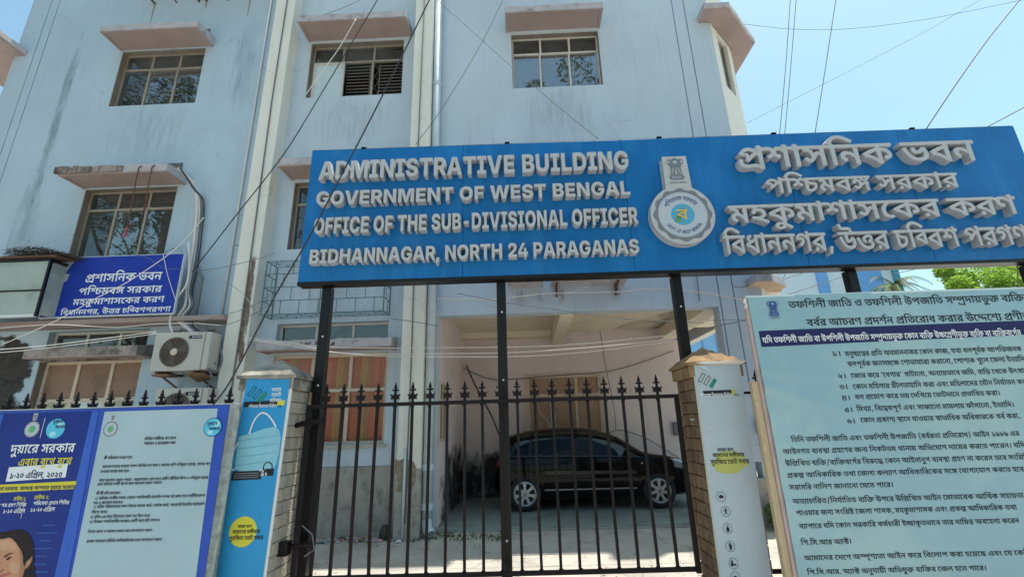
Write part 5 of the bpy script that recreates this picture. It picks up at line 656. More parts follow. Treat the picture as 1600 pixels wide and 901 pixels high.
# ---------------------------------------------------------------- ground
def ground_mat():
    m = bpy.data.materials.new('worn_concrete_yard'); m.use_nodes = True
    nt = m.node_tree; N = nt.nodes; L = nt.links; p = N['Principled BSDF']; p.inputs['Roughness'].default_value = .92
    g = N.new('ShaderNodeNewGeometry')
    def noise(sc, det, loc=(0, 0, 0)):
        mp = N.new('ShaderNodeMapping'); mp.inputs['Location'].default_value = loc; L.new(g.outputs['Position'], mp.inputs[0])
        n = N.new('ShaderNodeTexNoise'); n.inputs['Scale'].default_value = sc; n.inputs['Detail'].default_value = det; n.inputs['Roughness'].default_value = .65
        L.new(mp.outputs[0], n.inputs[0]); return n.outputs[0]
    def ramp(s, a, b, c0, c1):
        r = N.new('ShaderNodeValToRGB'); r.color_ramp.elements[0].position = a; r.color_ramp.elements[1].position = b
        r.color_ramp.elements[0].color = (*c0, 1); r.color_ramp.elements[1].color = (*c1, 1); L.new(s, r.inputs[0]); return r.outputs[0]
    def mix(f, a, b, mode='MIX'):
        x = N.new('ShaderNodeMix'); x.data_type = 'RGBA'; x.blend_type = mode; L.new(f, x.inputs[0]); L.new(a, x.inputs[6])
        if isinstance(b, tuple): x.inputs[7].default_value = (*b, 1)
        else: L.new(b, x.inputs[7])
        return x.outputs[2]
    c = ramp(noise(1.3, 8), .3, .72, (.32, .295, .255), (.50, .46, .395))
    c = mix(ramp(noise(4, 8, (4, 4, 0)), .55, .7, (0, 0, 0), (.6,)*3), c, (.25, .225, .19))
    c = mix(ramp(noise(30, 4, (1, 2, 0)), .6, .75, (0, 0, 0), (.35,)*3), c, (.62, .56, .47))
    vo = N.new('ShaderNodeTexVoronoi'); vo.feature = 'DISTANCE_TO_EDGE'; vo.inputs['Scale'].default_value = .45
    wp = N.new('ShaderNodeMapping'); L.new(g.outputs['Position'], wp.inputs[0])
    va = N.new('ShaderNodeVectorMath'); va.operation = 'ADD'
    nn = N.new('ShaderNodeTexNoise'); nn.inputs['Scale'].default_value = 3; nn.inputs['Detail'].default_value = 5; L.new(g.outputs['Position'], nn.inputs[0])
    vs = N.new('ShaderNodeVectorMath'); vs.operation = 'SCALE'; vs.inputs[3].default_value = .5; L.new(nn.outputs[1], vs.inputs[0])
    L.new(wp.outputs[0], va.inputs[0]); L.new(vs.outputs[0], va.inputs[1]); L.new(va.outputs[0], vo.inputs[0])
    c = mix(ramp(vo.outputs[0], .002, .008, (.45,)*3, (0, 0, 0)), c, (.13, .12, .10))
    L.new(c, p.inputs['Base Color'])
    b = N.new('ShaderNodeBump'); b.inputs['Strength'].default_value = .5; b.inputs['Distance'].default_value = .02
    L.new(noise(18, 8), b.inputs['Height']); L.new(b.outputs[0], p.inputs['Normal'])
    return m
GR = ground_mat()
gm = MB()
ys = [-900, -60, -20, -8, 0, 4, 6.2, 6.9, 7.6, 30, 900]; zs = [0, 0, 0, 0, 0, 0, 0, .03, .07, .07, .07]
xs = [-900, -40, -12, -6, 0, 6, 12, 40, 900]
for y in range(len(ys)):
    for x in range(len(xs)): gm.v.append((xs[x], ys[y], zs[y]))
for y in range(len(ys)-1):
    for x in range(len(xs)-1):
        a = y*len(xs)+x; gm.f.append((a, a+1, a+1+len(xs), a+len(xs)))
gm.build('ground', GR, kind='structure')
# ---------------------------------------------------------------- the office building
F = 7.75
bld = thing('office_building', 'pale blue three storey office building with cream pilasters behind the gate', 'building', (0, F, .07))
XL, XR, TOP = -10.93, 4.16, 14.0
def wall(x0, x1, z0, z1, holes=(), y0=F, th=.24, mb=None):
    mb = mb or MB()
    xs = sorted({x0, x1, *[v for h in holes for v in h[:2] if x0 < v < x1]})
    for a, b in zip(xs, xs[1:]):
        hs = sorted([(h[2], h[3]) for h in holes if h[0] <= a+1e-6 and h[1] >= b-1e-6]); z = z0
        for c, d in hs:
            if c > z: mb.box(a, b, y0, y0+th, z, c)
            z = max(z, d)
        if z < z1: mb.box(a, b, y0, y0+th, z, z1)
    return mb
LV = [0, 3.35, 6.70, 10.05]
WIN = []        # (x0, x1, z0, z1)
for k, z in enumerate(LV):
    WIN.append((-8.50, -6.66, 1.54+z if k else 1.45, 2.955+z))
    WIN.append((-8.46, -6.64, 3.15+z, 3.47+z))
    WIN.append((-4.34, -2.34, 1.53+z if k else 1.42, 2.92+z))
    WIN.append((-4.34, -2.36, 3.15+z, 3.47+z))
    if k:
        WIN.append((-.05, 1.79, 1.53+z, 2.90+z)); WIN.append((-.05, 1.79, 3.15+z, 3.47+z))
holes = WIN+[(-1.50, 3.38, 0, 3.52)]
mb = MB()
cuts = [XL, -10.505, -10.485, -10.315, -10.295, -5.06]
wall(XL, -10.505, 1.1, TOP, [], mb=mb); wall(-10.485, -10.315, 1.1, TOP, [], mb=mb)
wall(-10.295, -5.06, 1.1, TOP, holes, mb=mb)
wall(-10.505, -10.485, 1.1, TOP, [], y0=F+.03, th=.2, mb=mb); wall(-10.315, -10.295, 1.1, TOP, [], y0=F+.03, th=.2, mb=mb)
mb.build('wall', W_BLUE, bld)
wall(-4.65, -2.04, 1.09, TOP, holes).build('wall', W_GREY, bld)
mb = wall(-1.67, 3.413, .0, TOP, holes)
wall(3.437, 3.663, 1.0, TOP, [], mb=mb); wall(3.687, XR, 1.0, TOP, [], mb=mb)
wall(3.413, 3.437, 0, TOP, [], y0=F+.03, th=.2, mb=mb); wall(3.663, 3.687, 0, TOP, [], y0=F+.03, th=.2, mb=mb)
mb.build('wall', W_GREY, bld)
# chamfered right corner with its own windows
C0, C1 = Vector((XR, F, 0)), Vector((4.89, 8.48, 0))
cdir = (C1-C0).normalized(); cn = Vector((cdir.y, -cdir.x, 0)); clen = (C1-C0).length
def cham(a, b, d0, d1, z0, z1, mb):
    p = [C0+cdir*a-cn*d0, C0+cdir*b-cn*d0, C0+cdir*b-cn*d1, C0+cdir*a-cn*d1]
    return mb.slab([(q.x, q.y) for q in p], z0, z1)
mb = MB()
cham(.001, .28, 0, .22, .0, TOP, mb); cham(.80, clen, 0, .22, 0, TOP, mb)
zz = 0
for k, z in enumerate(LV):
    cham(.28, .80, 0, .22, zz, 1.53+z, mb); zz = 2.9+z
cham(.28, .80, 0, .22, zz, TOP, mb)
mb.box(4.65, 4.89, 8.482, 19, 3.76, TOP); pass
mb.box(XL, -10.7, F+.25, 19, 0, TOP); mb.box(XL, 4.89, 19, 19.2, 0, TOP)
mb.build('wall', W_CREAM, bld)
for k, z in enumerate(LV):
    mb = MB(); cham(.28, .34, .06, .12, 1.53+z, 2.9+z, mb); cham(.74, .80, .06, .12, 1.53+z, 2.9+z, mb)
    cham(.34, .74, .06, .12, 2.84+z, 2.9+z, mb); cham(.34, .74, .06, .12, 1.53+z, 1.58+z, mb); cham(.52, .56, .06, .12, 1.58+z, 2.84+z, mb)
    w = mb.build('window', ALU, bld)
    g = MB(); p = [C0+cdir*a-cn*.09 for a in (.34, .74)]
    g.poly((p[0].x, p[0].y, 1.58+z), (p[1].x, p[1].y, 1.58+z), (p[1].x, p[1].y, 2.84+z), (p[0].x, p[0].y, 2.84+z)); g.build('pane', GLASS_D, w)
MB().slab([(XL, F), (XR, F), (4.89, 8.48), (4.89, 19.2), (XL, 19.2)], TOP, TOP+.2).build('roof', CONCR, bld)
# plinth: bare cement below the paint, a little proud
for q in ((XL, -5.06, F-.015, F+.2, 0, 1.1), (-4.65, -2.04, F-.012, F+.2, 0, 1.085), (3.39, XR, F-.012, F+.2, .0, .76)): B(*q).build('plinth', W_PLINTH, bld)
# pilasters
for x0, x1 in ((-5.06, -4.65), (-2.04, -1.67)):
    MB().box(x0, x1, 7.45, F+.2, 1.05, TOP).build('pilaster', W_CREAM, bld, bev=.012)
for q in (-2.045, -5.065): B(q, q+(.38 if q > -3 else .42), 7.446, F+.2, 0, 1.05).build('pilaster_foot', W_PLINTH, bld)
# patch of lost plaster on the middle pilaster
pp = [(q[0], q[2]) for q in [(-2.075, 7.450, 1.207), (-1.994, 7.450, 1.177), (-1.935, 7.450, 1.204), (-1.865, 7.450, 1.193), (-1.774, 7.450, 1.163), (-1.732, 7.450, 1.078), (-1.727, 7.450, 0.932), (-1.743, 7.450, 0.833), (-1.790, 7.450, 0.762), (-1.877, 7.450, 0.755), (-1.916, 7.450, 0.729), (-2.033, 7.450, 0.732), (-2.008, 7.450, 0.821), (-1.980, 7.450, 0.865), (-2.031, 7.450, 0.894), (-2.004, 7.450, 0.966), (-2.046, 7.450, 1.004), (-2.060, 7.450, 1.105)]]
MB().prism(pp, 7.444, 7.452).build('bare_plaster_patch', mat('bare_brick_plaster', (.27, .22, .16), .95, .3, 14, .8, 60), bld)
# openings: rooms behind
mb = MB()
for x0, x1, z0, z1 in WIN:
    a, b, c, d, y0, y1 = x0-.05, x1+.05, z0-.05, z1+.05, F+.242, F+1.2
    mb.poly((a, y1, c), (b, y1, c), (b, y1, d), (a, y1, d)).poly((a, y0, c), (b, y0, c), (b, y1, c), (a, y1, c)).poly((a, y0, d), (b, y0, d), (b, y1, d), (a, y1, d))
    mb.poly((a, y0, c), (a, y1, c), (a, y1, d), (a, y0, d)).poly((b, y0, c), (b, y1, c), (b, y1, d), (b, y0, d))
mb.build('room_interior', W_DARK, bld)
def bars(mb, x0, x1, y, z0, z1, t, xs=(), zs=(), rim=True):
    """window frame: rim and bars butted end to end"""
    y0, y1 = y-.02, y+.025
    if rim:
        mb.box(x0, x0+t, y0, y1, z0, z1).box(x1-t, x1, y0, y1, z0, z1).box(x0+t, x1-t, y0, y1, z1-t, z1).box(x0+t, x1-t, y0, y1, z0, z0+t)
    for z in zs: mb.box(x0+t, x1-t, y0-.004, y1-.002, z-t/2, z+t/2)
    for x, a, b in xs: mb.box(x-t/2, x+t/2, y0+.003, y1-.004, a, b)
    return mb
def window(x0, x1, z0, z1, frame, cols=3, tz=None, t=.045, y=F+.14, panes=None, name='window', label=None):
    """fixed lights above a transom at tz, sliding sashes below"""
    w = (x1-x0)/cols; mb = MB(); zt = tz if tz else z1
    vx = []
    for i in range(1, cols):
        if tz: vx.append((x0+w*i, tz+t/2, z1-t))
        vx.append((x0+w*i+(.0 if not tz else -.02), z0+t, zt-(t/2 if tz else t)))
    bars(mb, x0, x1, y, z0, z1, t, vx, [tz] if tz else [])
    o = mb.build(name, frame, bld, label=label)
    for i in range(cols):
        a, b = x0+w*i, x0+w*(i+1)
        for row in ((0, 1) if tz else (0,)):
            if tz and row: c, d = tz+t/2, z1-t
            else: c, d = z0+t, zt-t/2
            m = (panes or {}).get((i, row), GLASS)
            if m is None: continue
            yy = y+.004*(i % 2)
            MB().poly((a+.01, yy, c), (b-.01, yy, c), (b-.01, yy, d), (a+.01, yy, d)).build('pane', m, o)
    if name == 'window':
        ya = max(F+.004, y-.13)
        if y < F+1: MB().box(x0, x0+.012, ya, y-.021, z0, z1-.013).box(x1-.012, x1, ya, y-.021, z0, z1-.013).box(x0, x1, ya, y-.021, z1-.012, z1).build('lining', LINING, o)
    return o
LINING = mat('brown_reveal_paint', (.20, .17, .14), .7, .2, 6)
def sash(win, x0, x1, z0, z1, frame, y):
    return bars(MB(), x0, x1, y, z0, z1, .032).build('sash', frame, win)
def grille(win, x0, x1, z0, z1, y):
    mb = MB(); n = 11; xc = (x0+x1)/2
    for i in range(n):
        z = z0+(z1-z0)*(i+.5)/n
        mb.box(x0, xc-.10, y, y+.012, z-.006, z+.006); mb.box(xc+.10, x1, y, y+.012, z-.006, z+.006)
    for s in (-.10, .10): mb.box(xc+s-.006, xc+s+.006, y-.002, y+.014, z0, z1)
    for k in range(3):
        zc = z0+(z1-z0)*(.17+.33*k); h = (z1-z0)*.16
        mb.tube([(xc-.09, y+.006, zc), (xc, y+.006, zc+h), (xc+.09, y+.006, zc), (xc, y+.006, zc-h), (xc-.09, y+.006, zc)], .006, 4)
    return mb.build('grille', IRON, win)
CURT_O = None
def curtain_mat(name, cols, sc):
    m = bpy.data.materials.new(name); m.use_nodes = True; nt = m.node_tree; N = nt.nodes; L = nt.links; p = N['Principled BSDF']; p.inputs['Roughness'].default_value = .9
    tc = N.new('ShaderNodeTexCoord'); sp = N.new('ShaderNodeSeparateXYZ'); L.new(tc.outputs['Object'], sp.inputs[0])
    mu = N.new('ShaderNodeMath'); mu.operation = 'MULTIPLY'; mu.inputs[1].default_value = sc; L.new(sp.outputs[0], mu.inputs[0])
    nz = N.new('ShaderNodeTexNoise'); nz.inputs['Scale'].default_value = 1.5; L.new(tc.outputs['Object'], nz.inputs[0])
    ad = N.new('ShaderNodeMath'); ad.operation = 'MULTIPLY_ADD'; ad.inputs[1].default_value = .25; L.new(nz.outputs[0], ad.inputs[0]); L.new(mu.outputs[0], ad.inputs[2])
    fr = N.new('ShaderNodeMath'); fr.operation = 'FRACT'; L.new(ad.outputs[0], fr.inputs[0])
    r = N.new('ShaderNodeValToRGB'); r.color_ramp.interpolation = 'CONSTANT'
    while len(r.color_ramp.elements) < len(cols): r.color_ramp.elements.new(.5)
    for i, c in enumerate(cols): r.color_ramp.elements[i].position = i/len(cols); r.color_ramp.elements[i].color = (*c, 1)
    L.new(fr.outputs[0], r.inputs[0]); L.new(r.outputs[0], p.inputs['Base Color']); return m
CURT_A = curtain_mat('striped_orange_curtain', [(.70, .13, .05), (.66, .36, .12), (.42, .25, .08), (.62, .22, .08), (.70, .42, .18)], 1.9)
CURT_B = curtain_mat('striped_salmon_curtain', [(.68, .20, .12), (.62, .38, .14), (.54, .26, .13), (.70, .24, .14)], 2.4)
CURT_W = mat('pale_curtain', (.36, .38, .37), .9, .15, 6)
def curtain(win, x0, x1, z0, z1, m, y, amp=.022, folds=9):
    mb = MB(); n = folds*6; V = []
    for i in range(n+1):
        x = x0+(x1-x0)*i/n; yy = y+amp*math.sin(i*2*math.pi/6+.4*math.sin(i*.7))
        V.append((x, yy))
    for i in range(n): mb.poly((V[i][0], V[i][1], z0), (V[i+1][0], V[i+1][1], z0), (V[i+1][0], V[i+1][1], z1), (V[i][0], V[i][1], z1))
    return mb.build('curtain', m, win, smooth=True)
# left bay
for k in (1, 2, 3):
    z = LV[k]
    w = window(-8.50, -6.66, 1.54+z, 2.955+z, ALU, 3, 2.55+z, panes={(0, 1): GLASS_D, (1, 1): GLASS_D, (2, 1): GLASS_D, (0, 0): GLASS_D})
    sash(w, -8.44, -7.84, 1.59+z, 2.49+z, ALU, F+.18)
    if k == 2: curtain(w, -8.45, -6.7, 2.4+z, 2.5+z, CURT_W, F+.25)
    grille(w, -8.45, -7.9, 1.6+z, 2.5+z, F+.22)
    window(-8.46, -6.64, 3.15+z, 3.47+z, ALU, 3, None, panes={(i, 0): GLASS_D for i in range(3)}, name='ventilator')
w = window(-8.50, -6.66, 1.45, 2.955, WOODF, 3, 2.27, t=.06, panes={(0, 1): BROWNS, (1, 1): BROWNS, (2, 1): BROWNS, (1, 0): GLASS_P})
curtain(w, -8.44, -7.86, 1.5, 2.24, CURT_A, F+.21); curtain(w, -7.22, -6.72, 1.5, 2.24, CURT_A, F+.21)
window(-8.46, -6.64, 3.15, 3.47, ALU_L, 3, None, panes={(i, 0): GLASS_D for i in range(3)}, name='ventilator')
# middle bay
z = LV[2]
w = window(-4.34, -2.34, 1.53+z, 2.92+z, ALU, 3, 2.50+z, panes={(0, 0): None, (1, 0): None, (2, 0): None, (0, 1): GLASS_D, (1, 1): GLASS_D, (2, 1): GLASS_D})
s = sash(w, -4.28, -3.62, 1.575+z, 2.478+z, ALU_L, F+.11)
MB().poly((-4.26, F+.112, 1.6+z), (-3.64, F+.112, 1.6+z), (-3.64, F+.112, 2.45+z), (-4.26, F+.112, 2.45+z)).build('pane', GLASS_P, w)
grille(w, -3.60, -2.39, 1.58+z, 2.47+z, F+.19)
window(-4.34, -2.36, 3.15+z, 3.47+z, ALU, 3, None, panes={(i, 0): GLASS_D for i in range(3)}, name='ventilator')
z = LV[1]
w = window(-4.34, -2.34, 1.53+z, 2.92+z, ALU, 3, 2.50+z, panes={(i, j): GLASS_D for i in range(3) for j in (0, 1)})
grille(w, -4.28, -3.62, 1.58+z, 2.47+z, F+.19)
window(-4.34, -2.36, 3.15+z, 3.47+z, ALU, 3, None, panes={(i, 0): GLASS_D for i in range(3)}, name='ventilator')
w = window(-4.34, -2.34, 1.42, 2.92, WOODF, 3, 2.30, t=.055, y=F+.10, panes={(i, j): GLASS_P for i in range(3) for j in (0, 1)} | {})
for i in range(3):
    pass
for ch in list(w.children): bpy.data.objects.remove(ch)
GLASS_C = glassmat('dusty_clear_pane', (.90, .88, .84), .01, .15, .06)
for i in range(3):
    a = -4.34+i*2/3
    for c, d in ((2.33, 2.865), (1.475, 2.27)):
        MB().poly((a+.03, F+.10, c), (a+.637, F+.10, c), (a+.637, F+.10, d), (a+.03, F+.10, d)).build('pane', GLASS_C, w)
curtain(w, -4.30, -2.38, 1.44, 2.9, CURT_B, F+.17, .016, 14)
MB().box(-4.38, -2.30, F-.03, F+.09, 1.37, 1.418).build('sill', CONCR, w)
window(-4.34, -2.36, 3.15, 3.47, ALU_L, 3, None, panes={(i, 0): GLASS_D for i in range(3)}, name='ventilator')
# right bay
for k in (1, 2, 3):
    z = LV[k]
    w = window(-.05, 1.79, 1.53+z, 2.90+z, ALU if k != 2 else ALU_L, 3, 2.48+z, t=.04, panes={(0, 1): GLASS_D, (1, 1): GLASS_D, (2, 1): GLASS_D})
    if k == 2:
        curtain(w, .0, .55, 1.58+z, 2.40+z, CURT_W, F+.23); curtain(w, 1.25, 1.74, 1.58+z, 2.40+z, CURT_W, F+.23)
    window(-.05, 1.79, 3.15+z, 3.47+z, ALU, 3, None, panes={(i, 0): GLASS_D for i in range(3)}, name='ventilator')
    if k == 3:
        window(-4.34, -2.34, 1.53+z, 2.92+z, ALU, 3, 2.50+z); window(-4.34, -2.36, 3.15+z, 3.47+z, ALU, 3, None, name='ventilator')
# sunshades: sloping-topped slab, cement edge above, painted soffit below
def shade(x0, x1, z, dep=.51, edge=W_CHAJ, th=.155, soff=W_PINK, label=None):
    y0 = F-dep; r = random.Random(int((x0+50)*100+z*10)); mb = MB(); n = max(6, int((x1-x0)/.075))
    j = [[r.gauss(0, .0035) for _ in range(4)] for _ in range(n+1)]
    for i in range(n+1):
        x = x0+(x1-x0)*i/n; q = j[i]; chip = .03*r.random() if r.random() < .10 else 0
        mb.v += [(x, y0+q[0], z+.012), (x, y0+q[1], z+th+q[2]-chip), (x, F, z+th+.06), (x, F, z+.012)]
    for i in range(n):
        a = i*4; mb.f += [(a, a+4, a+5, a+1), (a+1, a+5, a+6, a+2), (a+3, a+7, a+4, a)]
    mb.f += [(0, 1, 2, 3), (n*4+3, n*4+2, n*4+1, n*4)]
    o = mb.build('sunshade', edge, bld, label=label)
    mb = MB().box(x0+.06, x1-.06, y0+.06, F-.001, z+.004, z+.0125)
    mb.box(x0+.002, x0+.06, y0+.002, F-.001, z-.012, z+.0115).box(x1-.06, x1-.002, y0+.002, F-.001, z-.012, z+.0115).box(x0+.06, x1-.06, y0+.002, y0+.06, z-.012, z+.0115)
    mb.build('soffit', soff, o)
    return o
for k in (1, 2, 3):
    z = LV[k]+2.98
    shade(-8.56, -6.50, z)
    shade(-4.42, -2.18, z)
    shade(-.16, 1.84, z, .48)
shade(-8.46, -6.50, 2.96, .33, edge=W_MOULD, label='mouldy black edged sunshade over ground floor window')
shade(-4.46, -2.20, 2.95, .36)
# broken mortar crust along the first floor sunshade
br_ = MB(); pr = random.Random(5)
for i in range(15):
    x = -8.60+i*.085; h = .11+.04*pr.random(); d = .03+.03*pr.random()
    br_.box(x, x+.084, F-.51-d, F-.512, LV[1]+2.99, LV[1]+2.99+h)
br_.build('mortar_crust', W_MOULD, bld, bev=.01)
# sunshades that wrap the chamfered corners
for k in (1, 2, 3):
    z = LV[k]+2.98
    P = [(3.9, F), (3.9, 7.38), (4.42, 7.38), (5.40, 8.36), (5.40, 9.4), (4.9, 9.4), (4.9, 8.485), (4.165, F)]
    MB().slab(P, z+.004, z+.13).build('sunshade', W_CHAJ, bld, bev=.01)
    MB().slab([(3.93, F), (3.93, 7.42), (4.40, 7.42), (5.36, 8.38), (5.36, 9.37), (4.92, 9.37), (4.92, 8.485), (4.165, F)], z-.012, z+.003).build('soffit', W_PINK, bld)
    Q = [(-10.66, F), (-10.66, 7.20), (-11.3, 7.20), (-12.2, 8.1), (-12.2, 9.4), (-10.94, 9.4), (-10.94, F)]
    MB().slab(Q, z+.004, z+.13).build('sunshade', W_CHAJ, bld, bev=.01)
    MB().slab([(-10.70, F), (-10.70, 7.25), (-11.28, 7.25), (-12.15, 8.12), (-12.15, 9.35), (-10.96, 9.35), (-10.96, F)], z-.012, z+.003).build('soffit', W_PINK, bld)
P = [(3.92, F), (3.92, 7.42), (4.2, 7.42), (4.62, 7.78), (4.66, 8.2), (4.165, F)]
o = MB().slab(P, 3.855, 3.97).build('sunshade', W_CHAJ, bld); MB().slab(P, 3.84, 3.854).build('soffit', mat('peach_soffit', (.50, .37, .27), .85, .08, 3), o)
# drips under the window sills
for i, (x0, x1, z1) in enumerate([(-8.5, -6.66, 8.22), (-4.34, -2.34, 8.22), (-.05, 1.79, 8.22), (-8.5, -6.66, 4.85), (-4.34, -2.34, 4.86), (-4.38, -2.3, 1.36), (-8.5, -6.6, 9.85), (-4.4, -2.2, 9.85)]):
    patch(x0-.15, x1+.15, F-.0022, z1-1.5, z1+.35, decal('sill_drips', (.17, .21, .23), 7, .50, .3, .16, 1.0, (1.6, 1, .3), .1), 'sill_drip', bld)
# slab at first floor level under the office board, mouldy wall patch beside the ground floor window
MB().box(-10.93, -5.062, 7.36, F, 3.50, 3.585).build('floor_slab_edge', W_PINK, bld, bev=.01)
def blotch(cx, cz, rx, rz, seed, y, n=60):
    r = random.Random(seed); pts = []
    ph = [r.random()*6.28 for _ in range(6)]
    for i in range(n):
        a = 2*math.pi*i/n
        q = 1+.16*math.sin(3*a+ph[0])+.12*math.sin(5*a+ph[1])+.10*math.sin(9*a+ph[2])+.07*math.sin(17*a+ph[3])+.06*(r.random()-.5)
        pts.append((cx+rx*q*math.cos(a), cz+rz*q*math.sin(a)))
    return MB().prism(pts, y, y+.002)
MOULD = decal('black_mould', (.045, .04, .038), 3.2, .40, .10, .95, 1.0)
patch(-10.6, -8.47, F-.004, 2.70, 3.497, MOULD, 'mould_patch', bld); patch(-9.9, -8.51, F-.005, 1.5, 3.2, MOULD, 'mould_patch', bld)
patch(-9.6, -8.5, F-.006, 2.5, 3.45, MOULD, 'mould_patch', bld)
MB().box(-8.46, -6.5, F-.006, F, 2.93, 3.145).build('mouldy_lintel', W_MOULD, bld)
patch(-6.7, -5.1, F-.004, 2.95, 3.497, decal('grey_mould', (.16, .15, .15), 4.5, .46, .12, .8, 1.0), 'mould_patch', bld)
patch(-9.66, -9.38, F-.003, 5.3, 10.7, decal('green_rain_streak', (.22, .35, .38), 5, .42, .3, .5, 1.1, (1.5, 1, .35), .08), 'rain_streak', bld)
patch(-9.9, -9.2, F-.0025, 3.9, 7.0, decal('green_rain_streak_wide', (.24, .37, .40), 3, .48, .25, .35, 1.1, (1.5, 1, .35), .08), 'rain_streak', bld)
patch(-6.1, -5.4, F-.0025, 7.5, 10.9, decal('rain_streak_dark', (.24, .36, .42), 4, .46, .3, .28, 1.0, (2.5, 1, .3), .08), 'rain_streak', bld)
patch(-4.84, -4.655, 7.448, 2.4, 4.9, decal('brown_run', (.20, .14, .10), 5, .42, .15, .85, 1.0, (2, 1, .5), .3), 'rust_streak', bld)
patch(-3.9, -2.6, 7.39, 2.98, 3.11, decal('crust', (.07, .06, .055), 6, .47, .08, .9, .8), 'mould_patch', bld)
# portico
MB().box(-1.72, -1.50, F+.242, 11.2, .12, 3.9).box(-1.50, 3.62, 11.0, 11.25, .12, 3.95).box(3.62, 3.85, 11.0, 19.0, .0, 3.51).build('portico_wall', W_PORT, bld, label='dull pink portico walls dark with damp at the foot')
MB().box(-1.5, 4.64, F+.242, 10.999, 3.80, 3.95).build('portico_ceiling', W_CEIL, bld)
MB().box(.66, .90, F+.243, 10.998, 3.50, 3.799).box(-1.499, .659, 10.70, 10.998, 3.66, 3.799).build('ceiling_beam', W_CEIL, bld, bev=.006)
MB().box(3.24, 3.60, F+.243, 10.95, 3.52, 3.79).build('ceiling_beam', W_CEIL, bld)
MB().box(3.383, 3.66, F+.242, 8.05, .0, 3.375).build('portico_pillar', W_PORT, bld)
MB().prism([(-1.58, .12), (-1.58, .15), (3.6, .15), (3.6, .12)], 10.985, 10.999).build('skirting', W_SOOT, bld)
def damp(pts, y, name='damp_patch'): return MB().prism(pts, y, y+.003).build(name, W_SOOT, bld)
DAMP = decal('damp_soot', (.035, .033, .032), 2.6, .36, .22, .93, 1.0, (1, 1, 1), .2)
patch(-2.6, 1.6, 10.996, -.7, 1.35, DAMP, 'damp_patch', bld)
MB().poly((-1.4965, 7.9, -.6), (-1.4965, 12.4, -.6), (-1.4965, 12.4, 1.5), (-1.4965, 7.9, 1.5)).build('damp_patch', decal('damp_soot_side', (.035, .033, .032), 2.6, .40, .22, .93, 1.0, (1, 1, 1), .2, 1), bld)
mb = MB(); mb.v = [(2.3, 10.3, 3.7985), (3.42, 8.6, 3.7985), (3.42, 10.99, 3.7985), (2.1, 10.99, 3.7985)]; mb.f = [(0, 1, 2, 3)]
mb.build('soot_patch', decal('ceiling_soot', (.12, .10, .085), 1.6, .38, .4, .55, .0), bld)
w = window(.02, 1.76, 1.36, 2.76, WOODF, 3, 2.30, t=.06, y=10.99, panes={(i, j): BROWNS2 for i in range(3) for j in (0, 1)})
MB().box(-.03, .019, 10.96, 10.995, 1.33, 2.80).box(1.761, 1.81, 10.96, 10.995, 1.33, 2.80).box(.019, 1.761, 10.96, 10.995, 2.762, 2.80).box(.019, 1.761, 10.96, 10.995, 1.33, 1.358).box(.6, .66, 10.965, 10.975, 1.5, 1.9).build('frame', WOODF, w)
# side window in the portico's left wall
mb = MB()
for y in (7.98, 8.28, 8.58): mb.box(-1.499, -1.47, y-.025, y+.025, 1.42, 2.42)
mb.box(-1.499, -1.47, 8.005, 8.555, 2.37, 2.42).box(-1.499, -1.47, 8.005, 8.555, 1.42, 1.47).box(-1.499, -1.47, 8.005, 8.255, 2.08, 2.12).box(-1.499, -1.47, 8.305, 8.555, 2.08, 2.12)
w = mb.build('side_window', WOODF, bld)
MB().poly((-1.489, 8.0, 1.45), (-1.489, 8.57, 1.45), (-1.489, 8.57, 2.4), (-1.489, 8.0, 2.4)).build('pane', BROWNS, w)
FLOOR_G = mat('green_portico_floor', (.24, .29, .265), .6, .18, 2.5, .15, 60, stain=(.15, .13, .10), samt=.7, sscale=2.2, sth=.5)
MB().box(-1.498, 5.2, 7.9, 10.999, .0, .125).build('portico_floor', FLOOR_G, bld, bev=.01)
MB().box(-1.49, 3.38, 7.86, 7.899, .0, .10).build('kerb', W_PLINTH, bld)
# conduits, pipes fixed to the walls
def pipe(pts, r, m, label, cat='pipe', name='pipe', n=8, group=None):
    return solo(MB().tube(pts, r, n), name, m, label, cat, pts[0], group, smooth=True)
rp = MB().tube([(-1.585, 7.62, .30), (-1.585, 7.62, 13.9)], .075, 16)
o = thing('rainwater_pipe', 'thick pale grey rainwater downpipe beside the middle cream pilaster', 'drainpipe', (-1.585, 7.62, .07))
rp.build('pipe', PIPE, o, smooth=True)
mb = MB()
for z in (8.25, 4.6, 1.02, .45): mb.tube([(-1.585, 7.62, z), (-1.585, 7.62, z+.09)], .09, 16)
mb.build('pipe_collar', PIPE, o)
MB().tube([(-1.585, 7.62, .31), (-1.57, 7.60, .20), (-1.50, 7.52, .12)], .078, 14, caps=False).build('outlet_shoe', PIPE, o, smooth=True)
pipe([(-5.36, 7.72, 3.6), (-5.36, 7.72, 13.9)], .018, WHITE_P, 'thin white conduit running up the blue wall beside the left cream pilaster', 'conduit', 'conduit')
pipe([(-5.30, 7.74, 5.0), (-5.20, 7.74, 5.0), (-5.2, 7.74, 4.3)], .008, CABLE_G, 'short grey cable hooked at the corner of the left pilaster', 'cable', 'cable')
pipe([(-4.80, 7.43, .3), (-4.79, 7.43, 4.0), (-4.83, 7.43, 8.0), (-4.80, 7.43, 13.9)], .012, CABLE_G, 'grey cable stapled down the front of the left cream pilaster', 'cable', 'cable')
pipe([(-1.87, 7.43, .3), (-1.86, 7.43, 3.0), (-1.88, 7.43, 6.0), (-1.84, 7.43, 13.9)], .011, CABLE_G, 'dark cable stapled down the front of the middle cream pilaster', 'cable', 'cable')
pipe([(-1.90, 7.425, .1), (-1.90, 7.425, 1.35)], .02, PIPE, 'short pale pipe at the foot of the middle pilaster', 'pipe')
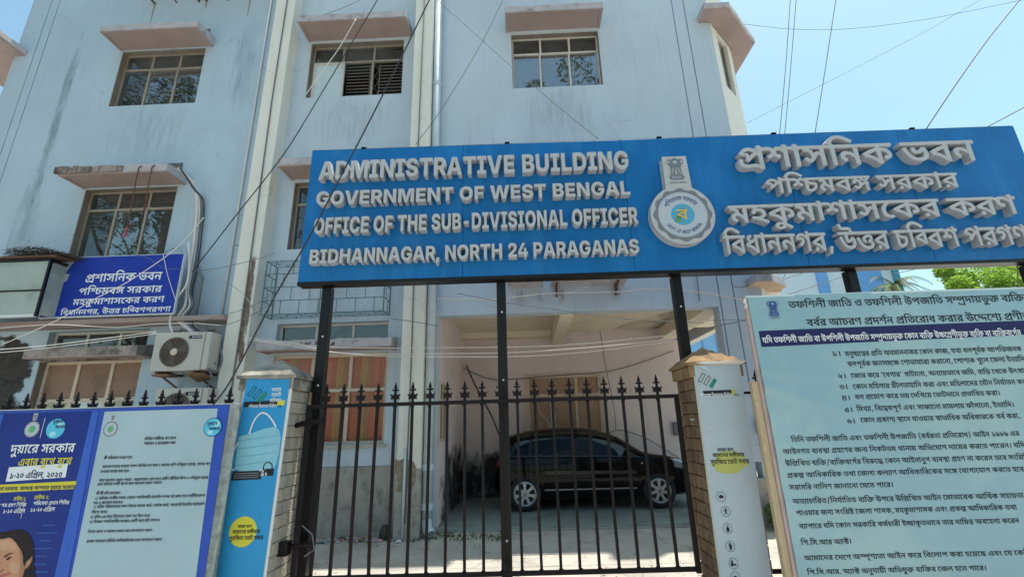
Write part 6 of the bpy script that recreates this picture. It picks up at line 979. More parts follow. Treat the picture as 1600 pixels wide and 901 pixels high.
pipe([(3.06, 7.73, 3.62), (3.10, 7.73, 4.6), (3.10, 7.73, 4.5)], .008, CABLE_G, 'thin cable on the wall beside the portico', 'cable', 'cable')
# iron rods sticking out of the wall at the top
for i, x in enumerate((-8.05, -7.55, -7.03, -6.86, -6.36, -5.87)):
    solo(MB().tube([(x, 7.2, 10.98), (x, F, 10.96)], .022 if i != 1 else .014, 6), 'iron_rod', RUST,
         ['thick rusty rod at the left end of the row below the roof', 'thin second rod from the left in the row below the roof', 'rusty rod left of the close pair in the top row', 'rusty rod right of the close pair in the top row', 'rusty rod next to last in the row below the roof', 'rusty rod with a rust tail nearest the left pilaster'][i],
         'iron rod', (x, F, 10.96), 'iron rods below the roof')
mb = MB()
for x, l in ((-8.05, .55), (-5.87, .45), (-6.86, .2)):
    mb.poly((x-.02, F-.0015, 10.94), (x+.02, F-.0015, 10.94), (x+.006, F-.0015, 10.94-l), (x-.01, F-.0015, 10.94-l))
mb.build('rust_stain', mat('rust_run', (.30, .22, .14), .9, .3, 20), bld)
MB().box(-8.3, -5.5, 7.1, F, 11.35, 11.5).build('sunshade', W_CHAJ, bld)
# ---------------------------------------------------------------- big sign over the gate
S_BLUE = mat('sign_blue_paint', (.004, .130, .37), .36, .14, 1.3, .5, 1.6, stain=(.02, .19, .46), samt=.55, sscale=1.6, sth=.50, spec=.3, stretch=(2.2, 1, .6))
LET = mat('moulded_letter_plastic', (.43, .44, .45), .5, .06, 5, .25, 40, stain=(.33, .30, .27), samt=.7, sscale=6, sth=.58)
LET_F = LET
sg = thing('office_sign', 'long blue sign on black posts with raised grey English and Bengali office name', 'sign', (1.9, 5.3, 0), rot=True)
seams = [-2.65, -.65, 1.42, 3.5, 5.0, 6.52]
for a, b in zip(seams, seams[1:]):
    MB().box(a+.002, b-.002, 5.2, 5.34, 3.375, 5.195).build('sign_panel', S_BLUE, sg, bev=.004)
MB().box(-2.65, 6.52, 5.195, 5.36, 3.335, 3.372).box(-2.65, 6.52, 5.215, 5.36, 5.197, 5.21).build('sign_frame', BLACK2, sg)
mb = MB()
for x in (-2.0, -.1, 1.9, 3.4, 5.2): mb.box(x, x+.06, 5.2, 5.24, 5.21, 5.228)
mb.build('top_bracket', BLACK2, sg)
for x in (-2.385, -.25, 1.885, 4.0, 6.15):
    p_ = MB().box(x, x+.11, 5.30, 5.41, 0, 3.334).build('post', BLACK2, sg, bev=.006)
    for z in (2.95 if x > -1 else 2.72, 2.15, .5): MB().lathe([(0, -.008), (.010, -.006), (.012, 0)], (x+.06, 5.30, z), 'y', 10).build('bolt', WHITE_P, p_)
def raised(mb, name):
    o = mb.build(name, LET, sg)
    md = o.modifiers.new('weld', 'WELD'); md.merge_threshold = .0003
    return o
for e in lines('sign_en'):
    k = 0
    for w in words(e):
        for g in w: raised(put_text(MB(), e, [g], 5.095, .105, 4), 'raised_letter')
for e in lines('sign_bn'):
    for w in words(e): raised(put_text(MB(), e, w, 5.095, .105, 4), 'raised_word')
# state emblem: round plate with a tab above
EX, EZ, ER = 2.043, 4.045, .382
ring = [(EX+ER*math.cos(a), EZ+ER*math.sin(a)) for a in [math.radians(90-24-i*312/56) for i in range(57)]]
ring = ring[::-1]
pts = [(EX-.155, EZ+ER*.914)]+[(EX-.15, 4.845), (EX+.13, 4.845), (EX+.155, EZ+ER*.914)]
arc = [(EX+ER*math.cos(a), EZ+ER*math.sin(a)) for a in [math.radians(66-i*312/60) for i in range(61)]]
em = MB().prism([(EX-.152, 4.845), (EX+.138, 4.845)]+arc, 5.09, 5.20).build('emblem_plate', LET, sg, bev=.006)
E_GREY = mat('emblem_grey', (.16, .175, .20), .6)
E_PALE = mat('emblem_pale', (.42, .47, .52), .6)
E_BLUE = mat('emblem_sky_blue', (.07, .33, .50), .5)
E_NAVY = mat('emblem_navy', (.04, .06, .18), .6)
E_GOLD = mat('emblem_gold', (.55, .40, .12), .5)
def wavy(cx, cz, r, amp, n, y, m, name, parent):
    return MB().poly(*[(cx+(r+amp*math.cos(n*a))*math.cos(a), y, cz+(r+amp*math.cos(n*a))*math.sin(a)) for a in [i*2*math.pi/144 for i in range(144)]]).build(name, m, parent)
def arc_text(tg, cx, cz, r, h, a0, a1, y, m, parent, top=True, name='printed_text'):
    e = lines(tg)[0]; e = (e[0], e[1], 0, 0, 1000/1000., 1.0, e[6])
    ws = [g for w in words(e) for g in w]; mx = max(g[1] for g in ws)+600
    sz = h
    def xf(a, b):
        t = a*1000/mx
        b = b*sz
        if top: an = a0+(a1-a0)*t; rr = r+b
        else: an = a0+(a1-a0)*t; rr = r-b
        return (cx+rr*math.cos(an), cz+rr*math.sin(an))
    e2_ = (e[0], e[1], 0, 0, 1.0, 1.0, e[6])
    put_text(mb_ := MB(), e2_, ws, y, xf=xf, n=2)
    return mb_.build(name, m, parent)
def state_emblem(cx, cz, R, y, parent, full=True):
    o = wavy(cx, cz, R*.90, R*.035, 12, y, E_GREY, 'emblem_ring', parent)
    MB().disc(cx, y-.001, cz, R*.78, 48).build('emblem_face', E_PALE, o)
    MB().disc(cx, y-.002, cz, R*.37, 40).build('emblem_globe', E_BLUE, o)
    if full:
        arc_text('emb_bn', cx, cz, R*.50, R*.23, math.radians(150), math.radians(35), y-.002, E_NAVY, o)
        arc_text('emb_en', cx, cz, R*.66, R*.16, math.radians(212), math.radians(330), y-.002, E_NAVY, o, top=False)
        e = lines('emb_ba')[0]; e = (e[0], e[1], cx-R*.20, cz-R*.17, R*.62, R*.55, e[6])
        put_text(MB(), e, words(e)[0], y-.003).build('emblem_letter', E_GOLD, o)
        mb = MB()
        for i in range(3): mb.poly((cx-R*.3+i*.02, y-.0025, cz-R*.25+i*.05), (cx-R*.05+i*.02, y-.0025, cz-R*.25+i*.05), (cx-R*.1+i*.03, y-.0025, cz+R*.05+i*.04))
        mb.build('emblem_map', mat('emblem_leaf_green', (.12, .25, .12), .6), o)
        mb = MB()
        for i in range(80):
            a = i*2*math.pi/80; mb.disc(cx+R*.74*math.cos(a), y-.0015, cz+R*.74*math.sin(a), R*.008, 5)
        mb.build('emblem_bead', E_GREY, o)
    return o
state_emblem(EX, EZ, ER, 5.0885, sg)
def lions(cx, z0, h, y, m, m2, parent, text=True, name='lion_capital'):
    """the lion capital: three maned heads over a drum, a bell shaped base, motto below"""
    s = h/1.0; mb = MB()
    X = lambda v: cx+v*s
    Z = lambda v: z0+v*s
    def P(L, d=0): mb.poly(*[(X(a), y-d, Z(b)) for a, b in L])
    P([(-.30, .16), (-.24, .05), (.24, .05), (.30, .16), (.28, .24), (.22, .29), (-.22, .29), (-.28, .24)])     # bell
    P([(-.24, .30), (.24, .30), (.24, .40), (-.24, .40)])                                       # drum
    for x in (-.17, -.06, .06, .17): P([(x-.035, .41), (x+.035, .41), (x+.045, .66), (x-.045, .66)])
    P([(-.22, .60), (.22, .60), (.27, .80), (-.27, .80)], .0003)
    for x, r, zc in ((0, .17, .82), (-.21, .115, .84), (.21, .115, .84)):
        mb.poly(*[(X(x+(r+.015*math.cos(9*a))*math.cos(a)), y-.0006-.0002*(x == 0), Z(zc+1.15*(r+.015*math.cos(9*a))*math.sin(a))) for a in [i*2*math.pi/72 for i in range(72)]])
    o = mb.build(name, m, parent)
    mb = MB()
    mb.disc(cx, y-.0012, Z(.35), .04*s, 14); 
    for x in (-.16, .16): mb.disc(X(x), y-.0012, Z(.35), .028*s, 10)
    mb.disc(cx, y-.0014, Z(.83), .075*s, 16)
    for x in (-.25, .25): mb.disc(X(x), y-.0014, Z(.85), .045*s, 12)
    for k in range(5): mb.poly((X(-.17+k*.08), y-.0012, Z(.10)), (X(-.15+k*.08), y-.0012, Z(.10)), (X(-.145+k*.08), y-.0012, Z(.22)), (X(-.175+k*.08), y-.0012, Z(.22)))
    mb.build('capital_highlight', m2, o)
    mb = MB(); mb.disc(cx-.02*s, y-.0018, Z(.85), .012*s, 6).disc(cx+.02*s, y-.0018, Z(.85), .012*s, 6).poly((X(-.04), y-.0018, Z(.77)), (X(.04), y-.0018, Z(.77)), (X(.02), y-.0018, Z(.79)), (X(-.02), y-.0018, Z(.79)))
    mb.build('capital_shade', m, o)
    if text:
        e = lines('satya')[0]; ws = [g for w in words(e) for g in w]
        mx = max(g[1] for g in ws)+500
        e = (e[0], e[1], X(-.30), Z(-.10), .60*s/mx*1000, .11*s, e[6])
        put_text(MB(), e, ws, y-.0004).build('printed_text', m, o)
    return o
lions(EX-.005, 4.50, .32, 5.0885, E_GREY, E_PALE, sg)
# ---------------------------------------------------------------- wrought iron gate and fences
SP = [(.0, .225), (.013, .175), (.019, .16), (.010, .15), (.012, .143), (.031, .148), (.037, .138), (.031, .128), (.014, .128), (.010, .112), (.013, .100),
      (.026, .083), (.040, .088), (.047, .098), (.053, .092), (.050, .075), (.040, .064), (.047, .052), (.045, .038), (.036, .034), (.024, .046), (.014, .034), (.012, .0)]
def spear_mesh():
    mb = MB()
    h = SP+[(-x, z) for x, z in SP[::-1][:-1]]
    mb.prism(h, -.009, .009)
    mb.lathe([(0, .225), (.016, .172), (.019, .16), (.0, .150)], (0, 0, 0), 'z', 8)
    mb.lathe([(.010, .145), (.017, .136), (.010, .127)], (0, 0, 0), 'z', 8)
    mb.lathe([(.012, .10), (.022, .075), (.020, .06), (.012, .04), (.013, .0)], (0, 0, 0), 'z', 8)
    return mb
SPEAR = None
def spear(parent, x, y, z):
    global SPEAR
    b, rot = BASE[parent.name]
    if SPEAR is None:
        o = spear_mesh().build('spearhead', BLACK); SPEAR = o.data
        md = o.modifiers.new('bevel', 'BEVEL'); md.width = .002; md.segments = 1
    else:
        o = bpy.data.objects.new('spearhead', SPEAR); COL.objects.link(o)
        md = o.modifiers.new('bevel', 'BEVEL'); md.width = .002; md.segments = 1
    o.parent = parent; BASE[o.name] = (b, rot)
    o.location = (x-b.x, y-b.y, z-b.z)
    o.rotation_euler = (0, 0, math.radians(rnd.uniform(-9, 9)))
    return o
def bar(parent, x, y, z0, z1, r=.016, sq=True):
    d = rnd.gauss(0, .0035); e = rnd.gauss(0, .004); zm = (z0+z1)/2
    mb = MB().tube([(x+rnd.gauss(0, .002), y, z0), (x+d, y+e, zm-.3), (x+d*.6, y+e, zm+.3), (x, y, z1)] if z1-z0 > .9 else [(x, y, z0), (x, y, z1)], r*1.2, 4)
    if z1-z0 > .9:
        for zz in (z0+.006, z1-.008): mb.lathe([(0, .012), (.021, .006), (.024, -.004), (.016, -.012)], (x+rnd.gauss(0, .003), y-.006, zz), 'z', 7)
    return mb.build('bar', BLACK, parent)
GY = 5.10
gate = thing('gate', 'black iron gate with spear topped bars across the driveway', 'gate', (-.3, GY, .2), rot=True)
MB().box(-2.335, -2.285, GY-.022, GY+.022, .22, 1.885).build('stile', BLACK, gate, bev=.004)
MB().box(1.665, 1.71, GY-.022, GY+.022, .22, 1.885).build('stile', BLACK, gate, bev=.004)
MB().box(-2.335, 1.71, GY-.021, GY+.021, 1.886, 1.925).build('top_rail', BLACK, gate, bev=.004)
MB().box(-2.285, 1.665, GY-.02, GY+.02, .235, .275).build('bottom_rail', BLACK, gate, bev=.004)
for i in range(20):
    x = -2.134+i*.1907
    b_ = bar(gate, x, GY, .275, 1.886, .0165)
    spear(b_, x, GY, 1.918)
for z in (.55, 1.74):
    MB().tube([(-2.45, GY+.02, z-.03), (-2.31, GY-.01, z), (-2.12, GY-.03, z+.012)], .028, 8).build('hinge_arm', BLACK, gate)
MB().box(-2.46, -2.36, GY-.08, GY+.03, .47, .60).build('latch_plate', BLACK, gate, bev=.01)
MB().tube([(-2.25, GY-.04, .74), (-2.13, GY-.06, .66), (-2.10, GY-.05, .52), (-2.2, GY-.04, .46)], .006, 6).build('latch_wire', CABLE_G, gate)
MB().box(-2.39, -2.29, GY, GY+.06, 1.70, 1.76).build('hinge_arm', BLACK, gate)
fl = thing('fence', 'black spear topped iron fence behind the printed banner at the left', 'fence', (-4.5, GY, .0), 'iron fences beside the gate', rot=True)
MB().box(-7.6, -2.96, GY-.02, GY+.02, 1.885, 1.92).build('top_rail', BLACK, fl)
MB().box(-7.6, -2.96, GY-.02, GY+.02, .24, .275).build('bottom_rail', BLACK, fl)
for i in range(24):
    x = -3.21-i*.1897
    b_ = bar(fl, x, GY, .275, 1.885); spear(b_, x, GY, 1.915)
fr_ = thing('fence', 'black iron fence post with one spearhead beside the teal notice board', 'fence', (2.5, GY, .0), 'iron fences beside the gate', rot=True)
MB().box(2.33, 2.53, GY-.018, GY+.018, 1.905, 1.93).build('top_rail', BLACK, fr_)
MB().box(2.33, 2.60, GY-.02, GY+.02, .20, .235).build('bottom_rail', BLACK, fr_)
MB().box(2.56, 2.60, GY-.02, GY+.02, .2351, 1.93).build('stile', BLACK, fr_)
b_ = bar(fr_, 2.58, GY+.0, 1.93, 1.94); spear(b_, 2.575, GY, 1.935)
MB().box(2.60, 7.6, GY-.02, GY+.02, 1.885, 1.92).build('top_rail', BLACK, fr_)
for i in range(25):
    x = 2.78+i*.19
    b_ = bar(fr_, x, GY, .0, 1.885)
# ---------------------------------------------------------------- brick gate pillars
def brick_pillar(x0, x1, y0, y1, label, cols, capm, mort):
    t = thing('brick_pillar', label, 'pillar', ((x0+x1)/2, (y0+y1)/2, 0), 'brick gate pillars', rot=True)
    MB().box(x0+.012, x1-.012, y0+.012, y1-.012, 0, 2.12).build('mortar_core', mort, t)
    b = BASE[t.name][0]
    r = random.Random(int(x0*10)); z = .0; meshes = {}
    hc = .122
    def brick(a0, a1, c0, c1, z0, z1):
        m = cols[r.randrange(len(cols))]
        key = (round(a1-a0, 3), round(c1-c0, 3), m.name)
        if key not in meshes:
            w, d, h = (a1-a0)/2, (c1-c0)/2, (z1-z0)/2
            q = MB().box(-w, w, -d, d, -h, h)
            q.v = [(x+r.uniform(-.003, .003), y+r.uniform(-.003, .003), zz+r.uniform(-.003, .003)) for x, y, zz in q.v]
            me = bpy.data.meshes.new('brick'); me.from_pydata(q.v, [], q.f); me.materials.append(m); meshes[key] = me
        o = bpy.data.objects.new('brick', meshes[key]); COL.objects.link(o); o.parent = t
        md = o.modifiers.new('bevel', 'BEVEL'); md.width = .004; md.segments = 1
        o.location = ((a0+a1)/2-b.x+r.uniform(-.004, .004), (c0+c1)/2-b.y+r.uniform(-.003, .003), (z0+z1)/2-b.z)
        o.rotation_euler = (0, 0, r.uniform(-.008, .008))
    k = 0
    while z < 2.0:
        z1 = z+hc; j = .009
        # ring of four long bricks round the core, turning the other way each course
        W, D = x1-x0, y1-y0; s = .17 if k % 2 else .31
        brick(x0, x0+s-j, y0, y0+.11, z+j, z1); brick(x0+s, x1, y0, y0+.11, z+j, z1)
        brick(x0, x0+s-j, y1-.11, y1, z+j, z1); brick(x0+s, x1, y1-.11, y1, z+j, z1)
        s2 = .12+(.09 if k % 2 else .16)
        for a in (x0, x1-.11):
            brick(a, a+.11, y0+.11+j, y0+s2, z+j, z1); brick(a, a+.11, y0+s2+j, y1-.11-j, z+j, z1)
        z = z1; k += 1
    MB().box(x0-.035, x1+.035, y0-.035, y1+.035, z+.006, 2.20).build('cap_course', capm, t, bev=.012)
    cx, cy = (x0+x1)/2, (y0+y1)/2
    q = MB()
    N_ = 9; V = {}
    rr = random.Random(4)
    for i in range(N_):
        for j2 in range(N_):
            u, v = i/(N_-1)*2-1, j2/(N_-1)*2-1
            h = 1-max(abs(u), abs(v))
            V[i, j2] = len(q.v)
            q.v.append((cx+u*((x1-x0)/2+.055), cy+v*((y1-y0)/2+.055), 2.235+.20*(h**.9)+rr.uniform(-.006, .006)*(h > 0)))
    for i in range(N_-1):
        for j2 in range(N_-1): q.f.append((V[i, j2], V[i+1, j2], V[i+1, j2+1], V[i, j2+1]))
    q.box(x0-.055, x1+.055, y0-.055, y1+.055, 2.201, 2.2345)
    q.build('cap', capm, t)
    return t
BR = [mat('grey_brick_%s' % n, c, .95, .2, 8, .6, 40, stain=tuple(v*.55 for v in c), samt=.7, sscale=5, sth=.5) for n, c in (('a', (.36, .33, .28)), ('b', (.31, .29, .25)), ('c', (.40, .36, .29)))]
BB = [mat('brown_brick_%s' % n, c, .95, .25, 8, .7, 40, stain=tuple(v*.5 for v in c), samt=.7, sscale=6, sth=.5) for n, c in (('a', (.20, .128, .075)), ('b', (.165, .102, .06)), ('c', (.235, .15, .088)))]
CAP_G = mat('grey_pillar_cap', (.27, .25, .21), .95, .3, 6, .8, 30, stain=(.07, .065, .06), samt=.85, sscale=4, sth=.48)
CAP_B = mat('brown_pillar_cap', (.26, .165, .08), .95, .35, 9, .9, 40, stain=(.10, .07, .05), samt=.8, sscale=8, sth=.52)
brick_pillar(-2.95, -2.45, 4.9, 5.4, 'grey brick gate pillar with a pointed cap carrying the blue mask poster', BR, CAP_G, mat('grey_mortar', (.16, .15, .13), .95, .2, 20))
brick_pillar(1.81, 2.31, 4.9, 5.4, 'brown brick gate pillar with a pointed cap carrying the white poster', BB, CAP_B, mat('dark_mortar', (.07, .045, .03), .95, .2, 20))
pipe([(1.72, 5.06, 1.66), (1.78, 4.99, 1.65), (1.84, 4.89, 1.58), (1.86, 4.86, 1.55)], .007, CABLE_W, 'pale twisted wire tied round the brown pillar', 'wire', 'wire')
# ---------------------------------------------------------------- posters on the pillars
PB = mat('poster_sky_blue', (.035, .28, .56), .35, .06, 2, .1, 6)
PW = mat('poster_pale_grey', (.40, .47, .52), .35, .06, 2, .1, 6)
WHT = mat('print_white', (.70, .73, .76), .5)
BLK = mat('print_black', (.02, .022, .03), .5)
YEL = mat('print_yellow', (.62, .56, .06), .5)
YELD = mat('print_dull_yellow', (.45, .46, .14), .5)
GRN = mat('print_green', (.03, .22, .16), .5)
NAVY = mat('print_navy', (.02, .025, .10), .5)
MASKC = mat('print_mask_blue', (.24, .50, .60), .5, .12, 3)
MASKD = mat('print_mask_fold', (.16, .41, .53), .5)
def ballot(x, z, s, y, parent, line, last):
    o = None
    for k in range(3):
        mb = MB(); cx, cz = x+k*.052*s, z-k*.028*s
        c, sn = math.cos(.65), math.sin(.65)
        def R(a, b): return (cx+(a*c+b*sn)*s, y-.0004*k, cz+(-a*sn+b*c)*s)
        q = [(-.018, -.05), (.018, -.05), (.018, .05), (-.018, .05)]
        if k == 2:
            mb.poly(*[R(a, b) for a, b in q])
            mb.build('logo_mark', last, parent)
        else:
            i_ = [(-.011, -.043), (.011, -.043), (.011, .043), (-.011, .043)]
            for a in range(4): mb.poly(R(*q[a]), R(*q[(a+1) % 4]), R(*i_[(a+1) % 4]), R(*i_[a]))
            mb.build('logo_mark', line, parent)
pl = thing('poster', 'sky blue poster with a printed face mask on the grey pillar', 'poster', (-2.69, 4.87, .3), 'posters on the gate pillars', rot=True)
def sheet(pts, y0, y1, m, parent, name='sheet', bev=.003): return MB().prism(pts, y0, y1).build(name, m, parent, bev=bev)
sheet([(-2.915, 2.212), (-2.415, 2.195), (-2.475, .10), (-2.985, .10)], 4.87, 4.885, WHITE_P, pl, 'backing_sheet')
sheet([(-2.905, 2.200), (-2.440, 2.184), (-2.498, .105), (-2.975, .105)], 4.864, 4.8695, PB, pl, 'printed_sheet', 0)
PY = 4.862
MB().prism([(-2.897, 1.962), (-2.545, 1.968), (-2.547, 1.915), (-2.899, 1.908)], PY, PY+.001).build('printed_band', BLK, pl)
MB().prism([(-2.543, 1.968), (-2.468, 1.969), (-2.470, 1.916), (-2.545, 1.915)], PY, PY+.001).build('printed_band', YEL, pl)
print_lines('pLw', pl, WHT, PY-.002); 
mk = [(-2.905, 1.615), (-2.80, 1.64), (-2.66, 1.685), (-2.55, 1.705), (-2.50, 1.68), (-2.468, 1.60), (-2.47, 1.45), (-2.485, 1.34), (-2.51, 1.28), (-2.57, 1.235), (-2.70, 1.24), (-2.82, 1.27), (-2.90, 1.31)]
MB().prism(mk, PY, PY+.001).build('printed_mask', MASKC, pl)
for zo, ln in ((1.58, .40), (1.50, .41), (1.42, .41), (1.34, .38)):
    MB().prism([(-2.90, zo), (-2.90+ln*.5, zo+.02), (-2.90+ln, zo+.045), (-2.90+ln, zo+.037), (-2.90+ln*.5, zo+.010), (-2.90, zo-.010)], PY-.001, PY-.0005).build('printed_fold', MASKD, pl)
def ribbon(pts, w, y, m, parent, name):
    P = cat_curve([(x, 0, z) for x, z in pts], 6); mb = MB()
    for a, b in zip(P, P[1:]):
        d = (b-a).normalized(); n_ = Vector((-d.z, 0, d.x))*w/2
        mb.poly((a.x-n_.x, y, a.z-n_.z), (b.x-n_.x, y, b.z-n_.z), (b.x+n_.x, y, b.z+n_.z), (a.x+n_.x, y, a.z+n_.z))
    return mb.build(name, m, parent)
ribbon([(-2.80, 1.64), (-2.77, 1.76), (-2.71, 1.84), (-2.64, 1.83), (-2.57, 1.76), (-2.53, 1.70)], .016, PY-.001, WHT, pl, 'printed_strap')
ribbon([(-2.90, 1.56), (-2.935, 1.48), (-2.945, 1.38), (-2.93, 1.30), (-2.90, 1.31)], .014, PY-.001, WHT, pl, 'printed_strap')
MB().prism([(-2.915, 1.283), (-2.62, 1.286), (-2.624, 1.205), (-2.918, 1.20)], PY-.002, PY-.0012).build('printed_band', BLK, pl)
for k in range(3): MB().prism([(-2.90, 1.266-k*.02), (-2.65, 1.268-k*.02), (-2.65, 1.261-k*.02), (-2.90, 1.259-k*.02)], PY-.003, PY-.0025).build('printed_rule', mat('print_grey', (.2, .23, .25), .5), pl)
MB().prism([(-2.60, 1.30), (-2.50, 1.302), (-2.505, 1.235), (-2.605, 1.232)], PY-.002, PY-.0012).build('printed_band', BLK, pl)
ribbon([(-2.565+.045*math.cos(a), 1.315+.045*math.sin(a)) for a in [i*.6 for i in range(12)]], .01, PY-.003, BLK, pl, 'printed_ring')
MB().disc(-2.735, PY, .735, .135, 40).build('printed_disc', YEL, pl)
print_lines('pLk', pl, BLK, PY-.002)
ballot(-2.83, 2.07, 1.15, PY-.001, pl, mat('print_dark_green', (.02, .12, .09), .5), GRN)
# torn corner tie wires and the white poster
pr_ = thing('poster', 'pale grey poster with round icons and yellow print on the brown pillar', 'poster', (2.05, 4.87, .3), 'posters on the gate pillars', rot=True)
sheet([(1.826, 2.215), (2.305, 2.21), (2.268, .10), (1.80, .10)], 4.868, 4.882, mat('poster_cream_edge', (.55, .50, .40), .7), pr_, 'backing_sheet')
sheet([(1.835, 2.205), (2.312, 2.203), (2.275, .105), (1.806, .105)], 4.862, 4.8675, PW, pr_, 'printed_sheet', 0)
MB().add([(1.83, 4.859, 2.20), (2.33, 4.855, 2.195), (2.36, 4.80, 2.228), (1.90, 4.83, 2.235), (1.85, 4.81, 2.22)], [(0, 1, 2, 3), (0, 3, 4)]).add([(1.84, 4.858, 2.2), (1.95, 4.856, 2.195), (1.975, 4.83, 2.135)], [(0, 1, 2)]).build('torn_flap', WHITE_P, pr_)
PY = 4.860
MB().prism([(1.889, 1.937), (2.181, 1.940), (2.180, 1.888), (1.888, 1.884)], PY, PY+.001).build('printed_band', BLK, pr_)
MB().prism([(2.183, 1.940), (2.225, 1.940), (2.224, 1.889), (2.182, 1.888)], PY, PY+.001).build('printed_band', YELD, pr_)
print_lines('pRw', pr_, WHT, PY-.002)
mb = MB()
for cx, cz, rx, rz in ((2.05, 1.225, .185, .055), (2.06, 1.285, .14, .06), (2.03, 1.18, .13, .045)): mb.disc(cx, PY-.0003*(rx > .16), cz, rx, 32, rz)
mb.build('printed_disc', YELD, pr_)
print_lines('pRk', pr_, BLK, PY-.002)
ballot(1.895, 2.07, 1.05, PY-.001, pr_, mat('print_olive', (.14, .13, .09), .5), GRN)
for i, (x, z) in enumerate([(1.888, .932), (1.911, .800), (1.906, .655), (1.906, .502), (1.911, .358), (1.911, .245)]):
    x += .03
    o = ribbon([(x+.042*math.cos(a), z+.045*math.sin(a)) for a in [k*2*math.pi/16 for k in range(17)]], .005, PY-.001, E_GREY, pr_, 'icon_ring')
    mb = MB(); y = PY-.001
    def q(*p): mb.poly(*[(x+a, y, z+b) for a, b in p])
    if i == 0: q((-.02, -.014), (.02, -.014), (.022, .008), (-.022, .008)); q((-.012, .010), (.012, .010), (.012, .016), (-.012, .016))
    if i == 1: q((-.018, -.025), (-.013, -.027), (.004, .0), (-.002, .004)); q((.0, -.002), (.012, -.027), (.017, -.024), (.006, .004)); q((-.006, .0), (.006, .0), (.008, .018), (-.006, .018)); q((-.022, .0), (-.006, .012), (-.006, .017), (-.024, .004)); q((.008, .016), (.02, .006), (.022, .01), (.009, .02)); mb.disc(x+.002, y, z+.026, .007, 10)
    if i == 2: q((-.014, -.03), (.014, -.03), (.014, .008), (-.014, .008)); q((-.004, .009), (.004, .009), (.004, .022), (-.004, .022)); q((-.004, .0225), (.016, .0225), (.016, .027), (-.004, .027))
    if i == 3: q((-.008, -.03), (.010, -.03), (.014, .002), (-.012, .002)); q((-.013, .003), (-.008, .003), (-.010, .024), (-.014, .022)); q((-.007, .003), (-.002, .003), (-.003, .030), (-.007, .030)); q((-.001, .003), (.004, .003), (.004, .031), (.0, .031)); q((.005, .003), (.010, .003), (.012, .024), (.008, .025)); q((.011, .0), (.015, -.004), (.025, .010), (.022, .013))
    if i == 4: q((-.025, -.022), (.0, -.022), (.0, .004), (-.025, .010)); q((.003, -.014), (.022, -.02), (.026, -.008), (.008, .002)); mb.disc(x-.010, y, z+.018, .010, 12)
    if i == 5: q((-.02, -.01), (.02, -.01), (.01, .012), (-.01, .012))
    mb.build('icon_mark', BLK, o)
# ---------------------------------------------------------------- printed banner at the left
bl = thing('banner', 'wide printed banner with a navy page and a pale text page', 'banner', (-4.4, 4.74, 0), rot=True)
BN = mat('banner_navy', (.015, .035, .22), .35, .15, 3, .08, 5)
BP = mat('banner_pale_page', (.36, .48, .54), .3, .08, 1.2, .08, 4, stain=(.42, .52, .56), samt=.6, sscale=1.2, sth=.5)
BM = mat('banner_royal_blue', (.035, .085, .42), .35, .1, 3)
BL = mat('banner_light_edge', (.045, .12, .50), .35, .08, 3)
MB().box(-6.4, -2.885, 4.70, 4.78, .05, 1.935).build('banner_frame', mat('galvanised_edge', (.22, .25, .24), .6, .35, 14, stain=(.5, .52, .5), samt=.6, sscale=12, sth=.56), bl, bev=.004)
MB().box(-6.39, -2.945, 4.692, 4.6995, .06, 1.928).build('printed_sheet', BM, bl)
MB().box(-6.3, -4.335, 4.6885, 4.6915, .07, 1.905).build('printed_page', BN, bl)
MB().prism([(-5.30, 1.90), (-5.24, 1.90), (-5.27, .07), (-5.34, .07)], 4.6865, 4.688).build('page_stripe', BL, bl)
MB().prism([(-4.334, 1.905), (-4.27, 1.905), (-4.19, .07), (-4.334, .07)], 4.6865, 4.6915).build('page_stripe', BL, bl)
MB().prism([(-4.205, 1.895), (-3.055, 1.895), (-3.01, .07), (-4.17, .07)], 4.6865, 4.6915).build('text_page', BP, bl)
MB().prism([(-6.38, 1.935), (-2.886, 1.935), (-2.886, 1.942), (-6.38, 1.942)], 4.69, 4.78).build('top_edge', mat('pale_fold', (.52, .58, .62), .5), bl)
PY = 4.685
def round_logo(x, z, r, parent, rim=False):
    if rim: MB().disc(x, PY+.0005, z, r*1.07, 36).build('logo_rim', NAVY, parent)
    o = MB().disc(x, PY, z, r, 36).build('logo_disc', mat('print_cyan', (.10, .50, .70), .5), parent)
    MB().disc(x-r*.2, PY-.0005, z-r*.55, r*.35, 16, r*.25).disc(x+r*.45, PY-.0005, z+r*.35, r*.3, 16, r*.35).build('logo_cloud', mat('print_pale_cyan', (.36, .68, .78), .5), o)
lg = round_logo(-4.665, 1.745, .095, bl); round_logo(-3.075, 1.715, .085, bl, True)
for cx, cz, R_ in ((-4.905, 1.745, .088), (-4.105, 1.725, .080)):
    state_emblem(cx, cz, R_, PY, bl, False)
    MB().disc(cx, PY-.003, cz, R_*.34, 24).build('emblem_globe', mat('print_leaf_green', (.12, .42, .16), .5), bl)
    MB().prism([(cx-.02, cz+R_*.98), (cx+.02, cz+R_*.98), (cx+.022, cz+R_*1.75), (cx-.022, cz+R_*1.75)], PY, PY+.001).build('emblem_tab', E_PALE, bl)
    lions(cx, cz+R_*1.05, R_*.6, PY-.001, E_GREY, E_PALE, bl, False)
MB().box(-4.803, -4.799, PY, PY+.001, 1.66, 1.85).build('printed_rule', WHT, bl)
print_lines('lgN', bl, NAVY, PY-.003)
print_lines('bLw', bl, WHT, PY-.002); print_lines('bLy', bl, YEL, PY-.002)
MB().prism([(-5.035, 1.392), (-4.455, 1.414), (-4.450, 1.287), (-5.03, 1.262)], PY, PY+.001).build('date_box', WHT, bl, bev=.0005)
MB().prism([(-5.24, 1.232), (-4.33, 1.250), (-4.33, 1.180), (-5.24, 1.160)], PY, PY+.001).build('printed_band', YEL, bl)
print_lines('bLn', bl, NAVY, PY-.002)
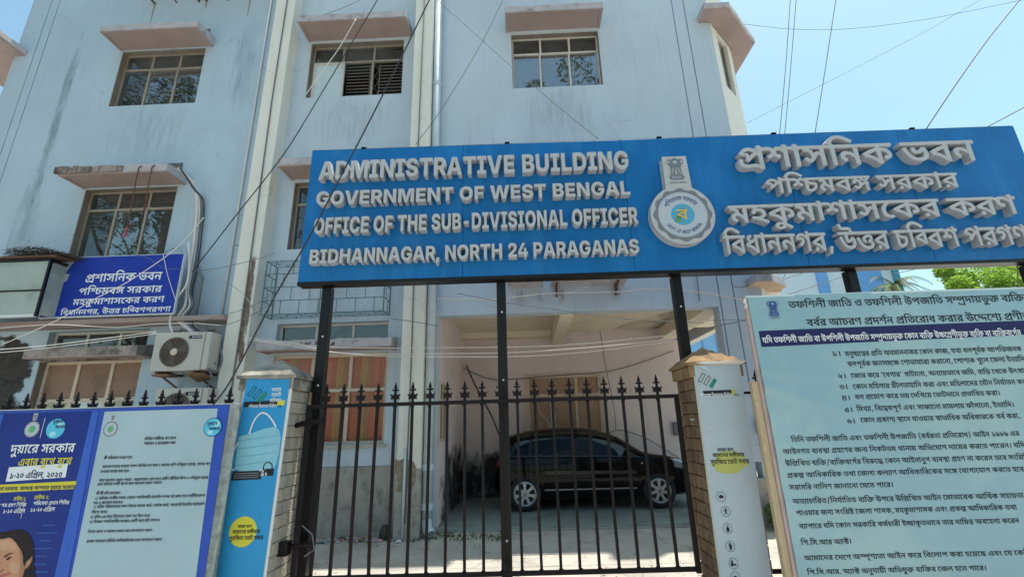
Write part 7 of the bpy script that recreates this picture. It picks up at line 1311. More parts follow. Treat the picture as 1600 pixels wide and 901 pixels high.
print_lines('bLk', bl, BLK, PY-.002)
MB().box(-4.79, -4.787, PY, PY+.001, .93, 1.09).build('printed_rule', WHT, bl)
rr = random.Random(8)
mb = MB()
for i in range(7):
    z = .86-i*.065; L0 = -4.50; w_ = .10+rr.random()*.10
    mb.box(L0-w_*.5, L0+w_*.5, PY, PY+.001, z, z+.014)
mb.build('faint_print', mat('print_faint_blue', (.04, .09, .32), .5), bl)
# portrait printed at the foot of the dark blue page
SKIN = mat('print_skin', (.50, .25, .15), .5, .12, 5); SKD = mat('print_skin_shade', (.30, .14, .09), .5); HAIR = mat('print_hair', (.022, .016, .018), .5, .3, 20)
def P2(pts, m, nm, d, par=None):
    return MB().poly(*[(x, PY-d, z) for x, z in pts]).build(nm, m, par or bl)
def sm(pts, n=5):
    c = cat_curve([(x, 0, z) for x, z in pts+[pts[0]]], n)[:-1]; return [(p.x, p.z) for p in c]
FX = lambda L: [(q[0], q[2]) for q in L]
pt = P2(sm(FX([(-5.166, 4.683, 0.710), (-5.092, 4.683, 0.788), (-4.994, 4.683, 0.811), (-4.906, 4.683, 0.820), (-4.842, 4.683, 0.832), (-4.760, 4.683, 0.837), (-4.684, 4.683, 0.805), (-4.631, 4.683, 0.751), (-4.595, 4.683, 0.690), (-4.575, 4.683, 0.631), (-4.558, 4.683, 0.566), (-4.500, 4.683, 0.385), (-4.621, 4.683, 0.325), (-5.025, 4.683, 0.334), (-5.130, 4.683, 0.527)])), HAIR, 'portrait_hair', .0)
P2(sm(FX([(-5.084, 4.683, 0.616), (-5.052, 4.683, 0.707), (-4.976, 4.683, 0.752), (-4.889, 4.683, 0.762), (-4.846, 4.683, 0.769), (-4.793, 4.683, 0.741), (-4.742, 4.683, 0.694), (-4.698, 4.683, 0.647), (-4.674, 4.683, 0.607), (-4.656, 4.683, 0.555), (-4.632, 4.683, 0.516), (-4.628, 4.683, 0.477), (-4.636, 4.683, 0.426), (-4.680, 4.683, 0.351), (-4.801, 4.683, 0.316), (-4.930, 4.683, 0.357), (-5.028, 4.683, 0.460)])), SKIN, 'portrait_face', .0006, pt)
P2(sm(FX([(-4.727, 4.683, 0.667), (-4.695, 4.683, 0.640), (-4.673, 4.683, 0.601), (-4.657, 4.683, 0.555), (-4.635, 4.683, 0.516), (-4.631, 4.683, 0.477), (-4.641, 4.683, 0.426), (-4.665, 4.683, 0.440), (-4.665, 4.683, 0.491), (-4.681, 4.683, 0.555), (-4.706, 4.683, 0.608)])), mat('print_skin_side', (.36, .185, .12), .5, .1, 8), 'portrait_shade', .0008, pt)
P2(sm(FX([(-5.011, 4.683, 0.720), (-4.898, 4.683, 0.744), (-4.840, 4.683, 0.749), (-4.785, 4.683, 0.715), (-4.759, 4.683, 0.674), (-4.815, 4.683, 0.663), (-4.905, 4.683, 0.665), (-4.990, 4.683, 0.673)])), mat('print_skin_light', (.56, .32, .21), .5, .1, 8), 'portrait_forehead', .0008, pt)
P2(sm(FX([(-4.784, 4.683, 0.558), (-4.736, 4.683, 0.570), (-4.695, 4.683, 0.543), (-4.687, 4.683, 0.491), (-4.722, 4.683, 0.473), (-4.769, 4.683, 0.506)])), MATS['print_skin_light'], 'portrait_cheek', .0008, pt)
P2(sm(FX([(-4.630, 4.683, 0.564), (-4.607, 4.683, 0.585), (-4.584, 4.683, 0.608), (-4.580, 4.683, 0.576), (-4.592, 4.683, 0.537), (-4.613, 4.683, 0.508), (-4.633, 4.683, 0.522)])), MATS['print_skin_side'], 'portrait_ear', .0009, pt)
P2(sm(FX([(-4.617, 4.683, 0.554), (-4.601, 4.683, 0.570), (-4.591, 4.683, 0.581), (-4.596, 4.683, 0.550), (-4.610, 4.683, 0.531)])), SKIN, 'portrait_ear_inside', .0012, pt)
for L_ in ([(-4.860, 4.683, 0.610), (-4.835, 4.683, 0.630), (-4.801, 4.683, 0.642), (-4.765, 4.683, 0.639), (-4.804, 4.683, 0.626), (-4.834, 4.683, 0.603)], [(-5.039, 4.683, 0.615), (-5.009, 4.683, 0.641), (-4.974, 4.683, 0.645), (-4.931, 4.683, 0.626), (-4.969, 4.683, 0.630), (-5.011, 4.683, 0.623)]): P2(sm(FX(L_)), mat('print_brow', (.10, .05, .04), .5), 'portrait_eyebrow', .0012, pt)
for L_ in ([(-4.827, 4.683, 0.590), (-4.806, 4.683, 0.606), (-4.775, 4.683, 0.609), (-4.793, 4.683, 0.592), (-4.813, 4.683, 0.580)], [(-5.002, 4.683, 0.594), (-4.978, 4.683, 0.610), (-4.946, 4.683, 0.603), (-4.964, 4.683, 0.590)]): P2(sm(FX(L_)), HAIR, 'portrait_eye', .0012, pt)
P2(sm(FX([(-4.886, 4.683, 0.502), (-4.854, 4.683, 0.495), (-4.836, 4.683, 0.510), (-4.814, 4.683, 0.508), (-4.833, 4.683, 0.487), (-4.872, 4.683, 0.482)])), SKD, 'portrait_nose', .0011, pt)
P2(sm(FX([(-4.904, 4.683, 0.464), (-4.844, 4.683, 0.463), (-4.804, 4.683, 0.475), (-4.759, 4.683, 0.482), (-4.762, 4.683, 0.461), (-4.810, 4.683, 0.447), (-4.869, 4.683, 0.445)])), mat('print_lip', (.42, .13, .11), .5), 'portrait_mouth', .0011, pt)
# ---------------------------------------------------------------- teal notice board at the right
br = thing('notice_board', 'tall teal notice board of black Bengali text on a wooden frame', 'notice board', (4.2, 4.66, 0), rot=True)
BT = mat('teal_flex', (.25, .41, .475), .25, .05, .9, .0, 3, stain=(.34, .49, .50), samt=.7, sscale=.75, sth=.46)
mb = MB(); nx, nz = 170, 100
X0, X1, Z0, Z1 = 2.385, 6.3, .02, 2.862
rr = random.Random(2)
def board_y(x, z):
    y = 4.6
    for k, (cx, cz, dx, dz, w_, a_) in enumerate(FOLD):
        d = ((x-cx)*dz-(z-cz)*dx); t = (x-cx)*dx+(z-cz)*dz
        if -.1 < t < 1.6: y -= a_*math.exp(-(d/w_)**2)*math.exp(-max(0, t)*1.4)
    return y+.003*math.sin(x*2.1+1)*math.sin(z*1.7)
FOLD = []
for zc, ang, a_ in ((1.95, -.35, .016), (1.62, -1.0, .013), (1.30, -1.1, .010), (2.1, -.1, .008), (.9, -.8, .009), (1.45, -.6, .007), (.5, .3, .006)):
    FOLD.append((2.40, zc, math.cos(ang), math.sin(ang), .055, a_))
for i in range(nx+1):
    for j in range(nz+1):
        x = X0+(X1-X0)*(i/nx)**1.3; z = Z0+(Z1-Z0)*j/nz
        mb.v.append((x, board_y(x, z), z))
for i in range(nx):
    for j in range(nz):
        a = i*(nz+1)+j; mb.f.append((a, a+nz+1, a+nz+2, a+1))
cv = mb.build('printed_sheet', BT, br, smooth=True)
MB().box(2.355, X1, 4.612, 4.655, Z0, Z1).build('board_back', mat('pinkish_flex_edge', (.50, .38, .36), .5, .1, 4), br)
MB().box(2.37, X1, 4.598, 4.611, Z1-.012, Z1+.006).build('top_hem', mat('pale_hem', (.55, .66, .68), .5), br)
MB().box(2.29, 2.354, 4.63, 4.69, 0, 2.0).build('wooden_batten', WOOD, br, bev=.004)
MB().box(6.2, 6.27, 4.66, 4.72, 0, 2.8).build('wooden_batten', WOOD, br, bev=.004)
mb = MB()
for i in range(90):
    xa, xb = 2.435+i*.0418, 2.435+(i+1)*.0418
    za, zb = 2.497+.033*(xa-2.43)/3.77, 2.497+.033*(xb-2.43)/3.77; wa, wb = 2.333+.062*(xa-2.43)/3.77, 2.333+.062*(xb-2.43)/3.77
    mb.poly(*[(x, board_y(x, z)-.0015, z) for x, z in ((xa, wa), (xb, wb), (xb, zb), (xa, za))])
mb.build('printed_band', NAVY, br)
print_lines('bR', br, mat('print_text_black', (.025, .03, .045), .5), 4.589, bend=lambda x, z: board_y(x, z)-.0008)
print_lines('bRw', br, WHT, 4.588, bend=lambda x, z: board_y(x, z)-.0030)
lions(2.622, 2.635, .165, 4.589, mat('print_indigo', (.05, .09, .26), .5), BT, br)
ropem = MB().tube([(2.36, 4.6, 2.83), (2.345, 4.6, 2.80), (2.36, 4.6, 2.77), (2.34, 4.6, 2.74)], .014, 6)
ropem.build('tie_knot', CABLE_W, br)
# ---------------------------------------------------------------- blue office board on the wall
ob = thing('wall_sign', 'royal blue board of white Bengali lettering under the first floor window', 'sign', (-7.0, 7.3, 3.6))
MB().box(-8.24, -5.895, 7.30, 7.345, 3.60, 4.70).build('board_panel', mat('board_white_rim', (.50, .54, .56), .5), ob, bev=.004)
MB().prism([(-8.03, 4.685), (-5.915, 4.685), (-5.915, 3.625), (-8.21, 3.625), (-8.18, 3.95), (-8.10, 4.05), (-8.13, 4.22), (-7.90, 4.25), (-7.88, 4.38), (-7.98, 4.40), (-7.86, 4.60), (-7.95, 4.66)], 7.294, 7.2995).build('printed_sheet', mat('board_royal_blue', (.018, .045, .33), .4, .12, 4, .05, 8), ob)
print_lines('blue', ob, WHT, 7.291, n=2)
MB().prism([(-8.12, 4.25), (-7.91, 4.26), (-7.89, 4.37), (-7.97, 4.39), (-7.88, 4.58), (-7.98, 4.62), (-8.12, 4.5)], 7.290, 7.2935).build('peeled_patch', mat('peeled_backing', (.30, .40, .46), .7, .2, 20), ob)
mb = MB()
for x in (-7.6, -6.9, -6.3): mb.tube([(x, 7.3, 3.6), (x, 7.6, 3.52)], .012, 6)
mb.build('bracket', IRON, ob)
MB().tube([(-7.80, 7.28, 4.70), (-7.79, 7.28, 4.78)], .006, 5).lathe([(0, -.012), (.018, 0), (0, .012)], (-7.79, 7.28, 4.79), 'z', 8).tube([(-8.05, 7.28, 4.72), (-7.79, 7.28, 4.79)], .004, 4).build('stay_wire', CABLE_B, ob)
MB().lathe([(0, -.012), (.018, 0), (0, .012)], (-6.10, 7.28, 4.79), 'z', 8).tube([(-6.28, 7.28, 4.70), (-6.10, 7.28, 4.79)], .004, 4).build('stay_wire', CABLE_B, ob)
# framed box of pale sheets beside it
lb = thing('sheet_box', 'black framed box of cloudy sheets left of the royal blue board', 'display box', (-8.6, 7.2, 3.5))
SHEET = mat('cloudy_sheet', (.33, .38, .34), .3, .12, 2.5, .3, 6, stain=(.22, .26, .24), samt=.7, sscale=3, sth=.5)
BX0, BX1 = -9.9, -7.93
mb = MB()
mb.box(BX1-.035, BX1, 6.98, 7.02, 3.57, 4.56).box(BX0, BX1-.035, 6.98, 7.02, 4.52, 4.56).box(BX0, BX1-.035, 6.98, 7.02, 3.995, 4.02).box(BX0, BX0+.04, 6.98, 7.02, 3.57, 4.52)
mb.box(BX1-.03, BX1-.002, 7.02, 7.45, 4.53, 4.555).box(BX1-.03, BX1-.002, 7.40, 7.44, 3.57, 4.53)
mb.build('box_frame', BLACK2, lb)
MB().box(BX0+.04, BX1-.036, 6.99, 7.0, 4.022, 4.518).build('sheet', SHEET, lb); MB().box(BX0+.04, BX1-.036, 6.99, 7.0, 3.60, 3.993).build('sheet', SHEET, lb)
MB().box(BX0, BX1-.036, 6.975, 7.03, 3.555, 3.60).build('bottom_edge', WHITE_P, lb)
MB().box(BX1-.022, BX1-.018, 7.0, 7.4, 3.6, 4.5).build('side_sheet', SHEET, lb)
MB().add([(BX0, 6.93, 4.62), (BX1+.12, 6.93, 4.60), (BX1+.12, 7.5, 4.66), (BX0, 7.5, 4.70), (BX0, 6.93, 4.59), (BX1+.12, 6.93, 4.575), (BX1+.12, 7.5, 4.63), (BX0, 7.5, 4.67)], [(0, 1, 2, 3), (7, 6, 5, 4), (0, 4, 5, 1), (1, 5, 6, 2), (2, 6, 7, 3), (3, 7, 4, 0)]).build('box_roof', RUST, lb)
mb = MB(); rr = random.Random(12)
for i in range(900):
    x = -8.95+1.05*rr.random()+.25*rr.random(); y = 6.95+.35*rr.random(); h = max(0, 1-((x+8.45)/.65)**2)*.17
    z = 4.63+rr.random()*h; a = rr.uniform(-.5, .5); l = rr.uniform(.05, .16); b_ = rr.uniform(-.35, .35)
    mb.tube([(x, y, z), (x+l*math.cos(a), y+l*math.sin(a), z+l*b_*.5)], .004, 3, caps=False)
solo(mb, 'dry_grass_nest', mat('dry_grass', (.045, .035, .028), .95, .4, 30), 'matted dark heap of dry grass on top of the cloudy sheet box', 'nest', (-8.45, 7.1, 4.63))
# ---------------------------------------------------------------- air conditioner units
ACM = mat('ac_cream_metal', (.50, .48, .44), .5, .06, 3, stain=(.36, .30, .24), samt=.6, sscale=5, sth=.6)
def ac(x0, x1, z0, z1, label, side=0):
    t = thing('air_conditioner', label, 'air conditioner', ((x0+x1)/2, 7.5, z0), 'outdoor air conditioner units')
    MB().box(x0, x1-.10, 7.20, 7.50, z0, z1).build('casing', ACM, t, bev=.012)
    MB().box(x1-.098, x1, 7.21, 7.49, z0+.005, z1-.005).build('side_casing', ACM, t, bev=.02)
    cx, cz, r = x0+.36, (z0+z1)/2-.01, .235
    MB().disc(cx, 7.1985, cz, r, 40).build('fan_opening', mat('ac_fan_dark', (.055, .04, .035), .8), t)
    g = MB()
    for k in range(7):
        rr_ = r*(.16+.14*k); g.tube([(cx+rr_*math.cos(a), 7.192-.004*(k % 2), cz+rr_*math.sin(a)) for a in [i*2*math.pi/36 for i in range(37)]], .0028, 4, caps=False)
    for k in range(24):
        a = k*2*math.pi/24; g.tube([(cx+r*.2*math.cos(a), 7.190, cz+r*.2*math.sin(a)), (cx+r*math.cos(a), 7.194, cz+r*math.sin(a))], .0022, 4, caps=False)
    g.tube([(cx+r*math.cos(a), 7.196, cz+r*math.sin(a)) for a in [i*2*math.pi/40 for i in range(41)]], .010, 6, caps=False)
    g.build('fan_guard', mat('ac_guard', (.20, .16, .13), .6), t)
    bl_ = MB()
    for k in range(3):
        a = k*2.094+.4
        bl_.poly(*[(cx+q*math.cos(a+da), 7.1975, cz+q*math.sin(a+da)) for q, da in ((.05, -.4), (.21, -.45), (.22, .25), (.05, .5))])
    bl_.build('fan_blade', mat('ac_blade', (.10, .085, .08), .6), t)
    MB().lathe([(0, -.014), (.05, -.012), (.058, 0)], (cx, 7.19, cz), 'y', 20).build('fan_hub', mat('ac_hub', (.60, .55, .45), .5), t)
    p = MB().box(x1-.34, x1-.14, 7.193, 7.1995, z1-.115, z1-.065).build('name_plate', BLK, t)
    e = lines('ac')[0]; ws = [q for w in words(e) for q in w]; mx = max(q[1] for q in ws)+600
    put_text(MB(), ('', 'L', x1-.30, z1-.102, .15/mx*1000, .033, ''), ws, 7.1915).build('printed_text', WHT, p)
    MB().box(x1-.365, x1-.345, 7.193, 7.1995, z1-.115, z1-.065).build('logo_mark', mat('ac_logo', (.25, .28, .22), .5), p)
    MB().box(x0+.10, x0+.16, 7.20, F, z0-.035, z0-.001).box(x1-.22, x1-.16, 7.20, F, z0-.035, z0-.001).build('bracket', RUST, t)
    MB().add([(x0+.10, 7.25, z0-.036), (x0+.16, 7.25, z0-.036), (x0+.16, F, z0-.25), (x0+.10, F, z0-.25)], [(0, 1, 2, 3)]).add([(x1-.22, 7.25, z0-.036), (x1-.16, 7.25, z0-.036), (x1-.16, F, z0-.25), (x1-.22, F, z0-.25)], [(0, 1, 2, 3)]).build('bracket_stay', RUST, t)
    MB().box(x0+.02, x0+.30, 7.22, 7.5, z0-.075, z0-.037).build('packing', mat('brown_packing', (.22, .14, .08), .9, .3, 8), t, bev=.02)
    MB().add([(x1-.35, 7.2, z0-.04), (x1-.02, 7.2, z0-.04), (x1-.02, 7.5, z0-.12), (x1-.30, 7.5, z0-.16)], [(0, 1, 2, 3)]).build('packing_flap', mat('brown_packing', (.22, .14, .08), .9), t)
    return t
ac(-6.04, -5.12, 2.635, 3.265, 'cream air conditioner unit on the wall, the upper of the two')
ac(-5.86, -5.02, 1.75, 2.36, 'cream air conditioner unit half hidden by the fence spikes, the lower of the two')
# bundle of pipes running down the wall to the units
rr = random.Random(21)
for k, (m, r, lab) in enumerate([(CABLE_W, .022, 'thick white lagged pipe in the bundle on the wall beside the blue board'), (CABLE_W, .015, 'thinner white pipe in the bundle beside the blue board'), (CABLE_G, .020, 'grey lagged pipe in the bundle beside the blue board'), (CABLE_B, .010, 'thin black cable in the bundle beside the blue board')]):
    o_ = k*.045
    P = [(-6.34+o_*.3, 7.3, 6.42), (-6.22+o_*.4, 7.55, 6.25-.05*k), (-6.16+o_, 7.68, 5.9), (-6.08+o_+.02*math.sin(k*2), 7.68, 5.2), (-6.05+o_, 7.68, 4.5), (-5.98+o_*.8, 7.60, 4.1), (-5.88+o_+.05*math.sin(k), 7.50, 3.8), (-5.92+o_*1.3, 7.45, 3.55), (-5.62+o_, 7.42, 3.3), (-5.30+.02*k, 7.45, 2.9+.05*k), (-5.12, 7.40, 2.75)]
    pipe(cat_curve(P, 7), r, m, lab, 'pipe', 'lagged_pipe', 8, 'pipe bundle to the air conditioners')
P = [(-5.95, 7.40, 4.95), (-5.86, 7.40, 4.5), (-5.83, 7.38, 4.15), (-5.95, 7.36, 3.85), (-5.98, 7.36, 3.5), (-5.85, 7.3, 3.28)]
pipe(cat_curve(P, 7), .016, CABLE_W, 'loose white hose looping down beside the pipe bundle', 'hose', 'hose')
pipe([(-5.75, 7.5, 4.45), (-5.66, 7.5, 4.3), (-5.66, 7.5, 3.6)], .03, CABLE_G, 'short grey pipe with an elbow beside the pipe bundle', 'pipe')
mb = MB().tube(cat_curve([(-5.0, 7.3, 3.0), (-4.9, 7.25, 2.8), (-4.95, 7.25, 2.62), (-5.1, 7.25, 2.66), (-5.05, 7.3, 2.5), (-5.2, 7.35, 2.3)], 7), .014, 6)
solo(mb, 'coiled_pipe', CABLE_G, 'coiled grey pipe hanging at the right of the upper air conditioner', 'pipe', (-5.05, 7.3, 2.9), smooth=True)
for i, (x, lab) in enumerate(((-7.03, 'brown cable looped over the sunshade, left of the pair'), (-6.78, 'brown cable looped over the sunshade, right of the pair'))):
    P = [(x+.08, 7.6, 6.52), (x+.06, 7.35, 6.50), (x+.03, 7.22, 6.42), (x+.02, 7.215, 6.28), (x, 7.25, 5.9), (x-.03, 7.3, 5.5), (x-.05, 7.34, 5.15 if i == 0 else 5.85)]
    pipe(cat_curve(P, 6), .011, RUST, lab, 'cable', 'looped_cable', 6, 'cables looped over the sunshade')
solo(MB().tube([(-7.07, 7.33, 5.35), (-7.09, 7.33, 5.05)], .014, 6), 'red_strip', mat('faded_red_cloth', (.42, .06, .05), .8), 'faded red strip hanging at the end of the looped cable', 'ribbon', (-7.07, 7.33, 5.35))
# ---------------------------------------------------------------- turquoise window cage
cg = thing('window_cage', 'turquoise iron cage on the wall below the first floor window, half behind the sign', 'window cage', (-3.4, 7.6, 3.55))
x0, x1, y0, y1, z0, z1 = -4.46, -2.36, 7.40, 7.742, 3.56, 4.52
def rod(*p, r=.009, n='rod'): MB().tube(p, r, 4).build(n, CAGE, cg)
for z in (z0, z0+.24, z0+.48, z0+.72, z1):
    rod((x0, y0, z), (x1, y0, z)); rod((x0, y0, z), (x0, y1, z)); rod((x1, y0, z), (x1, y1, z))
for x in (x0, (x0+x1)/2-.05, (x0+x1)/2+.1, x1): rod((x, y0, z0), (x, y0, z1), r=.012)
rod((x0, y1, z0), (x0, y1, z1), r=.012); rod((x1, y1, z0), (x1, y1, z1), r=.012)
for k in range(4):
    za, zb = z0+k*.24, z0+(k+1)*.24
    n_ = 6
    for i in range(n_+1):
        x = x0+(x1-x0)*(i+(.5 if k % 2 else 1))/(n_+.5)
        if x < x1-.05: rod((x, y0, za), (x, y0, zb), r=.007)
    for xx in (x0, x1):
        y = y0+(.12 if k % 2 else .22); rod((xx, y, za), (xx, y, zb), r=.007)
for zz_ in (z0, z1):
    for k in range(3):
        y = y0+(y1-y0)*k/3+.08; rod((x0, y, zz_), (x1, y, zz_), r=.007)
        for i in range(8):
            x = x0+(x1-x0)*(i+(.5 if k % 2 else .9))/8.2; rod((x, y-.10 if k else y0, zz_), (x, y, zz_), r=.006)
# small things on the walls
mb = MB().box(3.66, 3.80, 7.70, F-.01, 1.42, 1.64)
o = solo(mb, 'meter_box', mat('meter_grey', (.14, .15, .18), .6), 'small grey meter box on the pale wall right of the brown pillar', 'meter box', (3.73, F, 1.42))
B(3.68, 3.78, 7.694, 7.699, 1.50, 1.60).build('meter_face', mat('meter_dark', (.05, .06, .08), .5), o)
mb = MB().box(3.33, 3.45, 10.93, 10.995, 1.33, 1.62)
solo(mb, 'switch_box', mat('meter_grey', (.14, .15, .18), .6), 'small grey switch box on the portico back wall right of the car', 'switch box', (3.39, 10.99, 1.33))
# rusty bracket shelf above the portico
sh = thing('shelf', 'stained concrete shelf on rusty brackets under the big sign above the portico', 'shelf', (.8, F, 4.0))
MB().box(-.25, .36, 7.40, F, 3.975, 4.03).box(.50, 1.80, 7.40, F, 3.975, 4.03).build('shelf_slab', W_CHAJ, sh, bev=.008)
for x in (.58, 1.62):
    MB().box(x, x+.03, 7.45, F, 3.935, 3.973).build('bracket', RUST, sh)
    MB().add([(x, F-.01, 3.93), (x+.03, F-.01, 3.93), (x+.03, 7.5, 3.93), (x, 7.5, 3.93), (x, F-.01, 3.78), (x+.03, F-.01, 3.78)], [(0, 1, 2, 3), (3, 2, 5, 4), (0, 3, 4), (1, 5, 2)]).build('bracket', RUST, sh)
for x0_, x1_ in ((-.15, .1), (.55, .8), (1.5, 1.8), (.2, .4)):
    patch(x0_, x1_, F-.003, 3.55, 4.05, decal('rust_drips', (.30, .20, .15), 8, .54, .25, .4, 1.0, (2, 1, .4)), 'rust_stain', sh)
# ---------------------------------------------------------------- parked hatchback
CARP = mat('black_car_paint', (.004, .004, .005), .06, 0, spec=.2)
CARG = glassmat('car_glass', (.10, .12, .11), .05, .01, .03, (.80, .86, .76))
CARB = mat('black_rubber', (.012, .012, .012), .75)
CHROME = mat('bright_trim', (.55, .56, .58), .2, metal=1)
RIM = mat('silver_wheel_trim', (.42, .43, .44), .35, metal=.55)
car = thing('car', 'black hatchback with silver wheel covers parked in the portico', 'car', (1.2, 9.95, .125))
CX0, CY0, CZ0, CLEN = -.74, 9.14, .125, 3.97     # rear bumper, near flank, floor
CW = .82; CYC = CY0+CW+.01
# stations: x, bottom z, roofline z, half width, greenhouse half width at top, belt z
ST = [(0.08, .42, .60, .60, .58, .55), (.11, .30, .78, .70, .62, .72), (.17, .24, .94, .76, .64, .88), (.25, .22, 1.10, .79, .62, .93), (.36, .21, 1.29, .81, .60, .945), (.56, .21, 1.365, .82, .595, .95), (.90, .20, 1.42, .825, .60, .945),
      (1.40, .20, 1.44, .825, .605, .935), (1.80, .20, 1.43, .825, .60, .925), (2.15, .20, 1.375, .825, .59, .915), (2.45, .20, 1.27, .825, .60, .905), (2.72, .20, 1.11, .82, .63, .895), (2.92, .20, .985, .815, .68, .885), (3.10, .20, .935, .81, .70, .87),
      (3.35, .20, .90, .80, .70, .84), (3.60, .21, .84, .77, .66, .78), (3.78, .22, .75, .70, .60, .69), (3.90, .24, .62, .62, .52, .57), (3.97, .34, .50, .52, .44, .47)]
def interp(x):
    for i in range(len(ST)-1):
        if ST[i][0] <= x <= ST[i+1][0]:
            a, b, c, d = ST[max(i-1, 0)], ST[i], ST[i+1], ST[min(i+2, len(ST)-1)]
            t = (x-b[0])/(c[0]-b[0]); out = []
            for k in range(1, 6):
                m0 = (c[k]-a[k])/(c[0]-a[0])*(c[0]-b[0]); m1 = (d[k]-b[k])/(d[0]-b[0])*(c[0]-b[0])
                out.append((2*t**3-3*t*t+1)*b[k]+(t**3-2*t*t+t)*m0+(-2*t**3+3*t*t)*c[k]+(t**3-t*t)*m1)
            return out
    return list(ST[-1][1:])
def ring_pts(x):
    zb, zt, w, wt, zbelt = interp(x)
    zbelt = min(zbelt, zt-.03)
    mid = zb+(zbelt-zb)*.55
    pts = [(0, zb), (w*.80, zb), (w*.955, zb+.05), (w*.985, zb+.16), (w*1.0, mid), (w*.993, mid+(zbelt-mid)*.45), (w*.965, mid+(zbelt-mid)*.86), (w*.945, zbelt)]
    gw = w*.935; h = zt-zbelt
    pts += [(gw+(wt-gw)*.33, zbelt+h*.36), (gw+(wt-gw)*.70, zbelt+h*.74), (wt*.965, zbelt+h*.92), (wt*.80, zt-.004*min(1, h*3)), (wt*.4, zt+.012*min(1, h*3)), (0, zt+.016*min(1, h*3))]
    return pts
def carpt(x, s, side=-1, off=0.0):
    """surface point: x along the car, s along the section (0..13), side -1 near the camera"""
    R = ring_pts(x); i = min(int(s), 12); t = s-i
    a, b = R[i], R[i+1]; P = (a[0]+(b[0]-a[0])*t, a[1]+(b[1]-a[1])*t)
    n = Vector((b[1]-a[1], -(b[0]-a[0]))).normalized() if (a[0] != b[0] or a[1] != b[1]) else Vector((1, 0))
    P = (P[0]+n.x*off, P[1]+n.y*off)
    return (CX0+x, CYC+side*P[0], CZ0+P[1])
body = MB(); NXC = 96
for i in range(NXC+1):
    x = .081+(CLEN-.081)*i/NXC
    R = ring_pts(x)
    loop = [(-w, z) for w, z in R]+[(w, z) for w, z in R[::-1][1:-1]]
    for w, z in loop: body.v.append((CX0+x, CYC+w, CZ0+z))
n = 26
for i in range(NXC):
    for k in range(n): body.f.append((i*n+k, i*n+(k+1) % n, (i+1)*n+(k+1) % n, (i+1)*n+k))
body.f.append(tuple(range(n-1, -1, -1))); body.f.append(tuple(NXC*n+k for k in range(n)))
bo = body.build('body', CARP, car)
WX = (.655, 3.125); WR = .305
cut = MB()
for wx in WX:
    for s in (-1, 1):
        cut.lathe([(0, -.22), (.36, -.22), (.36, .22), (0, .22)], (CX0+wx, CYC+s*.80, CZ0+WR+.01), 'y', 40)
co = cut.build('cutter', None)
md = bo.modifiers.new('b', 'BOOLEAN'); md.operation = 'DIFFERENCE'; md.object = co; md.solver = 'EXACT'
co.location = -car.location; co.parent = None
co.matrix_world = Matrix.Identity(4)
bpy.context.view_layer.update()
dg = bpy.context.evaluated_depsgraph_get()
me2 = bpy.data.meshes.new_from_object(bo.evaluated_get(dg))
bo.modifiers.clear(); bo.data = me2; bpy.data.objects.remove(co)
for p in me2.polygons: p.use_smooth = True
try: me2.set_sharp_from_angle(angle=math.radians(38))
except Exception: pass
# wheels
def wheel(wx, s):
    cx, cy, cz = CX0+wx, CYC+s*.735, CZ0+WR
    f = s
    w = MB().lathe([(.20, -.09), (.27, -.095), (.298, -.07), (.305, -.03), (.305, .03), (.298, .07), (.27, .095), (.20, .09)], (cx, cy, cz), 'y', 40)
    t = w.build('wheel', CARB, car, smooth=True)
    y = cy+f*.088
    MB().lathe([(0, 0), (.205, 0), (.208, f*-.02)], (cx, y-f*.012, cz), 'y', 32).build('wheel_dark_backing', mat('wheel_dark', (.01, .01, .01), .7), t)  # black backing disc paints in the shade behind the spokes
    r = MB()
    r.lathe([(.213, -f*.01), (.213, f*.006), (.195, f*.012), (.180, f*.004), (.180, -f*.01)], (cx, y, cz), 'y', 40)
    for k in range(7):
        a = k*2*math.pi/7+math.pi/2
        P = [(.045, -.034), (.11, -.020), (.185, -.036), (.185, .036), (.11, .020), (.045, .034)]
        c_, s_ = math.cos(a), math.sin(a)
        q = [(cx+u*c_-v*s_, cz+u*s_+v*c_) for u, v in P]
        r.prism(q, *( (y+f*.012, y-f*.006) if f < 0 else (y-f*.006, y+f*.012)))
    r.lathe([(0, f*.016), (.03, f*.015), (.052, f*.010), (.055, -f*.006)], (cx, y, cz), 'y', 24)
    r.build('rim', RIM, t, smooth=False)
    MB().lathe([(0, f*.019), (.022, f*.017)], (cx, y, cz), 'y', 16).build('hub_cap', mat('hub_dark', (.12, .12, .13), .3, metal=.5), t)
for wx in WX:
    for s in (-1, 1): wheel(wx, s)
MB().box(CX0+.35, CX0+3.45, CYC-.55, CYC+.55, CZ0+.17, CZ0+.30).build('underbody', CARB, car)
def strip(f0, f1, s0, s1, side, m, name, off=.004, n=10, ns=4, parent=None, th=0):
    """surface patch between edges x = f0(s) and x = f1(s)"""
    mb = MB()
    for j in range(ns+1):
        s = s0+(s1-s0)*j/ns; a, b = f0(j/ns), f1(j/ns)
        for i in range(n+1): mb.v.append(carpt(a+(b-a)*i/n, s, side, off))
    for j in range(ns):
        for i in range(n): a = j*(n+1)+i; mb.f.append((a, a+1, a+n+2, a+n+1))
    return mb.build(name, m, parent or car, smooth=True)
lin = lambda a, b: (lambda t: a+(b-a)*t)
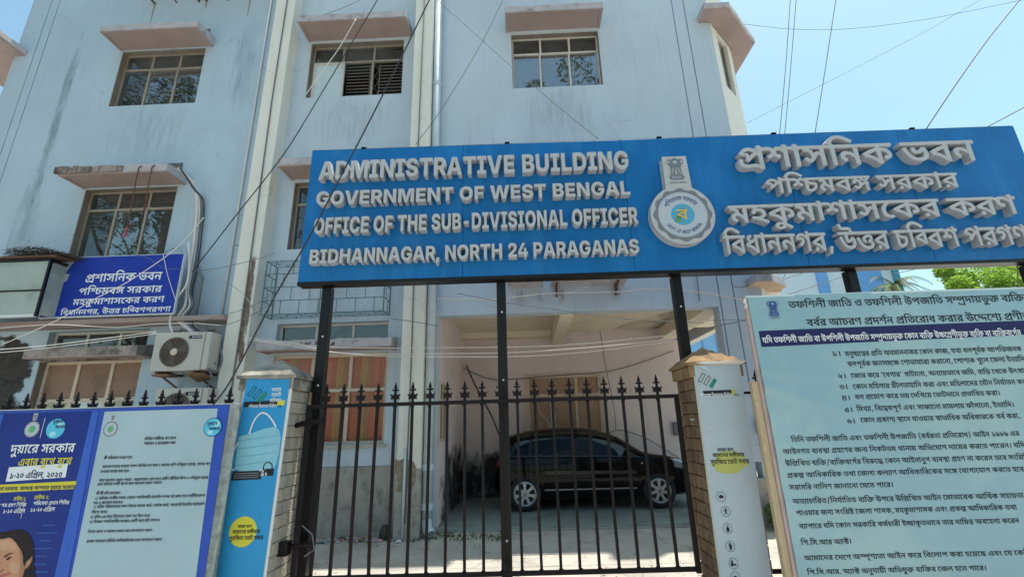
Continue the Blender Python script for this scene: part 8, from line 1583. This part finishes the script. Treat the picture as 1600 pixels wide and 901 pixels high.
for sd in (-1, 1):
    strip(lin(.42, .66), lin(.74, .80), 7.15, 10.0, sd, CARG, 'quarter_window')
    strip(lin(.80, .86), lin(1.62, 1.64), 7.15, 10.1, sd, CARG, 'rear_window', n=14)
    strip(lin(1.70, 1.72), lin(2.80, 2.24), 7.15, 10.1, sd, CARG, 'front_window', n=16)
    strip(lin(.36, .60), lin(2.86, 2.30), 6.95, 10.35, sd, mat('window_seal', (.008, .008, .008), .4), 'window_surround', .0015, 40)
    strip(lin(.50, .50), lin(2.84, 2.84), 6.9, 7.02, sd, mat('belt_trim', (.10, .10, .11), .25), 'belt_trim', .006, 30, 1)
    strip(lin(1.02, 1.02), lin(2.72, 2.72), 2.95, 3.06, sd, CHROME, 'sill_trim', .008, 20, 1)
    strip(lin(1.05, 1.05), lin(2.74, 2.74), 4.15, 4.55, sd, mat('side_moulding', (.02, .018, .018), .35), 'side_moulding', .012, 20, 2)
def seam(pts, sd, name='door_seam', r=.004):
    P = [carpt(x, s, sd, .002) for x, s in pts]
    MB().tube(cat_curve(P, 5), r, 4).build(name, mat('seam_black', (.002, .002, .002), .9), car)
for sd in (-1,):
    seam([(1.66, 9.9), (1.67, 8), (1.67, 6), (1.66, 4), (1.66, 2.9)], sd)
    seam([(2.72, 6.9), (2.76, 5.5), (2.74, 4.2), (2.70, 2.9), (1.66, 2.85)], sd)
    seam([(.84, 6.9), (.95, 5.6), (1.06, 4.4), (1.08, 3.2), (1.12, 2.85), (1.66, 2.85)], sd)
    for x in (1.42, 2.48):
        P = [Vector(carpt(x-.09+.06*i, 5.6, sd, .012+.018*(0 < i < 3))) for i in range(4)]
        MB().tube(cat_curve(P, 4), .013, 6).build('door_handle', CARP, car, smooth=True)
    c = Vector(carpt(.62, 5.5, sd, .003))
    MB().tube([carpt(.50+.26*i/10, 5.1+.9*math.sin(i*.62), sd, .003) for i in range(11)], .003, 4).build('fuel_flap', mat('seam_black', (.002, .002, .002), .9), car)
    MB().lathe([(0, -.012), (.014, -.008), (.018, 0)], carpt(2.86, 5.5, sd, .0), 'y', 10).build('side_repeater', mat('amber_lamp', (.5, .42, .32), .2), car)
for sd in (-1, 1):
    p = Vector(carpt(2.58, 7.4, sd, .0))
    q = MB(); c = p+Vector((0, sd*.11, .03))
    for i in range(9):
        a = i/8*math.pi
        for k in range(12):
            b = k/12*2*math.pi
            q.v.append((c.x+.075*math.cos(a)*.8, c.y+sd*.10*math.sin(a)*math.cos(b), c.z+.07*math.sin(a)*math.sin(b)))
    for i in range(8):
        for k in range(12): q.f.append((i*12+k, i*12+(k+1) % 12, (i+1)*12+(k+1) % 12, (i+1)*12+k))
    q.tube([p, c], .02, 6)
    q.build('wing_mirror', CARP, car, smooth=True)
    strip(lin(3.46, 3.40), lin(3.86, 3.80), 5.2, 8.3, sd, glassmat('lamp_glass', (.85, .88, .9), .15, .05, .05), 'headlight', .010, 10, 5)
    strip(lin(3.48, 3.42), lin(3.84, 3.78), 5.4, 8.1, sd, mat('lamp_reflector', (.45, .48, .52), .25, metal=.6), 'headlight_reflector', .004, 8, 4)
    strip(lin(.12, .14), lin(.24, .22), 5.6, 7.3, sd, mat('red_lamp', (.16, .012, .012), .15), 'tail_light', .006, 6, 4)
strip(lin(2.30, 2.30), lin(2.92, 2.92), 11.0, 13, -1, CARG, 'windscreen', .004, 10, 4); strip(lin(2.30, 2.30), lin(2.92, 2.92), 11.0, 13, 1, CARG, 'windscreen', .004, 10, 4)
strip(lin(.16, .16), lin(.42, .42), 11.0, 13, -1, CARG, 'rear_screen', .004, 8, 4); strip(lin(.16, .16), lin(.42, .42), 11.0, 13, 1, CARG, 'rear_screen', .004, 8, 4)
MB().box(CX0+3.90, CX0+3.97, CYC-.45, CYC+.45, CZ0+.36, CZ0+.46).build('grille', CARB, car)
MB().tube([(CX0+.15, CYC, CZ0+1.0), (CX0+.13, CYC, CZ0+1.0)], .01, 5).build('badge', CHROME, car)
MB().tube([carpt(2.80, 11.9, -1, .02), carpt(2.55, 12.6, -1, .015)], .008, 5).build('wiper', CARB, car)
# ---------------------------------------------------------------- things inside and around the portico
solo(MB().tube([(-1.40, 10.9, 3.05), (-1.2, 10.88, 2.6), (-.8, 10.85, 1.85), (-.60, 10.8, 1.35), (-.35, 10.7, .95)], .016, 6), 'slanting_pole', mat('dark_wood', (.05, .04, .035), .8), 'dark pole leaning against the portico back wall left of the car', 'pole', (-1.3, 10.9, 1.0))
solo(MB().tube([(-.62, 10.8, 1.52), (-.45, 10.78, 1.25)], .035, 6), 'dark_bundle', mat('dark_wood', (.05, .04, .035), .8), 'dark bundle tied on the leaning pole behind the car', 'bundle', (-.6, 10.8, 1.4))
def wire(pts, r, m, label, n=7, group='overhead cables', cat='cable', name='cable', sides=5):
    return solo(MB().tube(cat_curve(pts, n), r, sides), name, m, label, cat, pts[0], group, smooth=True)
wire([(-1.788, 10.950, 3.150), (-0.929, 10.950, 2.744), (-0.321, 10.950, 2.696), (0.742, 10.950, 2.753), (2.106, 10.950, 2.831), (3.541, 10.950, 3.240)], .010, CABLE_G, 'grey cable sagging across the portico back wall above its window', group='cables in the portico')
wire([(0.300, 10.970, 1.690), (0.375, 10.970, 1.406), (0.485, 10.970, 1.265)], .008, CABLE_W, 'short pale cable beside the portico back window', group='cables in the portico')
wire([(0.235, 10.900, 2.263), (0.323, 10.900, 1.901), (0.502, 10.900, 1.656), (0.511, 10.900, 1.266)], .008, CABLE_W, 'pale cord hanging in front of the portico back window', group='cables in the portico')
wire([(1.828, 10.950, 4.048), (1.906, 10.950, 2.958), (2.023, 10.950, 1.926), (2.011, 10.950, 1.474)], .008, CABLE_G, 'grey cable running down the portico back wall right of its window', group='cables in the portico')
wire([(1.520, 10.900, 1.240), (2.002, 10.900, 1.475), (2.537, 10.900, 1.350), (3.073, 10.900, 1.036), (3.526, 10.900, 0.716)], .010, CABLE_G, 'dark hose arching over the wall behind the car bonnet', group='cables in the portico')
wire([(1.790, 10.600, 3.848), (2.072, 10.600, 3.977), (2.308, 10.600, 4.077)], .010, CABLE_G, 'short grey conduit under the portico ceiling', group='cables in the portico')
# white cables strung across the front of the building
wire([(-8.205, 6.600, 3.278), (-7.212, 6.600, 3.313), (-6.196, 6.600, 3.239), (-5.608, 6.600, 3.268), (-5.014, 6.600, 3.258), (-4.564, 6.600, 3.213)], .007, CABLE_W, 'white cable running level below the blue board at the left')
wire([(-7.612, 6.200, 2.871), (-6.877, 6.200, 2.902), (-6.060, 6.200, 2.975), (-5.208, 6.200, 3.057)], .007, CABLE_W, 'white cable climbing to the upper air conditioner, upper of the pair')
wire([(-7.598, 6.200, 2.825), (-6.866, 6.200, 2.865), (-6.052, 6.200, 2.939), (-5.203, 6.200, 3.029)], .007, CABLE_W, 'white cable climbing to the upper air conditioner, lower of the pair')
wire([(-7.241, 5.900, 2.803), (-6.429, 5.900, 3.172), (-5.906, 5.900, 3.489), (-5.503, 5.900, 3.716), (-5.027, 5.900, 4.079), (-4.796, 5.900, 4.334), (-4.590, 5.900, 4.657)], .0055, CABLE_W, 'white cable slanting up across the blue wall board')
wire([(-4.385, 7.000, 3.095), (-3.821, 7.000, 3.015), (-3.200, 7.000, 2.914), (-2.590, 7.000, 2.874), (-1.785, 7.000, 2.838), (-1.185, 7.000, 2.828), (-0.340, 7.000, 2.810), (0.401, 7.000, 2.806), (1.190, 7.000, 2.840), (1.881, 7.000, 2.886), (2.532, 7.000, 2.924)], .007, CABLE_W, 'white cable across the portico mouth, topmost of the three')
wire([(-4.318, 6.900, 3.044), (-3.760, 6.900, 2.946), (-3.147, 6.900, 2.826), (-2.546, 6.900, 2.758), (-1.756, 6.900, 2.732), (-1.167, 6.900, 2.723), (-0.338, 6.900, 2.706), (0.391, 6.900, 2.721), (1.167, 6.900, 2.754), (1.847, 6.900, 2.800), (2.489, 6.900, 2.857)], .007, CABLE_W, 'white cable across the portico mouth, middle of the three')
wire([(-4.174, 6.900, 3.030), (-3.456, 6.900, 2.916), (-2.846, 6.900, 2.787), (-2.248, 6.900, 2.719), (-1.656, 6.900, 2.690), (-1.166, 6.900, 2.674), (-0.339, 6.900, 2.648), (0.388, 6.900, 2.653), (1.162, 6.900, 2.696), (1.842, 6.900, 2.761), (2.485, 6.900, 2.828)], .007, CABLE_W, 'white cable across the portico mouth, lowest of the three')
wire([(-2.221, 7.200, 3.969), (-2.072, 7.200, 4.019), (-1.879, 7.200, 4.023), (-1.662, 7.200, 3.982), (-1.576, 7.200, 3.945)], .010, CABLE_W, 'white cable wrapped round the middle pilaster under the sign')
wire([(-1.419, 7.300, 3.712), (-0.925, 7.300, 3.683), (-0.444, 7.300, 3.666), (0.036, 7.300, 3.704), (0.463, 7.300, 3.732), (1.521, 7.300, 3.716), (1.946, 7.300, 3.744), (2.440, 7.300, 3.737), (2.881, 7.300, 3.666), (3.665, 7.300, 3.496)], .010, CABLE_W, 'thick white cable sagging along the beam above the portico')
wire([(0.729, 7.300, 3.734), (0.943, 7.300, 3.770), (1.086, 7.300, 3.832)], .007, CABLE_W, 'short white cable end under the bracket shelf')
wire([(-0.967, 6.500, 3.555), (-0.161, 6.500, 3.368), (0.400, 6.500, 3.270), (1.136, 6.500, 3.129), (1.775, 6.500, 3.050), (2.590, 6.500, 2.984)], .006, CABLE_G, 'thin grey wire slanting across the portico beam')
wire([(-2.009, 6.800, 3.268), (-1.650, 6.800, 3.206), (-1.313, 6.800, 3.134)], .006, CABLE_G, 'thin dark wire from the turquoise cage to the downpipe')
wire([(2.625, 6.500, 2.908), (3.045, 6.500, 2.978), (3.230, 6.500, 2.999)], .006, CABLE_G, 'thin dark wire beside the portico pillar, lower of two')
wire([(2.641, 6.500, 3.020), (3.051, 6.500, 3.015), (3.232, 6.500, 3.009)], .006, CABLE_G, 'thin dark wire beside the portico pillar, upper of two')
wire([(3.617, 7.600, 4.072), (3.621, 7.600, 3.829), (3.880, 7.600, 3.819)], .008, CABLE_G, 'thin conduit with a right angle turn on the wall near the notice board')
# dark wires crossing the picture
wire([(-2.207, 6.000, 8.892), (-2.308, 6.000, 8.699), (-3.125, 6.000, 6.772), (-3.583, 6.000, 5.739), (-4.174, 6.000, 4.738), (-4.619, 6.000, 3.983), (-4.691, 6.000, 3.860)], .008, CABLE_B, 'black cable slanting down over the left pilaster to the pipe bundle')
wire([(-0.922, 4.200, 6.699), (-0.988, 4.200, 6.544), (-1.466, 4.200, 5.239), (-1.938, 4.200, 4.026), (-2.163, 4.200, 3.461), (-2.410, 4.200, 2.920), (-2.641, 4.200, 2.329), (-2.753, 4.200, 2.067), (-2.858, 4.200, 1.904)], .008, CABLE_B, 'thick black cable slanting in front of the sign down to the left banner')
wire([(-1.195, 5.600, 8.167), (-0.515, 5.600, 7.362), (-0.038, 5.600, 6.793), (0.681, 5.600, 5.982), (1.148, 5.600, 5.487)], .005, CABLE_G, 'thin grey wire slanting right from the middle pilaster to the sign')
wire([(0.005, 5.600, 8.354), (-0.144, 5.600, 8.100), (-0.486, 5.600, 7.274), (-1.060, 5.600, 6.151), (-1.445, 5.600, 5.531)], .005, CABLE_G, 'thin grey wire slanting left down to the top of the sign')
wire([(-2.834, 7.000, 10.082), (-3.043, 7.000, 9.896), (-3.390, 7.000, 9.704), (-3.752, 7.000, 9.564)], .005, CABLE_G, 'thin grey wire ending on the sunshade of the open window')
wire([(-3.010, 6.800, 9.189), (-3.277, 6.800, 8.519), (-3.535, 6.800, 8.021), (-3.804, 6.800, 7.497)], .008, CABLE_W, 'pale wire across the open second floor window')
wire([(-4.815, 6.500, 3.084), (-4.170, 6.500, 3.275), (-3.719, 6.500, 3.535)], .005, CABLE_G, 'thin dark wire from the lower wall to the cage, upper of two')
wire([(-4.938, 6.500, 3.233), (-4.471, 6.500, 3.344), (-4.006, 6.500, 3.496), (-3.722, 6.500, 3.716)], .005, CABLE_G, 'thin dark wire from the lower wall to the cage, lower of two')
wire([(-5.083, 6.500, 4.055), (-4.639, 6.500, 4.101), (-4.104, 6.500, 4.216), (-3.815, 6.500, 4.311)], .005, CABLE_G, 'thin dark wire from the pipe bundle toward the left pilaster')
wire([(-5.008, 6.500, 4.199), (-4.666, 6.500, 3.956), (-4.281, 6.500, 3.706), (-3.992, 6.500, 3.387), (-3.860, 6.500, 3.274)], .005, CABLE_G, 'thin dark wire drooping across the left pilaster')
wire([(-5.854, 6.800, 4.485), (-5.708, 6.800, 4.116), (-5.490, 6.800, 3.680)], .005, CABLE_W, 'thin white wire hanging over the right end of the blue board', group='cables over the blue board')
wire([(-6.393, 6.800, 4.507), (-6.112, 6.800, 4.440), (-5.808, 6.800, 4.251), (-5.485, 6.800, 4.216)], .004, CABLE_G, 'thin wire sagging over the top of the blue board', group='cables over the blue board')
for i, (P, r, lab) in enumerate([
    ([(7.011, 9.000, 11.964), (6.898, 9.000, 11.558), (6.410, 9.000, 9.640), (5.885, 9.000, 7.700)], .008, 'dark wire in the sky, left one of the close pair'),
    ([(7.152, 9.000, 11.955), (7.038, 9.000, 11.549), (6.528, 9.000, 9.633), (5.997, 9.000, 7.694)], .008, 'dark wire in the sky, right one of the close pair'),
    ([(8.132, 9.000, 11.891), (7.993, 9.000, 11.488), (7.302, 9.000, 9.497), (6.655, 9.000, 7.661)], .009, 'dark wire rising steeply in the sky right of the close pair'),
    ([(11.239, 8.000, 10.489), (10.960, 8.000, 10.147), (9.996, 8.000, 9.167), (9.010, 8.000, 8.083), (8.045, 8.000, 6.975)], .012, 'thick black cable slanting up to the top right of the sky'),
    ([(10.734, 8.000, 7.739), (10.128, 8.000, 7.435), (9.316, 8.000, 7.043), (9.092, 8.000, 6.922)], .010, 'black cable rising from the top right end of the sign'),
    ([(13.269, 10.000, 12.659), (12.689, 10.000, 12.336), (10.638, 10.000, 11.200), (8.003, 10.000, 9.871), (5.821, 10.000, 8.783)], .006, 'thin grey wire slanting across the sky to the building corner'),
    ([(6.277, 10.000, 11.897), (7.547, 10.000, 11.644), (9.057, 10.000, 11.574), (11.133, 10.000, 11.772), (13.636, 10.000, 12.231), (14.537, 10.000, 12.396)], .006, 'thin grey wire sagging across the top of the sky')]):
    wire(P, r, CABLE_G if i not in (3, 4) else CABLE_B, lab, group='wires in the sky', name='sky_wire')
for i, P in enumerate([[(6.867, 14.000, 5.174), (8.068, 14.000, 5.760), (9.882, 14.000, 6.291)], [(8.760, 15.000, 5.553), (11.367, 15.000, 6.292), (12.735, 15.000, 6.631)], [(10.841, 13.000, 5.576), (11.907, 13.000, 5.773), (12.887, 13.000, 5.974)], [(13.318, 16.000, 6.386), (14.611, 16.000, 5.787), (15.223, 16.000, 5.600)], [(7.114, 12.500, 5.040), (7.327, 12.500, 5.315), (7.552, 12.500, 5.727)]]):
    wire(P, .012, CABLE_G, ['dark wire rising from the corner of the building behind the sign', 'dark wire across the blue striped building', 'thin wire right of the palm, rising', 'thin wire right of the palm, falling', 'short thin wire beside the peach soffit'][i], group='wires behind the notice board')
# ---------------------------------------------------------------- buildings beyond
fb = thing('far_building', 'pale building with sky blue stripes showing between the sign and the notice board', 'building', (19, 32, 0))
PALEB = mat('far_pale_wall', (.50, .60, .66), .9, .06, .4)
SKYB = mat('far_blue_stripe', (.13, .32, .62), .9, .08, .5)
MB().box(13.0, 24.95, 30, 40, 0, 14.0).build('wall', PALEB, fb)
MB().box(19.9, 20.62, 29.9, 29.999, 0, 13.9).build('blue_stripe', SKYB, fb); MB().box(22.5, 24.2, 29.9, 29.999, 0, 13.9).build('blue_stripe', SKYB, fb)
MB().box(24.96, 25.3, 29.8, 40, 0, 14.2).build('corner_pier', mat('far_teal', (.03, .25, .38), .9), fb)
MB().box(12.8, 25.4, 29.6, 40.2, 14.0, 14.3).build('roof', CONCR, fb)
bs = thing('blue_house', 'light blue wall seen through the open side of the portico', 'building', (7, 18, 0))
MB().box(5.5, 12.0, 16, 20, 0, 5.4).build('wall', mat('house_light_blue', (.20, .42, .70), .8, .08, .6), bs)
MB().box(5.3, 12.2, 15.8, 20.2, 5.4, 5.55).build('roof', CONCR, bs)
mb = MB()
for i in range(12): mb.box(5.7+i*.5, 5.74+i*.5, 15.97, 15.999, .1, 5.3)
mb.build('wall_rib', mat('house_rib_blue', (.14, .33, .60), .8), bs)
# ---------------------------------------------------------------- trees, palm, weeds
def leafball(mb, c, r, n, s, rr, flat=.75):
    for _ in range(n):
        while True:
            p = Vector((rr.uniform(-1, 1), rr.uniform(-1, 1), rr.uniform(-1, 1)))
            if .35 < p.length < 1: break
        q = c+Vector((p.x*r, p.y*r, p.z*r*flat))
        a = Vector((rr.gauss(0, 1), rr.gauss(0, 1), rr.gauss(0, .6))).normalized(); b = a.cross(Vector((rr.gauss(0, 1), rr.gauss(0, 1), rr.gauss(0, 1)))).normalized()
        l = s*rr.uniform(.6, 1.4); w = l*.38
        mb.poly(q-a*l, q+b*w-a*l*.1, q+a*l, q-b*w-a*l*.1)
def tree(name, label, x, y, h, cr, seed, mats, nclump=26, nleaf=110, ls=.16, low=.45, group=None, dens=1.0):
    rr = random.Random(seed); t = thing(name, label, 'tree', (x, y, 0), group)
    tk = MB(); top = Vector((x+rr.uniform(-.4, .4), y, h*.72))
    tk.tube(cat_curve([(x, y, 0), (x+.1, y+.05, h*.25), top], 5), .045*h*.55, 9, r1=.014*h*.5)
    cl = []
    for i in range(nclump):
        a = rr.uniform(0, 6.283); rad = cr*math.sqrt(rr.random()); z = h*low+(h*(1-low))*rr.random()**.8
        k = 1-abs((z-h*(low+.25))/(h*.6))**2
        c = Vector((x+rad*max(.25, k)*math.cos(a), y+rad*max(.25, k)*math.sin(a), z)); cl.append(c)
        if i % 2 == 0:
            s = Vector((x+.05, y, h*.2+rr.random()*h*.35)); tk.tube(cat_curve([s, (s+c)/2+Vector((0, 0, .3)), c], 4), .012*h*.5, 5, r1=.01)
    tk.build('trunk', BARK, t)
    for j, m in enumerate(mats):
        mb = MB()
        for c in cl[j::len(mats)]: leafball(mb, c, cr*.30*rr.uniform(.7, 1.25), int(nleaf*dens), ls, rr)
        mb.build('crown', m, t)
    return t
tree('broadleaf_tree', 'bright green tree crown at the far right between the sign and the notice board', 27.3, 26, 10.2, 2.5, 5, [LEAF_Y, LEAF_Y], 40, 420, .12, .45)
G_ = 'trees across the road mirrored in the windows'
tree('broadleaf_tree', 'feathery tree across the road mirrored in the left window panes', -14.5, -1.0, 16.0, 4.8, 11, [LEAF_D, LEAF_D], 40, 330, .11, .35, G_)
tree('broadleaf_tree', 'tall slim tree across the road mirrored in the middle window panes', 2.6, -4.5, 19.0, 2.6, 15, [LEAF_D, LEAF_D], 24, 260, .11, .5, G_)
tree('broadleaf_tree', 'low tree across the road mirrored in the car windows', 9.5, -13, 12, 5, 18, [LEAF_D, LEAF], 36, 300, .16, .35, G_)
pt_ = thing('palm_tree', 'palm with drooping fronds beside the blue striped building', 'tree', (21.6, 26, 0))
MB().tube([(21.6, 26, 0), (21.5, 26, 4), (21.55, 26, 8.9)], .22, 10, r1=.16).build('trunk', BARK, pt_)
rr = random.Random(31)
for i in range(17):
    a = i*2*math.pi/17+rr.uniform(-.15, .15); up = rr.uniform(.1, 1.0); L = rr.uniform(1.4, 2.1)
    d = Vector((math.cos(a), math.sin(a), 0)); P = []
    for k in range(9):
        t = k/8; P.append(Vector((21.55, 26, 8.85))+d*L*t*(1-.12*t)+Vector((0, 0, up*L*.5*t*2-L*.95*t*t)))
    mb = MB().tube(P, .022, 4, r1=.006)
    for k in range(1, 9):
        for m_ in range(3):
            q = P[k-1].lerp(P[k], m_/3); dd = (P[k]-P[k-1]).normalized(); sd_ = dd.cross(Vector((0, 0, 1))).normalized()
            for s in (-1, 1):
                l = .42*(1-.5*k/8); e = q+(sd_*s*.8+dd*.5-Vector((0, 0, .55)))*l
                mb.poly(q-dd*.02, q+dd*.03, e)
    mb.build('frond', LEAF if i % 3 else LEAF_D, pt_)
mb = MB(); rr = random.Random(41)
def tuft(mb, x, y, z, n, h, sp):
    for _ in range(n):
        a = rr.uniform(0, 6.28); q = Vector((x+rr.gauss(0, sp), y+rr.gauss(0, sp*.6), z)); d = Vector((math.cos(a)*.5, math.sin(a)*.5, 1)).normalized()
        l = h*rr.uniform(.4, 1.1); w = Vector((-math.sin(a), math.cos(a), 0))*.006
        m_ = q+d*l*.6; e = q+d*l+Vector((math.cos(a), math.sin(a), -.3))*l*.3
        mb.poly(q-w, q+w, m_+w, e, m_-w)
for i in range(34): tuft(mb, -2.1+i*.055+rr.uniform(-.05, .05), 7.62+rr.uniform(-.25, .12), .06, rr.randrange(3, 13), .07, .05)
for x_, n_ in ((-1.35, 7), (-1.1, 4), (-.55, 2), (.2, 3), (.95, 2), (1.9, 4), (2.6, 2)): tuft(mb, x_, 7.84, .05, n_, .035, .05)
w_ = mb.build('weeds', LEAF, kind='stuff'); w_['label'] = 'thin weeds growing along the foot of the wall and the kerb'
wp = thing('leafy_plant', 'low green weed plant at the foot of the wall by the notice board', 'plant', (3.72, 7.6, .07))
mb = MB(); leafball(mb, Vector((3.72, 7.58, .24)), .20, 420, .035, rr, .9); leafball(mb, Vector((3.58, 7.55, .34)), .10, 150, .03, rr, .9)
mb.build('foliage', LEAF, wp)
MB().tube([(3.72, 7.58, .06), (3.70, 7.58, .3)], .008, 5).build('stem', BARK, wp)
LITM = [mat('litter_'+n_, c, .8, .2, 20) for n_, c in (('white', (.55, .55, .55)), ('brick', (.33, .13, .08)), ('blue', (.25, .35, .42)), ('brown', (.20, .14, .09)), ('pink', (.5, .3, .28)))]
rr = random.Random(6)
for m in LITM:
    mb = MB()
    for i in range(16):
        x = rr.uniform(-3.35, -1.75); y = 7.55+rr.uniform(-.16, .14); s = rr.uniform(.012, .035); z = .065
        v = [(x+rr.uniform(-s, s)+dx*s, y+rr.uniform(-s, s)+dy*s, z+dz*s*.8+rr.uniform(0, s*.3)) for dx, dy, dz in ((-1, -1, 0), (1, -1, 0), (1, 1, 0), (-1, 1, 0), (-.7, -.8, 1), (.8, -.7, 1), (.7, .6, .9), (-.6, .8, 1))]
        mb.add(v, [(0, 3, 2, 1), (4, 5, 6, 7), (0, 1, 5, 4), (1, 2, 6, 5), (2, 3, 7, 6), (3, 0, 4, 7)])
    o = mb.build('litter', m, kind='stuff'); o['label'] = 'scattered rubble and litter along the foot of the wall'
solo(MB().lathe([(0, .20), (.05, .19), (.075, .12), (.08, .04), (.06, 0), (0, 0)], (-2.20, 7.55, .07), 'z', 12), 'dark_jar', mat('dark_jar', (.04, .035, .03), .6), 'small dark round pot in the corner left of the middle pilaster', 'pot', (-2.2, 7.55, .07), smooth=True)

mb = MB(); rr = random.Random(77)
for i in range(170):
    x = rr.uniform(-3.3, 2.6); y = rr.uniform(5.4, 7.7)**1.0; z = .012 if y < 6.2 else (.035 if y < 6.9 else .062+.02*(y > 7.4)); a = rr.uniform(0, 6.28); l = rr.uniform(.012, .032); w_ = l*.45
    c, s_ = math.cos(a), math.sin(a)
    mb.poly((x-c*l, y-s_*l, z), (x+s_*w_, y-c*w_, z+.008), (x+c*l, y+s_*l, z+.004), (x-s_*w_, y+c*w_, z+.010))
o = mb.build('dry_leaves', mat('dry_leaf', (.20, .13, .06), .9, .5, 3), kind='stuff'); o['label'] = 'small dry leaves scattered over the yard'
